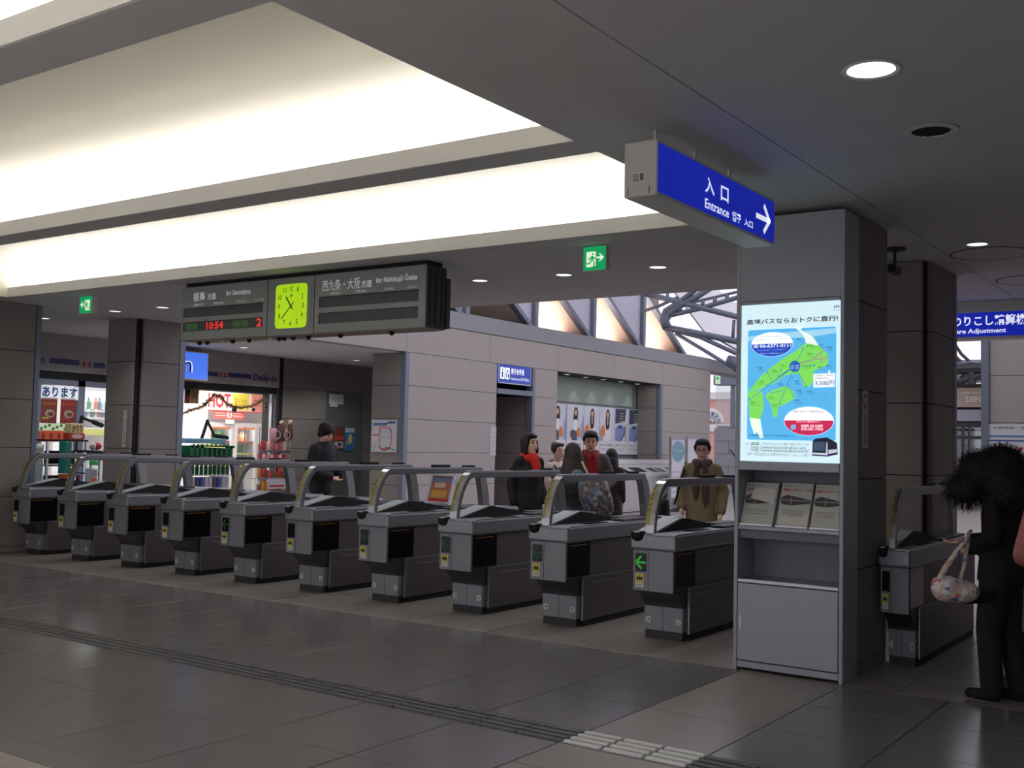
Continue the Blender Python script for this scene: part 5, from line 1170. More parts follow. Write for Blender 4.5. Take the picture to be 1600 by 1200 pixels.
# fridges
bot_mesh = {}
def bottle_mesh(kind):
    if kind not in bot_mesh:
        if kind == 'can': me = MB().lathe([(0, 0), (0.034, 0.0), (0.036, 0.01), (0.036, 0.15), (0.03, 0.165), (0, 0.166)], n=8).mesh('drink_can')
        else: me = MB().lathe([(0, 0), (0.034, 0.0), (0.036, 0.02), (0.036, 0.15), (0.016, 0.19), (0.016, 0.215), (0.02, 0.216), (0.02, 0.235), (0, 0.236)], n=8).mesh('drink_bottle')
        bot_mesh[kind] = me
    return bot_mesh[kind]
_bm = {}
def bottle(kind, m, loc, lab, group, sc=1.0):
    k = (kind, m.name_full)
    if k not in _bm:
        me = bottle_mesh(kind).copy(); me.materials.append(m); _bm[k] = me
    o = link('drink_'+kind, _bm[k], None, loc); o.scale = (sc, sc, sc)
    return tag(o, lab, 'drink', group)
RIM = C(226, 222, 220)
frx = [(323, 363.5), (364.5, 400.5), (401.5, 432)]
zt, zb = fx_(380, 661).z, 0.1
cols3 = [[C(70, 110, 40), C(170, 150, 150), C(190, 90, 50)], [C(190, 130, 90), C(40, 110, 36), C(24, 50, 150)], [C(190, 210, 226), C(200, 190, 120), C(190, 210, 226)]]
for k, (x0, x1) in enumerate(frx):
    y0, y1 = fx_(x0, 690).y, fx_(x1, 690).y; wd = y1-y0
    t = thing('drinks_fridge', ('glass door drinks fridge with orange edge behind the desk lamp', 'glass door drinks fridge with yellow shelf strips, in the middle of the row', 'glass door drinks fridge beside the shop door post')[k], 'fridge', (FX, y0, 0), 0, 'drinks fridges')
    MB().box(-0.7, -0.66, 0, wd, 0.05, zt).box(-0.66, 0, 0, 0.04, 0.05, zt).box(-0.66, 0, wd-0.04, wd, 0.05, zt).box(-0.66, 0, 0.04, wd-0.04, zt-0.06, zt).box(-0.66, 0, 0.04, wd-0.04, 0.05, 0.12).build('cabinet', RIM, t)
    pl_ = bpy.data.lights.new('fridge_lamp', 'POINT'); pl_.energy = 4; pl_.shadow_soft_size = 0.05; po_ = bpy.data.objects.new('fridge_lamp', pl_); COL.objects.link(po_); po_.location = (FX-0.06, y0+wd/2, zt-0.3)
    d_ = MB().box(0.001, 0.03, 0.02, 0.1, 0.12, zt-0.04).box(0.001, 0.03, wd-0.1, wd-0.02, 0.12, zt-0.04).box(0.001, 0.03, 0.1, wd-0.1, zt-0.12, zt-0.04).box(0.001, 0.03, 0.1, wd-0.1, 0.12, 0.2).build('door', RIM, t)
    MB().box(0.012, 0.016, 0.1, wd-0.1, 0.2, zt-0.12).build('door_glass', GLASS, d_)
    MB().box(0.03, 0.034, 0.1, wd-0.1, zt-0.16, zt-0.12).build('orange_edge', C(230, 110, 60, 0.5, 0.3), d_)
    MB().box(-0.62, -0.58, 0.06, 0.1, 0.2, zt-0.1).build('lamp_strip', TUBE, t); MB().box(-0.06, -0.03, 0.05, 0.08, 0.2, zt-0.1).build('lamp_strip', TUBE, t)
    for j, zsh in enumerate((zt-0.47, zt-0.77, zt-1.07)):
        if zsh < 0.15: continue
        s_ = MB().box(-0.64, -0.04, 0.05, wd-0.05, zsh-0.02, zsh).build('shelf', RIM, t)
        MB().box(-0.039, -0.03, 0.05, wd-0.05, zsh-0.04, zsh+0.01).build('shelf_strip', C(236, 206, 60, 0.5, 0.2) if j else C(226, 90, 60, 0.5, 0.2), s_)
        n_ = int((wd-0.24)/0.088)
        for i in range(n_):
            bottle('bottle', cols3[k][j], (FX-0.14, y0+0.165+0.088*i, zsh+0.001), 'small drink bottle lined up on a fridge shelf in the shop', 'bottles in the fridges', 1.08)
# left end: white side wall and pillar inside entrance
MB().box(-20.6, -20.4, fx_(288, 700).y-1.2, on('x', -20.5, 318, 700).y, 0, 2.62).build('wall_shop_pillar', SHW, kind='structure')

# ---- stands in front of the entrance
def rack_things(kind, X, y0, y1, n, z, cols, lab, group, sc=1.0):
    for i in range(n): bottle(kind, cols[i % len(cols)], (X, y0+(y1-y0)*(i+0.5)/n, z), lab, group, sc)
SXs = -16.3
sa, sb = on('x', SXs, 297, 720).y, on('x', SXs, 366, 720).y
zz_ = lambda y: on('x', SXs, 330, y).z
t = thing('drinks_stand', 'wire drinks stand with pale blue header and green bottle crate before the shop', 'display stand', (SXs-0.5, sa, 0)); wd = sb-sa
for y in (0.02, wd-0.02):
    for x in (0.02, 0.48): MB().tube([(x, y, 0), (x, y, zz_(715))], 0.012, 6).build('post', STEEL, t)
for z in (zz_(786), zz_(762), zz_(742)): MB().box(0, 0.5, 0, wd, z-0.015, z).build('shelf', C(210, 212, 216), t)
cr_ = MB().box(0, 0.5, 0, wd, zz_(716), zz_(714))
for i in range(9): cr_.box(0.48, 0.5, wd*i/9+0.01, wd*i/9+wd/9*0.55, zz_(714), zz_(697))
cr_.box(0.485, 0.5, 0, wd, zz_(700), zz_(696)).box(0, 0.02, 0, wd, zz_(714), zz_(697)); cr_.build('green_crate', C(20, 110, 66), t)
MB().box(0.1, 0.42, -0.05, wd*0.86, zz_(693), zz_(685.5)).bevel(0.01, 1).build('blue_header', C(110, 168, 196), t)
MB().hexa([(0.44, wd*0.3, zz_(699)), (0.52, wd*0.3, zz_(699)), (0.52, wd*0.78, zz_(700)), (0.44, wd*0.78, zz_(700)), (0.40, wd*0.28, zz_(694)), (0.42, wd*0.28, zz_(694)), (0.42, wd*0.74, zz_(694)), (0.40, wd*0.74, zz_(694))]).build('yellow_card', C(236, 236, 140), t)
GB = [C(24, 100, 60), C(20, 80, 56)]; WB = [C(206, 206, 214), C(90, 80, 110), C(60, 90, 170), C(190, 190, 200)]
rack_things('bottle', SXs-0.05, sa+0.06, sb-0.06, 9, zz_(714)+0.002, GB, 'green drink bottle standing in the green crate', 'bottles in the green crate')
rack_things('bottle', SXs-0.06, sa+0.06, sb-0.06, 9, zz_(742)+0.002, GB, 'green drink bottle on the stand shelf right below the crate', 'bottles below the crate')
rack_things('can', SXs-0.06, sa+0.06, sb-0.06, 9, zz_(762)+0.002, WB, 'pale or blue drink can on the middle shelf of the drinks stand', 'cans on the stand', 1.2)
rack_things('can', SXs-0.06, sa+0.06, sb-0.06, 9, zz_(786)+0.002, WB[2:]+GB, 'drink can on the lowest shelf of the drinks stand', 'cans on the lowest shelf', 1.2)
def desk_lamp(lab, X, pts, head):
    P_ = [on('x', X, *p) for p in pts]
    t = thing('clamp_lamp', lab, 'lamp', P_[0])
    MB().tube([p-P_[0] for p in P_[:2]], 0.03, 8).build('lower_arm', BLACK, t); MB().tube([p-P_[0] for p in P_[1:]], 0.024, 8).build('upper_arm', BLACK, t)
    h0, h1 = on('x', X, *head[0])-P_[0], on('x', X, *head[1])-P_[0]
    MB().tube([h0, h0.lerp(h1, 0.3), h1], [0.035, 0.055, 0.05], 10, 0.8).build('lamp_head', BLACK, t, smooth=True)
    MB().ball(P_[1]-P_[0], 0.035, 2).build('arm_joint', BLACK, t)
    if X < -17: MB().tube([(0, 0, 0), (0, 0, -P_[0].z+0.02)], 0.02, 8).lathe([(0, 0), (0.1, 0), (0.08, 0.03), (0, 0.035)], (0, 0, -P_[0].z), 14).build('stand_pole', BLACK, t)
desk_lamp('black jointed clamp lamp rising from the drinks stand', SXs-0.3, ((315, 686), (324, 658), (334, 678)), ((333, 680), (355, 684)))
desk_lamp('black jointed clamp lamp in front of the left shop window', SXs-0.75, ((120, 686), (128, 652), (146, 660)), ((143, 658), (160, 665)))
# snack rack
RX = -16.3
ra, rb = on('x', RX, 404, 720).y, on('x', RX, 455, 720).y; zr = lambda y: on('x', RX, 430, y).z
t = thing('snack_rack', 'wire snack rack with pink bags, between shop entrance and man in black', 'display stand', (RX-0.45, ra, 0)); wd = rb-ra
for y in (0.015, wd-0.015):
    for x in (0.015, 0.435): MB().tube([(x, y, 0), (x, y, zr(668))], 0.010, 6).build('post', STEEL, t)
shz = [zr(y) for y in (787, 768, 748, 722, 705)]
for z in shz:
    s_ = MB()
    for i in range(6): s_.tube([(0.02+0.082*i, 0.01, z), (0.02+0.082*i, wd-0.01, z)], 0.006, 5)
    s_.box(0.42, 0.44, 0.01, wd-0.01, z-0.03, z+0.015).build('wire_shelf', STEEL, t)
MB().box(0.442, 0.45, wd*0.3, wd*0.85, zr(764), zr(748)).build('price_card', C(212, 206, 216), t); MB().box(0.45, 0.452, wd*0.35, wd*0.8, zr(761), zr(758)).build('card_print', C(200, 60, 70), t)
def snack(lab, m, c, sx_, sz_, group='snack bags on the rack'):
    b = MB(); rows_f, rows_b = [], []
    for i in range(7):                     # pillow bag: crimped at top and bottom, fullest in the middle
        u = i/6; fu = sz_*0.2*math.sin(PI*min(max(u, 0.02), 0.98))**0.6; hw = sx_/2*(1-0.08*math.sin(PI*u))
        ys_ = [-hw, -hw*0.6, 0, hw*0.6, hw]; th_ = [0.1, 0.75, 1, 0.75, 0.1]
        rows_f.append([(fu*t_+0.001, y_, u*sz_) for y_, t_ in zip(ys_, th_)]); rows_b.append([(-fu*t_-0.001, y_, u*sz_) for y_, t_ in zip(ys_, th_)])
    for rr in (rows_f, rows_b):
        for q0, q1 in zip(rr, rr[1:]): b.strip(q0, q1)
    bmesh.ops.remove_doubles(b.bm, verts=b.bm.verts[:], dist=0.0005)
    o = b.build('snack_bag', m, None, c, True)
    return tag(o, lab, 'snack', group)
PK = [C(226, 150, 160), C(240, 196, 200), C(200, 60, 74), C(236, 214, 206), C(226, 120, 110), C(190, 150, 70)]; OR = [C(220, 140, 50), C(130, 76, 48), C(230, 222, 206), C(96, 110, 60), C(200, 50, 50), C(226, 190, 80)]
slabs = ['snack bag on the lowest rack shelf', 'snack bag on the second rack shelf from below', 'snack bag on the middle rack shelf', 'pink snack bag on the rack shelf above the rail', 'pink snack bag heaped on the top rack shelf']
for k, z in enumerate(shz):
    n_ = 7
    for i in range(n_):
        m = (PK if k > 2 else OR)[random.randrange(6)]
        snack(slabs[k], m, (RX-0.1, ra+wd*(0.06+0.88*(i+0.5)/n_), z+0.016), wd*0.88/n_-0.006, random.uniform(0.13, 0.20), 'bags on shelf of snack rack '+'abcde'[k])
for (x, y, r, lab, m) in ((426, 690, 0.17, 'big pink round snack bag at the left top of the rack', C(236, 170, 184)), (441, 692, 0.15, 'pink bag with pale ring print at the right top of the rack', C(224, 150, 166))):
    p = on('x', RX-0.1, x, y+13); p.z = max(p.z, shz[-1]+0.20); o = snack(lab, m, (p.x, p.y, p.z), 0.2, 0.26, None)
    fr_ = Frame((0.095, 0, -0.05), (0, 1, 0), (0, 0, 1)); sheet_many('printed_ring', C(240, 226, 226), fr_, [line((0.08*math.cos(q_), 0.18+0.08*math.sin(q_)), (0.08*math.cos(q_+0.45), 0.18+0.08*math.sin(q_+0.45)), 0.02) for q_ in [0.42*i for i in range(15)]], 0.03, o)
for (x, y, lab) in ((439, 683, 'brown toy figure bag hung at the top of the snack rack'), (453, 682, 'small brown bag hung at the right top post of the rack')):
    p = on('x', RX-0.05, x, y+6); o = snack(lab, C(110, 70, 54), p, 0.2 if x < 450 else 0.12, 0.32, None)
    MB().ball((0, 0, 0.37), 0.045, 2).build('pale_head', C(226, 190, 160), o, smooth=True)

# ---- left window: stickers on the glass, goods before and behind it
gx = lambda x, y: on('x', SF+0.005, x, y)
def sticker(name, lab, cat, x0, y0, x1, y1, m, X=SF+0.004):
    a, b = on('x', X, x0, y1), on('x', X, x1, y0)
    t = thing(name, lab, cat, (X, a.y, a.z)); MB().box(-0.004, 0, 0, b.y-a.y, 0, b.z-a.z).build('sheet', m, t)
    return t, Frame((0.001, 0, 0), (0, 1, 0), (0, 0, 1)), b.y-a.y, b.z-a.z
t, f_, wd, h = sticker('window_banner', 'white window banner with large blue hiragana letters', 'banner', 64, 605, 123, 622.5, C(240, 244, 248, 0.5, 0.35))
text('あります', C(36, 84, 150), f_, 0.02*wd, 0.14*h, 0.97*wd, 0.92*h, 0.001, t, 0.018)
for (x0, y0, x1, y1, lab, m, kk) in ((63.5, 621.5, 90, 661, 'red food poster on the shop window, next to the frame', C(132, 52, 44), 0), (93.5, 623, 119, 662, 'red food poster on the shop window, beside the mullion', C(142, 40, 44), 1)):
    t, f_, wd, h = sticker('window_poster', lab, 'poster', x0, y0, x1, y1, m)
    sheet('food_picture', C(170, 150, 130), f_, oval(0.55*wd, 0.38*h, 0.32*wd, 0.16*h, 18), 0.001, t); sheet('food_picture', C(110, 60, 40), f_, oval(0.6*wd, 0.36*h, 0.18*wd, 0.08*h, 16), 0.002, t)
    sheet('poster_band', C(176, 60, 40) if kk else C(150, 90, 50), f_, rect(0.02, 0.7*h, wd-0.02, 0.82*h), 0.001, t); sheet('poster_band', C(190, 160, 60) if not kk else C(160, 70, 60), f_, rect(0.02, 0.16*h, 0.5*wd, 0.24*h), 0.001, t)
t, f_, wd, h = sticker('window_strip', 'pale strip with green leaf print low on the shop window', 'banner', 61, 662, 117, 673, C(226, 236, 200, 0.5, 0.2))
sheet_many('leaf_print', C(70, 150, 80), f_, [oval(wd*(0.06+0.11*i), h*(0.5+0.2*((i*7) % 3-1)), wd*0.045, h*0.2, 8) for i in range(9)], 0.001, t)
t, f_, wd, h = sticker('window_strip', 'orange red strip with swirls along the bottom of the shop window', 'banner', 61, 673.5, 122, 690, C(206, 84, 46, 0.5, 0.1))
sheet_many('swirl_print', C(150, 50, 40), f_, [oval(wd*(0.1+0.2*i), h*0.5, wd*0.05, h*0.28, 12) for i in range(5)], 0.001, t)
TX = -16.5
def counter(lab, x0, x1, ytop, X=TX):
    a, b = on('x', X, x0, ytop), on('x', X, x1, ytop); z = (a.z+b.z)/2
    t = thing('display_table', lab, 'table', (X-0.5, a.y, 0)); wd = b.y-a.y
    MB().box(0, 0.5, 0, wd, z-0.03, z).build('table_top', BLACK, t)
    for y in (0.02, wd-0.02):
        for x in (0.02, 0.48): MB().box(x-0.018, x+0.018, y-0.018, y+0.018, 0, z-0.03).build('leg', STEEL, t)
    for zz in (z*0.72, z*0.45): MB().box(0.0, 0.5, 0.04, wd-0.04, zz-0.02, zz).build('shelf', GATE_D, t)
    return a.y, b.y, z
ty0, ty1, tz = counter('black topped display table before the left shop window', 74, 138, 687)
def goods(lab, m, x0, y0, x1, y1, X, cat='goods', name='goods_box', group=None):
    a, b = on('x', X, x0, y1), on('x', X, x1, y0)
    t = thing(name, lab, cat, (X, a.y, a.z), 0, group); MB().box(-0.18, 0, 0, b.y-a.y, 0, b.z-a.z).bevel(0.008, 1).build('box', m, t)
    return t, Frame((0.001, 0, 0), (0, 1, 0), (0, 0, 1)), b.y-a.y, b.z-a.z
t, f_, wd, h = goods('cream box with brown katakana letters standing on the black table', C(222, 204, 150), 110.5, 662, 131, 677, TX-0.05); text('かりり', C(120, 60, 30), f_, 0.1*wd, 0.1*h, 0.9*wd, 0.85*h, 0.001, t, 0.012)
t, f_, wd, h = goods('red box base with white oval under the cream box', C(190, 60, 44), 108, 677.3, 133, 686.6, TX-0.05); sheet('white_oval', C(226, 190, 196), f_, oval(0.5*wd, 0.5*h, 0.36*wd, 0.36*h, 18), 0.001, t)
a, b = on('x', TX, 59, 745), on('x', TX, 73, 693)
t = thing('white_bin', 'pale cylindrical bin standing at the left of the black table', 'bin', (TX-0.1, (a.y+b.y)/2, 0)); rr_ = (b.y-a.y)/2
MB().lathe([(0, 0), (rr_*0.95, 0), (rr_, 0.03), (rr_, b.z-0.06)], n=20).build('bin_body', C(200, 202, 190), t, smooth=True); MB().lathe([(rr_*1.04, b.z-0.08), (rr_*1.04, b.z-0.02), (0.0, b.z)], n=20).build('bin_lid', C(214, 216, 210), t, smooth=True)
MB().lathe([(rr_*1.005, b.z*0.5), (rr_*1.005, b.z*0.75)], n=20).build('bin_label', C(180, 196, 200), t)
DRK = [C(60, 40, 40), C(90, 50, 40), C(50, 54, 70), C(110, 40, 44), C(70, 70, 60)]
for k, (fz, lab) in enumerate(((0.73, 'dark snack bag on the upper shelf of the black table'), (0.46, 'dark snack bag on the lower shelf of the black table'))):
    for i in range(6):
        snack(lab, DRK[(i+k) % 5], (TX-0.12, ty0+(ty1-ty0)*(0.12+0.15*i), tz*fz), 0.125, 0.22, 'bags on table shelf '+'ab'[k])
goods('tall teal box standing upright in the middle of the black table', C(40, 140, 130), 100, 690, 113, 740, TX+0.16)
goods('green and orange stack of boxes below the teal box', C(206, 110, 50), 100, 741, 113, 748, TX+0.16)
ty2, ty3, tz2 = counter('low black stand with wrapped goods beside the stone column', 143, 160, 704, TX+0.52)
p = on('x', TX+0.3, 151.5, 697); o = MB().ball((0, 0, 0), 0.075, 2, (1, 1.1, 0.9)).build('red_package', C(200, 50, 54), None, (p.x, p.y, tz2+0.07), True); tag(o, 'round red package on the low black stand by the column', 'goods')
MB().ball((0, 0, 0.06), 0.03, 1, (1, 2.0, 0.5)).build('package_tie', C(226, 190, 190), o)
p = on('x', TX+0.3, 145, 700); o = MB().ball((0, 0, 0), 0.06, 2, (1, 1.0, 1.1)).build('pale_package', C(222, 210, 206), None, (p.x, p.y, tz2+0.068), True); tag(o, 'round pale package on the low black stand', 'goods')
goods('small bright green card at the foot of the stone column', C(80, 200, 90), 149, 720, 155, 727, TX+0.74, 'card', 'price_card')
t, f_, wd, h = goods('white price board with orange lower half beside the stone column', C(196, 200, 210), 142, 732, 153, 757, TX+0.78, 'card', 'price_board'); sheet('orange_half', C(220, 110, 60), f_, rect(0.01, 0.01, wd-0.01, 0.4*h), 0.001, t); MB().box(-0.1, -0.06, wd*0.4, wd*0.6, -t.location.z, 0).build('stand_post', STEEL, t)
sheet_many('price_lines', C(100, 100, 120), f_, [rect(0.1*wd, (0.5+0.1*k)*h, 0.8*wd, (0.54+0.1*k)*h) for k in range(4)], 0.001, t)
# behind the right half of the window: bright shelf with bottles and a green and yellow counter
IX = -19.5
ix = lambda x, y: on('x', IX, x, y)
a, b = ix(110, 700), ix(185, 700)
t = thing('wall_shelf', 'bright shelf of bottles and cartons seen through the shop window', 'shelf', (IX-0.4, a.y, 0)); wd = b.y-a.y
zsh = [ix(140, y).z for y in (652, 641)]
MB().box(0, 0.02, 0, wd, 0, 2.5).build('back_panel', SHW, t)
for z in zsh+[ix(140, 668).z]: MB().box(0.02, 0.4, 0, wd, z-0.03, z).build('shelf_board', SHW, t)
MB().box(0.41, 0.42, 0, wd, ix(140, 680).z, ix(140, 670).z).build('yellow_panel', C(230, 220, 80), t)
mixc = [C(60, 140, 70), C(226, 226, 220), C(220, 110, 60), C(70, 130, 160), C(226, 226, 220)]
for k, z in enumerate(zsh): rack_things('bottle', IX-0.1, a.y+0.05, b.y-0.05, 12, z+0.002, mixc[k:]+mixc[:k], ('drink bottle on the lower board of the window shelf', 'drink bottle on the upper board of the window shelf')[k], 'bottles on the window shelf '+'ab'[k], 1.1)
text('飲料', C(60, 120, 190), Frame((IX+0.0, 0, 0), (0, 1, 0), (0, 0, 1)), ix(128, 630).y, ix(130, 632).z, ix(158, 630).y, ix(130, 625).z, 0.03, None) if False else None

# ================================================================== PEOPLE
SKIN = mat('skin', (238, 190, 164), 0.55, 0, 0.05, 30); HAIRM = mat('black hair', (24, 20, 20), 0.6, 0, 0.4, 70, 0.6); LIPM = C(160, 70, 66); EYE = C(20, 16, 16, 0.3)
HAIRB = mat('dark brown hair', (46, 34, 32), 0.65, 0, 0.4, 70, 0.6)
def blob(name, m, parent, shapes, voxel=0.012, smooth=6, fac=0.5):
    bm = bmesh.new()
    for s in shapes:
        k = s[0]
        if k == 'c':                          # tapered limb between two joints
            p0, p1, r0, r1 = Vector(s[1]), Vector(s[2]), s[3], s[4]
            for p, r in ((p0, r0), (p1, r1)): bmesh.ops.create_icosphere(bm, subdivisions=2, radius=r, matrix=Matrix.Translation(p))
            d = p1-p0; L = d.length
            if L > 1e-5:
                q = d.to_track_quat('Z', 'Y').to_matrix().to_4x4()
                bmesh.ops.create_cone(bm, cap_ends=True, segments=14, radius1=r0, radius2=r1, depth=L, matrix=Matrix.Translation((p0+p1)/2) @ q)
        elif k == 'e':                        # ellipsoid
            R_ = s[3] if len(s) > 3 else Matrix()
            bmesh.ops.create_icosphere(bm, subdivisions=3, radius=1, matrix=Matrix.Translation(s[1]) @ R_ @ Matrix.Diagonal((*s[2], 1)))
        elif k == 'l':                        # stack of ellipses: (z, cx, cy, rx, ry)
            n = 20; rings = []
            for z, cx, cy, rx, ry in s[1]: rings.append([bm.verts.new((cx+rx*math.cos(2*PI*i/n), cy+ry*math.sin(2*PI*i/n), z)) for i in range(n)])
            for a, b in zip(rings, rings[1:]):
                for i in range(n): bm.faces.new((a[i], a[(i+1) % n], b[(i+1) % n], b[i]))
            bm.faces.new(rings[0][::-1]); bm.faces.new(rings[-1])
    bmesh.ops.recalc_face_normals(bm, faces=bm.faces[:])
    me = bpy.data.meshes.new(name); bm.to_mesh(me); bm.free()
    o = bpy.data.objects.new(name, me); COL.objects.link(o)
    r = o.modifiers.new('r', 'REMESH'); r.mode = 'VOXEL'; r.voxel_size = voxel
    sm = o.modifiers.new('s', 'SMOOTH'); sm.iterations = smooth; sm.factor = fac
    dg = bpy.context.evaluated_depsgraph_get(); dg.update()
    m2 = bpy.data.meshes.new_from_object(o.evaluated_get(dg)); m2.name = name
    o.modifiers.clear(); o.data = m2; bpy.data.meshes.remove(me)
    m2.materials.clear(); m2.materials.append(m)
    for p in m2.polygons: p.use_smooth = True
    if parent: o.parent = parent
    return o
def V(*a): return Vector(a)
def hand_shapes(w, d, side, curl=0.5, s=1.0):
    """palm, four bent fingers and a thumb; w = wrist, d = pointing direction"""
    w, d = Vector(w), Vector(d).normalized()
    acr = Vector((0, 1, 0)) if abs(d.y) < 0.8 else Vector((1, 0, 0))
    acr = (acr-d*acr.dot(d)).normalized(); nrm = d.cross(acr).normalized()*side
    out = [('c', w, w+d*0.045*s, 0.024*s, 0.026*s)]
    for k in (-1.5, -0.5, 0.5, 1.5): out.append(('c', w+d*0.03*s+acr*0.012*k*s, w+d*0.088*s+acr*0.0185*k*s, 0.015*s, 0.0125*s))
    for k, L in ((-1.5, 0.058), (-0.5, 0.072), (0.5, 0.078), (1.5, 0.070)):
        b = w+d*0.09*s+acr*0.0205*k*s; p, dd = b, d.copy()
        for j, f in enumerate((0.45, 0.32, 0.23)):
            dd = (dd+nrm*curl*0.55*(j+0.5)).normalized(); q_ = p+dd*L*f*s; out.append(('c', p, q_, (0.0095-j*0.001)*s, (0.0088-j*0.001)*s)); p = q_
    tb = w+d*0.03*s+acr*0.024*s; t1 = tb+(d*0.6+acr*0.7+nrm*0.35).normalized()*0.038*s; t2 = t1+(d*0.9+acr*0.2+nrm*0.4).normalized()*0.03*s
    out += [('c', tb, t1, 0.013*s, 0.011*s), ('c', t1, t2, 0.0105*s, 0.009*s)]
    return out
def person(label, loc, rz, h, P, group=None):
    """faces local -y; +x is the person's left"""
    t = thing('person', label, 'person', loc, rz, group)
    k = h/1.70; fem = P.get('fem', False)
    sw = (0.140 if fem else 0.158)*k; hz = 0.90*k
    lean = P.get('lean', 0.0); tw = P.get('head', 0.0); nod = P.get('nod', 0.0)
    hc = V(0, -0.02*k-lean, 1.575*k-P.get('drop', 0)*k)                  # head centre
    Rh = Matrix.Rotation(tw, 4, 'Z') @ Matrix.Rotation(nod, 4, 'X')
    H = lambda x, y, z: hc + (Rh @ V(x*k, y*k, z*k))
    neck = V(0, 0.005-lean*0.7, 1.41*k-P.get('drop', 0)*0.6*k)
    S = [('e', H(0, 0.012, 0.03), (0.074*k, 0.092*k, 0.092*k), Rh), ('e', H(0, -0.012, -0.04), (0.062*k, 0.072*k, 0.080*k), Rh), ('c', H(0, -0.052, -0.098), H(0, -0.03, -0.085), 0.026*k, 0.045*k),
         ('c', H(0, -0.082, 0.012), H(0, -0.100, -0.022), 0.009*k, 0.0135*k), ('e', H(-0.075, 0.012, -0.01), (0.012*k, 0.022*k, 0.032*k), Rh), ('e', H(0.075, 0.012, -0.01), (0.012*k, 0.022*k, 0.032*k), Rh),
         ('c', H(-0.034, -0.064, -0.02), H(0.034, -0.064, -0.02), 0.020*k, 0.020*k), ('c', H(-0.016, -0.080, -0.058), H(0.016, -0.080, -0.058), 0.010*k, 0.010*k),
         ('c', neck, H(0, 0.015, -0.05), 0.052*k, 0.05*k)]
    S.append(('l', [(0.86*k, 0, 0, 0.15*k, 0.11*k), (1.02*k, 0, 0, 0.13*k, 0.095*k), (1.22*k, 0, -lean*.3, 0.145*k, 0.105*k), (1.35*k, 0, -lean*.5, sw*0.92, 0.09*k), (1.42*k, 0, -lean*.6, 0.07*k, 0.06*k)]))
    legs = P.get('legs', {})
    J = {}
    for sd, nm in ((-1, 'R'), (1, 'L')):
        hip = V(sd*0.085*k, 0, 0.88*k); off = legs.get(nm, (0, 0)); kn = V(sd*0.09*k, -0.02+off[0]*0.5, 0.48*k); an = V(sd*0.09*k, 0.02+off[0], 0.09*k)
        S += [('c', hip, kn, 0.082*k, 0.055*k), ('c', kn, an, 0.052*k, 0.038*k), ('c', an+V(0, 0.02, -0.045*k), an+V(0, -0.13*k, -0.058*k), 0.038*k, 0.032*k)]
        sh = V(sd*sw, 0-lean*.5, 1.365*k-P.get('drop', 0)*0.5*k); el, wr = P['arms'][nm]; el, wr = V(el[0]*0.78, el[1], el[2])*k, V(wr[0]*0.82, wr[1], wr[2])*k
        S += [('c', sh, el, 0.05*k, 0.04*k), ('c', el, wr, 0.038*k, 0.026*k)]
        S += hand_shapes(wr, (wr-el).normalized(), -sd, P.get('curl', 0.5), k)
        J[nm] = (hip, kn, an, sh, el, wr)
    body = blob('body', SKIN, t, S, P.get('voxel', 0.0085), 4, 0.5)
    if P.get('face', True):
        ez = lambda x, y, z, rx, ry, rz_, m, n: MB().ball((0, 0, 0), 1, 2, (rx*k, ry*k, rz_*k)).build(n, m, body, smooth=True)
        for sx_ in (-1, 1):
            for (n, m, pos, r) in (('eye', EYE, (sx_*0.031, -0.078, 0.008), (0.015, 0.007, 0.006)), ('eyebrow', P.get('hairm', HAIRM), (sx_*0.032, -0.080, 0.034), (0.020, 0.006, 0.0045))):
                o = ez(0, 0, 0, *r, m, n); o.location = H(*pos); o.rotation_euler = (nod, 0, tw)
        o = ez(0, 0, 0, 0.021, 0.007, 0.0075, LIPM, 'mouth'); o.location = H(0, -0.089, -0.060); o.rotation_euler = (nod, 0, tw)
    return t, body, k, H, J, Rh, sw
def shoes(t, J, k, m):
    S = []
    for nm in 'RL':
        a = J[nm][2]; blob('shoe', m, t, [('c', a+V(0, 0.03*k, -0.04*k), a+V(0, -0.14*k, -0.052*k), 0.048*k, 0.038*k), ('c', a+V(0, 0.025*k, -0.055*k), a+V(0, -0.14*k, -0.06*k), 0.035*k, 0.030*k), ('c', a, a+V(0, 0, -0.03*k), 0.045*k, 0.05*k)], 0.014, 3)
def trousers(t, J, k, m, w_=1.0):
    S = [('l', [(0.80*k, 0, 0, 0.15*k, 0.12*k), (0.96*k, 0, 0, 0.155*k, 0.115*k), (1.02*k, 0, 0, 0.14*k, 0.105*k)])]
    for nm in 'RL':
        hip, kn, an = J[nm][:3]; S += [('c', hip, kn, 0.098*k*w_, 0.075*k*w_), ('c', kn, an+V(0, 0.01, 0.0), 0.074*k*w_, 0.066*k*w_)]
    return blob('trousers', m, t, S, 0.016, 4)
def coat(t, J, k, m, rings, sleeve=(0.066, 0.056, 0.050), extra=(), name='coat', voxel=0.014, wrist=0.88, sw=0.18):
    S = [('l', [(z*k, cx*k, cy*k, rx*k*0.88, ry*k*0.95) for z, cx, cy, rx, ry in rings])]
    for nm in 'RL':
        sh, el, wr = J[nm][3:6]; w2 = el.lerp(wr, wrist)
        S += [('c', V(0, sh.y, sh.z+0.015*k), sh, 0.075*k, sleeve[0]*k*0.9), ('c', sh, el, sleeve[0]*k*0.9, sleeve[1]*k*0.95), ('c', el, w2, sleeve[1]*k*0.95, sleeve[2]*k)]
    return blob(name, m, t, S+list(extra), voxel, 5)
def hair_cap(t, H, k, Rh, m, extra, low=0.0, voxel=0.011):
    S = [('e', H(0, 0.030, 0.046), (0.086*k, 0.094*k, 0.092*k), Rh)]+extra
    return blob('hair', m, t, S, voxel, 5)

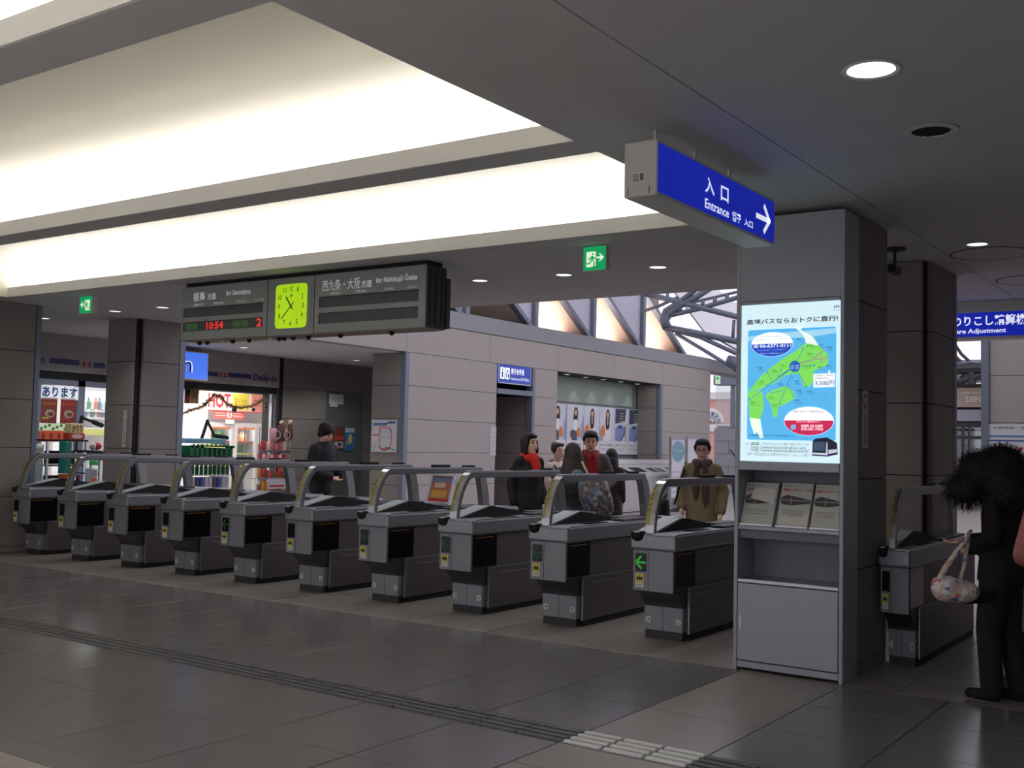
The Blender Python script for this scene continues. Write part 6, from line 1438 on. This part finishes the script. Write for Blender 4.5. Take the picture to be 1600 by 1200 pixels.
# -- woman with red scarf
hp = at_depth(828, 674, 13.0)
BLKC = mat('black wool', (20, 19, 23), 0.85, 0, 0.15, 40); REDS = mat('red knit', (206, 36, 26), 0.85, 0, 0.2, 50)
A = {'R': ((-0.27, 0.06, 1.10), (-0.25, -0.02, 0.86)), 'L': ((0.25, 0.06, 1.10), (0.20, -0.14, 0.90))}
rz1 = YAW+0.55
t, body, k, H, J, Rh, sw = person('woman in black coat with a red scarf and dark bob behind the gates', (hp.x, hp.y, 0), rz1, hp.z-0.02, dict(fem=True, arms=A, head=0.15))
coat(t, J, k, BLKC, [(0.56, 0, 0.02, 0.26, 0.21), (0.80, 0, 0.01, 0.215, 0.17), (1.02, 0, 0, 0.165, 0.13), (1.25, 0, 0, 0.19, 0.135), (1.38, 0, 0, 0.15, 0.10), (1.44, 0, 0.01, 0.075, 0.07)])
trousers(t, J, k, BLACK); shoes(t, J, k, BLACK)
blob('scarf', REDS, t, [('c', V(-0.055, 0.02, 1.43)*k, V(-0.04, -0.07, 1.41)*k, 0.05*k, 0.05*k), ('c', V(0.055, 0.02, 1.43)*k, V(0.04, -0.07, 1.41)*k, 0.05*k, 0.05*k), ('c', V(-0.04, -0.07, 1.41)*k, V(0.04, -0.075, 1.41)*k, 0.05*k, 0.05*k), ('c', V(-0.05, 0.06, 1.43)*k, V(0.05, 0.06, 1.43)*k, 0.045*k, 0.045*k),
    ('c', V(0.0, -0.10, 1.39)*k, V(0.03, -0.135, 1.22)*k, 0.05*k, 0.048*k), ('c', V(-0.06, -0.05, 1.40)*k, V(0.05, -0.10, 1.33)*k, 0.045*k, 0.045*k)], 0.012, 4)
hair_cap(t, H, k, Rh, HAIRM, [('e', H(0, 0.045, 0.01), (0.10*k, 0.09*k, 0.12*k), Rh), ('c', H(-0.082, 0.0, 0.03), H(-0.088, -0.01, -0.10), 0.030*k, 0.028*k), ('c', H(0.082, 0.0, 0.03), H(0.085, -0.015, -0.09), 0.027*k, 0.026*k), ('c', H(-0.05, -0.055, 0.095), H(0.02, -0.07, 0.085), 0.03*k, 0.022*k), ('c', H(-0.07, -0.03, 0.08), H(-0.08, -0.03, 0.0), 0.026*k, 0.024*k), ('e', H(0, 0.06, -0.07), (0.092*k, 0.055*k, 0.07*k), Rh)])
sb = J['L'][5]
HB = mat('red and brown handbag leather', (84, 40, 36), 0.4, 0, 0.3, 12)
hb = thing('handbag', 'brown and red handbag held by the woman in the red scarf', 'bag', (0, 0, 0))
M1 = Matrix.Translation((hp.x, hp.y, 0)) @ Matrix.Rotation(rz1, 4, 'Z')
wb = M1 @ (sb+V(0.06, -0.20, -0.14)); hb.location = wb; hb.rotation_euler = (0, 0, rz1+0.6)
blob('bag_body', HB, hb, [('l', [(-0.15, 0, 0, 0.15, 0.06), (-0.10, 0, 0, 0.17, 0.075), (0.02, 0, 0, 0.14, 0.055), (0.08, 0, 0, 0.11, 0.03)])], 0.012, 4)
MB().tube([(-0.09, 0, 0.07), (-0.06, 0, 0.15), (0, 0, 0.18), (0.06, 0, 0.15), (0.09, 0, 0.07)], 0.009, 6).build('bag_handle', C(150, 40, 40), hb, smooth=True)
MB().box(-0.02, 0.02, -0.075, -0.066, 0.0, 0.03).build('clasp', STEEL, hb)

# -- girl in white coat
hp = at_depth(871, 690, 15.0)
WHC = mat('cream padded coat', (236, 216, 208), 0.8, 0, 0.06, 25)
A = {'R': ((-0.24, 0.05, 1.12), (-0.10, -0.20, 1.22)), 'L': ((0.24, 0.03, 1.10), (0.08, -0.22, 1.26))}
t, body, k, H, J, Rh, sw = person('girl in cream coat with hair tied up and folded arms, behind the others', (hp.x, hp.y, 0), YAW+0.75, hp.z-0.02, dict(fem=True, arms=A, head=-0.1))
coat(t, J, k, WHC, [(0.70, 0, 0, 0.21, 0.16), (0.90, 0, 0, 0.20, 0.15), (1.08, 0, 0, 0.18, 0.14), (1.28, 0, 0, 0.19, 0.14), (1.39, 0, 0, 0.14, 0.10), (1.43, 0, 0.01, 0.08, 0.075)], (0.075, 0.066, 0.055))
blob('fur_collar', C(140, 108, 92), t, [('c', V(-0.09, 0.03, 1.42)*k, V(0, 0.09, 1.43)*k, 0.05*k, 0.05*k), ('c', V(0.09, 0.03, 1.42)*k, V(0, 0.09, 1.43)*k, 0.05*k, 0.05*k)], 0.014, 3)
trousers(t, J, k, C(60, 56, 66)); shoes(t, J, k, C(70, 50, 44))
hair_cap(t, H, k, Rh, HAIRM, [('e', H(0.0, 0.09, 0.09), (0.05*k, 0.05*k, 0.05*k)), ('c', H(-0.05, -0.05, 0.10), H(0.05, -0.055, 0.10), 0.024*k, 0.02*k), ('c', H(-0.075, -0.01, 0.05), H(-0.078, 0.0, -0.02), 0.02*k, 0.015*k)])
MB().tube([V(-0.13, 0.11, 1.05)*k, V(-0.125, -0.02, 1.43)*k, V(-0.10, -0.135, 1.30)*k, V(-0.02, -0.17, 1.08)*k], 0.016, 6).build('strap', C(40, 34, 44), t)
M2 = Matrix.Translation((hp.x, hp.y, 0)) @ Matrix.Rotation(YAW+0.75, 4, 'Z')
bg = thing('pink_bag', 'pink bag hanging behind the girl in the cream coat', 'bag', M2 @ (V(-0.16, 0.26, 1.05)*k), YAW+0.75)
blob('bag_body', C(206, 50, 104), bg, [('l', [(-0.16, 0, 0, 0.13, 0.06), (0.0, 0, 0, 0.14, 0.07), (0.11, 0, 0, 0.10, 0.04)])], 0.014, 4); MB().tube([(-0.07, 0, 0.10), (0, -0.03, 0.2), (0.07, 0, 0.10)], 0.012, 6).build('bag_strap', C(40, 34, 44), bg)

# -- long haired woman seen from behind
hp = at_depth(895, 690, 12.4)
GRN = mat('dark grey green wool', (76, 82, 82), 0.85, 0, 0.15, 30)
A = {'R': ((-0.24, 0.05, 1.10), (-0.20, -0.16, 1.00)), 'L': ((0.25, 0.05, 1.12), (0.16, -0.18, 1.10))}
rz3 = YAW+PI+0.15
t, body, k, H, J, Rh, sw = person('woman with long dark hair seen from behind, with a patterned shoulder bag', (hp.x, hp.y, 0), rz3, hp.z-0.02, dict(fem=True, arms=A))
coat(t, J, k, GRN, [(0.62, 0, 0, 0.225, 0.18), (0.82, 0, 0, 0.205, 0.16), (1.02, 0, 0, 0.17, 0.135), (1.26, 0, 0, 0.19, 0.14), (1.38, 0, 0, 0.15, 0.10), (1.44, 0, 0, 0.08, 0.075)])
trousers(t, J, k, BLACK); shoes(t, J, k, BLACK)
hair_cap(t, H, k, Rh, HAIRB, [('e', H(0, 0.04, 0.02), (0.105*k, 0.10*k, 0.12*k), Rh), ('l', [((1.08)*k, 0.0, 0.15*k, 0.13*k, 0.05*k), (1.2*k, 0.0, 0.145*k, 0.175*k, 0.07*k), (1.35*k, 0.0, 0.10*k, 0.165*k, 0.085*k), (1.5*k, 0.0, 0.055*k, 0.125*k, 0.09*k), (1.60*k, 0, 0.04*k, 0.10*k, 0.09*k)]),
    ('c', V(-0.14, 0.12, 1.25)*k, V(-0.16, 0.14, 1.06)*k, 0.045*k, 0.02*k), ('c', V(0.12, 0.14, 1.2)*k, V(0.15, 0.15, 1.04)*k, 0.045*k, 0.02*k)])
blob('hood_lining', C(104, 116, 130), t, [('e', V(-0.02, 0.185, 1.34)*k, (0.075*k, 0.03*k, 0.06*k)), ('e', V(0.02, 0.185, 1.28)*k, (0.06*k, 0.028*k, 0.07*k))], 0.014, 4)
# her shoulder bag
PATB = bpy.data.materials.new('patterned bag cloth'); PATB.use_nodes = True
_nt = PATB.node_tree; _b = _nt.nodes['Principled BSDF']; _v = _nt.nodes.new('ShaderNodeTexVoronoi'); _v.inputs['Scale'].default_value = 24; _tc = _nt.nodes.new('ShaderNodeTexCoord'); _nt.links.new(_tc.outputs['Object'], _v.inputs['Vector'])
_r = _nt.nodes.new('ShaderNodeValToRGB'); _r.color_ramp.interpolation = 'CONSTANT'; _nt.links.new(_v.outputs['Color'], _r.inputs[0]); _nt.links.new(_r.outputs[0], _b.inputs['Base Color']); _b.inputs['Roughness'].default_value = 0.35
for i, (p_, c_) in enumerate(((0, (92, 90, 94)), (0.35, (120, 112, 112)), (0.5, (76, 70, 76)), (0.66, (150, 146, 142)), (0.86, (80, 130, 170)), (0.92, (150, 110, 90)))):
    e_ = _r.color_ramp.elements[i] if i < 2 else _r.color_ramp.elements.new(p_)
    e_.position = p_; e_.color = lin(c_)+(1,)
bp_ = at_depth(931, 768, 12.05)
bg = thing('shoulder_bag', 'large grey patterned shoulder bag with a pale strap above the gate rail', 'bag', bp_, YAW)
blob('bag_body', PATB, bg, [('l', [(-0.26, 0.07, 0, 0.10, 0.06), (-0.22, 0.05, 0, 0.16, 0.10), (-0.08, 0.0, 0, 0.19, 0.11), (0.08, -0.03, 0, 0.17, 0.09), (0.2, -0.05, 0, 0.11, 0.05)])], 0.014, 5)
s1_ = at_depth(909, 721, 11.9)-bp_; s2_ = at_depth(922, 748, 11.85)-bp_; s3_ = at_depth(919, 770, 11.85)-bp_
Ri = Matrix.Rotation(-YAW, 3, 'Z')
MB().tube([Ri @ s1_, Ri @ s1_.lerp(s2_, 0.5), Ri @ s2_, Ri @ s3_], 0.018, 6, 0.5).build('bag_strap', C(198, 172, 120), bg, smooth=True)

# -- man with red scarf
hp = at_depth(923, 672, 13.8)
BRN = mat('dark brown jacket', (84, 74, 68), 0.7, 0, 0.15, 25); DRED = mat('dark red knit', (160, 36, 40), 0.85, 0, 0.2, 40)
A = {'R': ((-0.30, 0.02, 1.10), (-0.22, -0.16, 0.95)), 'L': ((0.33, -0.02, 1.12), (0.14, -0.26, 1.04))}
t, body, k, H, J, Rh, sw = person('man in brown jacket with hanging dark red scarf in front of the posters', (hp.x, hp.y, 0), YAW+0.02, hp.z-0.02, dict(arms=A, nod=0.15, head=-0.05))
coat(t, J, k, BRN, [(0.78, 0, 0, 0.20, 0.15), (0.95, 0, 0, 0.20, 0.15), (1.15, 0, 0, 0.205, 0.15), (1.32, 0, 0, 0.20, 0.14), (1.42, 0, 0, 0.14, 0.10), (1.47, 0, 0.01, 0.085, 0.08)], (0.085, 0.072, 0.06), name='jacket')
trousers(t, J, k, C(52, 50, 60)); shoes(t, J, k, BLACK)
blob('scarf', DRED, t, [('c', V(-0.07, 0.0, 1.45)*k, V(-0.04, -0.09, 1.40)*k, 0.04*k, 0.045*k), ('c', V(0.07, 0.0, 1.45)*k, V(0.04, -0.09, 1.40)*k, 0.04*k, 0.045*k), ('e', V(-0.025, -0.145, 1.2)*k, (0.05*k, 0.026*k, 0.21*k)), ('e', V(0.05, -0.145, 1.22)*k, (0.046*k, 0.026*k, 0.19*k))], 0.013, 4)
hair_cap(t, H, k, Rh, HAIRM, [('c', H(-0.05, -0.052, 0.088), H(0.05, -0.052, 0.088), 0.024*k, 0.024*k), ('e', H(0, 0.006, 0.088), (0.086*k, 0.092*k, 0.055*k), Rh), ('c', H(-0.078, 0.0, 0.05), H(-0.078, 0.015, 0.0), 0.022*k, 0.016*k), ('c', H(0.078, 0.0, 0.05), H(0.078, 0.015, 0.0), 0.022*k, 0.016*k)])

# -- small dark figure behind him
hp = at_depth(956, 699, 15.2)
A = {'R': ((-0.22, 0.04, 1.10), (-0.20, -0.12, 0.90)), 'L': ((0.22, 0.04, 1.10), (0.18, -0.12, 0.90))}
t, body, k, H, J, Rh, sw = person('woman in black skirt and dark coat seen from behind, beside the scarf man', (hp.x, hp.y, 0), YAW+PI-0.2, hp.z-0.02, dict(fem=True, arms=A, face=False))
coat(t, J, k, C(44, 36, 38, 0.8), [(0.86, 0, 0, 0.18, 0.14), (1.05, 0, 0, 0.165, 0.13), (1.26, 0, 0, 0.185, 0.135), (1.38, 0, 0, 0.14, 0.10), (1.43, 0, 0, 0.08, 0.07)])
blob('skirt', BLACK, t, [('l', [(0.56*k, 0, 0, 0.20*k, 0.16*k), (0.8*k, 0, 0, 0.18*k, 0.14*k), (0.98*k, 0, 0, 0.15*k, 0.12*k)])], 0.016, 4)
S = []
for nm in 'RL': S += [('c', J[nm][0], J[nm][1], 0.075*k, 0.058*k), ('c', J[nm][1], J[nm][2], 0.056*k, 0.042*k)]
blob('tights', BLACK, t, S, 0.014, 4); shoes(t, J, k, BLACK)
hair_cap(t, H, k, Rh, HAIRM, [('e', H(0, 0.02, 0.01), (0.10*k, 0.105*k, 0.115*k), Rh), ('l', [(1.28*k, 0, 0.06*k, 0.09*k, 0.05*k), (1.42*k, 0, 0.05*k, 0.115*k, 0.08*k), (1.55*k, 0, 0.02*k, 0.105*k, 0.10*k)])])

# -- man with glasses
hp = at_depth(1098, 685, 12.6)
OLV = mat('olive brown coat', (134, 118, 90), 0.8, 0, 0.12, 20)
A = {'R': ((-0.31, 0.03, 1.12), (-0.27, -0.10, 0.92)), 'L': ((0.32, 0.03, 1.12), (0.28, -0.08, 0.88))}
t, body, k, H, J, Rh, sw = person('man in olive coat, dark scarf and glasses beside the display case', (hp.x, hp.y, 0), YAW-0.28, hp.z-0.02, dict(arms=A, legs={'L': (-0.16, 0), 'R': (0.10, 0)}))
coat(t, J, k, OLV, [(0.56, 0, 0, 0.21, 0.17), (0.75, 0, 0, 0.215, 0.165), (0.98, 0, 0, 0.21, 0.155), (1.2, 0, 0, 0.215, 0.155), (1.34, 0, 0, 0.20, 0.14), (1.42, 0, 0, 0.13, 0.10), (1.45, 0, 0.01, 0.085, 0.08)], (0.078, 0.064, 0.054), wrist=0.96)
trousers(t, J, k, C(40, 38, 42)); shoes(t, J, k, BLACK)
SCF = C(78, 68, 60, 0.9)
blob('scarf', SCF, t, [('c', V(-0.075, 0.0, 1.44)*k, V(-0.03, -0.09, 1.42)*k, 0.05*k, 0.05*k), ('c', V(0.075, 0.0, 1.44)*k, V(0.03, -0.09, 1.42)*k, 0.05*k, 0.05*k), ('c', V(-0.05, 0.07, 1.44)*k, V(0.05, 0.07, 1.44)*k, 0.045*k, 0.045*k), ('e', V(-0.055, -0.15, 1.21)*k, (0.046*k, 0.026*k, 0.21*k)), ('e', V(0.055, -0.15, 1.18)*k, (0.046*k, 0.026*k, 0.26*k))], 0.013, 4)
hair_cap(t, H, k, Rh, HAIRM, [('c', H(-0.045, -0.046, 0.098), H(0.045, -0.046, 0.098), 0.022*k, 0.022*k), ('e', H(0, 0.008, 0.090), (0.087*k, 0.092*k, 0.058*k), Rh), ('c', H(-0.08, 0.0, 0.05), H(-0.08, 0.015, 0.0), 0.024*k, 0.016*k), ('c', H(0.08, 0.0, 0.05), H(0.08, 0.015, 0.0), 0.024*k, 0.016*k)])
gl_ = MB()
for sx_ in (-1, 1): gl_.tube([H(sx_*0.034+0.026*math.cos(a_), -0.094, 0.004+0.020*math.sin(a_)) for a_ in [2*PI*i/14 for i in range(15)]], 0.0028*k, 5)
gl_.tube([H(-0.008, -0.098, 0.006), H(0.008, -0.098, 0.006)], 0.0028*k, 5).tube([H(-0.06, -0.09, 0.006), H(-0.082, 0.01, 0.006)], 0.0028*k, 5).tube([H(0.06, -0.09, 0.006), H(0.082, 0.01, 0.006)], 0.0028*k, 5)
gl_.build('glasses', C(40, 34, 34, 0.3), t)
MB().tube([V(-0.20, 0.13, 1.2)*k, V(-0.19, 0.02, 1.43)*k, V(-0.215, -0.12, 1.28)*k, V(-0.30, -0.12, 0.95)*k], 0.022, 6, 0.5).build('bag_strap', BLACK, t)
M3 = Matrix.Translation((hp.x, hp.y, 0)) @ Matrix.Rotation(YAW-0.28, 4, 'Z')
bg = thing('side_bag', 'black bag at the hip of the man in the olive coat', 'bag', M3 @ (V(-0.47, 0.0, 0.86)*k), YAW-0.28)
blob('bag_body', BLACK, bg, [('l', [(-0.16, 0, 0, 0.09, 0.13), (-0.05, 0, 0, 0.11, 0.16), (0.10, 0, 0, 0.10, 0.15), (0.15, 0.02, 0, 0.07, 0.11)])], 0.014, 5); MB().tube([(0.02, -0.10, 0.13), (0.06, 0, 0.2), (0.02, 0.10, 0.13)], 0.014, 6).build('bag_handle', BLACK, bg)

# -- man in black looking down, at the left
hp = at_depth(505, 665, 15.6)
A = {'R': ((-0.28, 0.0, 1.10), (-0.12, -0.27, 1.00)), 'L': ((0.28, 0.0, 1.10), (0.10, -0.30, 1.03))}
NVY = mat('black padded jacket', (22, 23, 30), 0.7, 0, 0.15, 20)
t, body, k, H, J, Rh, sw = person('man in black jacket with bowed head, before the service door', (hp.x, hp.y, 0), YAW+1.0, hp.z+0.03, dict(arms=A, nod=0.42, lean=0.05, drop=0.012, curl=0.8))
coat(t, J, k, NVY, [(0.80, 0, 0, 0.20, 0.16), (0.95, 0, 0, 0.205, 0.16), (1.15, 0, 0, 0.215, 0.165), (1.32, 0, -0.01, 0.205, 0.155), (1.42, 0, -0.02, 0.15, 0.12), (1.46, 0, -0.03, 0.09, 0.09)], (0.092, 0.078, 0.064), name='jacket', wrist=0.92)
trousers(t, J, k, C(28, 30, 44)); shoes(t, J, k, BLACK)
hair_cap(t, H, k, Rh, HAIRM, [('e', H(0, 0.03, 0.055), (0.108*k, 0.112*k, 0.108*k), Rh), ('c', H(-0.045, -0.05, 0.075), H(0.045, -0.05, 0.075), 0.026*k, 0.026*k), ('c', H(-0.08, 0.0, 0.04), H(-0.082, 0.0, -0.03), 0.026*k, 0.018*k), ('c', H(0.08, 0.0, 0.04), H(0.082, 0.0, -0.03), 0.026*k, 0.018*k), ('e', H(0, 0.08, -0.02), (0.075*k, 0.045*k, 0.07*k), Rh)])
M4 = Matrix.Translation((hp.x, hp.y, 0)) @ Matrix.Rotation(YAW+1.0, 4, 'Z')
ph = thing('mobile_phone', 'small dark phone in the hands of the man in black', 'phone', M4 @ V(0, -0.375*k, 1.075*k), YAW+1.0)
MB().box(-0.028, 0.028, -0.05, 0.05, 0, 0.014).bevel(0.004, 1).build('phone_body', BLACKG, ph); MB().box(-0.022, 0.022, -0.02, 0.044, 0.0141, 0.016).build('phone_screen', C(60, 80, 110, 0.3), ph)

# -- dark haired woman in the right foreground, seen from behind
fp_ = on('z', 0.0, 1566, 1096)
hp = at_depth(1562, 690, (fp_.y/ray(1556, 700).y))
DK = mat('dark plum black cloth', (22, 19, 23), 0.9, 0, 0.1, 20); BIGH = mat('frizzy dark hair', (28, 21, 22), 0.7, 0, 0.4, 90)
PLUM = mat('dark plum trousers', (34, 28, 36), 0.9, 0, 0.12, 15)
A = {'R': ((-0.25, 0.04, 1.10), (0.02, -0.24, 1.06)), 'L': ((0.25, 0.03, 1.10), (0.03, -0.22, 1.00))}
rz8 = YAW+PI+0.75
t, body, k, H, J, Rh, sw = person('woman with big frizzy dark hair in dark clothes, seen from behind at the right', (fp_.x, fp_.y, 0), rz8, hp.z-0.05, dict(fem=True, arms=A, face=False, voxel=0.008, legs={'L': (-0.06, 0), 'R': (0.05, 0)}))
coat(t, J, k, DK, [(0.80, 0, 0, 0.20, 0.165), (0.92, 0, 0, 0.19, 0.155), (1.08, 0, 0, 0.165, 0.13), (1.26, 0, 0, 0.185, 0.135), (1.38, 0, 0, 0.15, 0.10), (1.44, 0, 0, 0.08, 0.07)], name='jacket', voxel=0.012)
trousers(t, J, k, PLUM, 1.12); shoes(t, J, k, BLACK)
LW = lambda left, z: V(*(Matrix.Rotation(-rz8, 3, 'Z') @ V(-CR.x*left, -CR.y*left, 0)))+V(0, 0, z)
hs = blob('hair', BIGH, t, [('e', H(0, 0.02, 0.02), (0.14*k, 0.145*k, 0.13*k)), ('e', LW(0.14, 1.50), (0.14, 0.14, 0.13)), ('e', LW(0.24, 1.38), (0.12, 0.12, 0.10)), ('l', [(1.28*k, 0.0, 0.06*k, 0.12*k, 0.10*k), (1.36*k, 0, 0.06*k, 0.21*k, 0.17*k), (1.46*k, 0, 0.04*k, 0.235*k, 0.18*k), (1.56*k, 0, 0.02*k, 0.20*k, 0.165*k), (1.64*k, 0, 0.0, 0.15*k, 0.145*k)])], 0.013, 4)
fz = MB(); random.seed(11)
vs = [v.co.copy() for v in hs.data.vertices]; ns = [v.normal.copy() for v in hs.data.vertices]
for _ in range(3000):
    i = random.randrange(len(vs)); p, n = vs[i], ns[i]
    tz = n.cross(Vector((random.uniform(-1, 1), random.uniform(-1, 1), random.uniform(-1, 1)))).normalized()
    L = random.uniform(0.03, 0.075); a_ = p-n*0.005; b_ = p+n*L*0.45+tz*L*0.5; c_ = p+n*L*0.55+tz*L*1.1+Vector((0, 0, -L*0.35)); sd = n.cross(tz)*0.0017
    fz.quad(a_-sd, b_-sd, b_+sd, a_+sd); fz.quad(b_-sd, c_-sd*0.3, c_+sd*0.3, b_+sd)
o = fz.build('hair_wisps', BIGH, hs); o['kind'] = 'stuff'
FLO = bpy.data.materials.new('floral bag cloth'); FLO.use_nodes = True
_nt = FLO.node_tree; _b = _nt.nodes['Principled BSDF']; _v = _nt.nodes.new('ShaderNodeTexVoronoi'); _v.inputs['Scale'].default_value = 34; _tc = _nt.nodes.new('ShaderNodeTexCoord'); _nt.links.new(_tc.outputs['Object'], _v.inputs['Vector'])
_r = _nt.nodes.new('ShaderNodeValToRGB'); _r.color_ramp.interpolation = 'CONSTANT'; _nt.links.new(_v.outputs['Color'], _r.inputs[0]); _nt.links.new(_r.outputs[0], _b.inputs['Base Color']); _b.inputs['Roughness'].default_value = 0.4
for i, (p_, c_) in enumerate(((0, (216, 206, 200)), (0.34, (206, 180, 176)), (0.52, (226, 222, 214)), (0.66, (96, 120, 180)), (0.74, (196, 180, 150)), (0.84, (206, 120, 120)))):
    e_ = _r.color_ramp.elements[i] if i < 2 else _r.color_ramp.elements.new(p_)
    e_.position = p_; e_.color = lin(c_)+(1,)
D8 = fp_.y/ray(1556, 900).y-0.35
c0 = at_depth(1488, 921, D8)
bg = thing('floral_handbag', 'pale floral handbag with a strap over the arm of the frizzy haired woman', 'bag', c0, YAW)
loc = lambda x, y, dd=0.0: Ri @ (at_depth(x, y, D8+dd)-c0)
blob('bag_body', FLO, bg, [('e', loc(1480, 920), (0.10, 0.09, 0.085)), ('e', loc(1500, 924), (0.12, 0.10, 0.075)), ('c', loc(1466, 912), loc(1470, 926), 0.045, 0.05)], 0.012, 5)
blob('bag_lower', DK, bg, [('c', loc(1505, 932, 0.05), loc(1545, 932, 0.08), 0.05, 0.045)], 0.014, 3)
MB().tube([loc(1464, 910), loc(1478, 886), loc(1492, 866), loc(1508, 846, 0.05), loc(1516, 830, 0.12)], [0.026, 0.03, 0.028, 0.022, 0.02], 8, 0.6).build('bag_strap', FLO, bg, smooth=True)
MB().tube([loc(1500, 905), loc(1506, 886), loc(1509, 866, 0.04), loc(1514, 842, 0.1)], [0.02, 0.018, 0.018, 0.016], 8, 0.6).build('bag_strap', FLO, bg, smooth=True)

# -- person at the picture's edge, only a pinkish sleeve in view
sp_ = at_depth(1592, 850, 5.1)
PNK = mat('dusky pink sleeve', (150, 92, 88), 0.9, 0, 0.1, 25)
A = {'R': ((-0.24, 0.10, 1.12), (-0.20, -0.10, 0.95)), 'L': ((0.30, 0.05, 1.14), (-0.06, -0.24, 1.06))}
t, body, k, H, J, Rh, sw = person('person cut off by the picture edge, only a dusky pink sleeve showing', (sp_.x+0.235*CR.x, sp_.y+0.235*CR.y, 0), YAW+PI, 1.70, dict(fem=True, arms=A, face=False, voxel=0.01))
coat(t, J, k, PNK, [(0.80, 0, 0, 0.19, 0.15), (1.02, 0, 0, 0.165, 0.13), (1.26, 0, 0, 0.185, 0.135), (1.38, 0, 0, 0.14, 0.10), (1.43, 0, 0, 0.08, 0.07)], name='jumper')
trousers(t, J, k, BLACK); shoes(t, J, k, BLACK)
hair_cap(t, H, k, Rh, HAIRM, [('e', H(0, 0.03, 0.0), (0.10*k, 0.10*k, 0.12*k), Rh)])
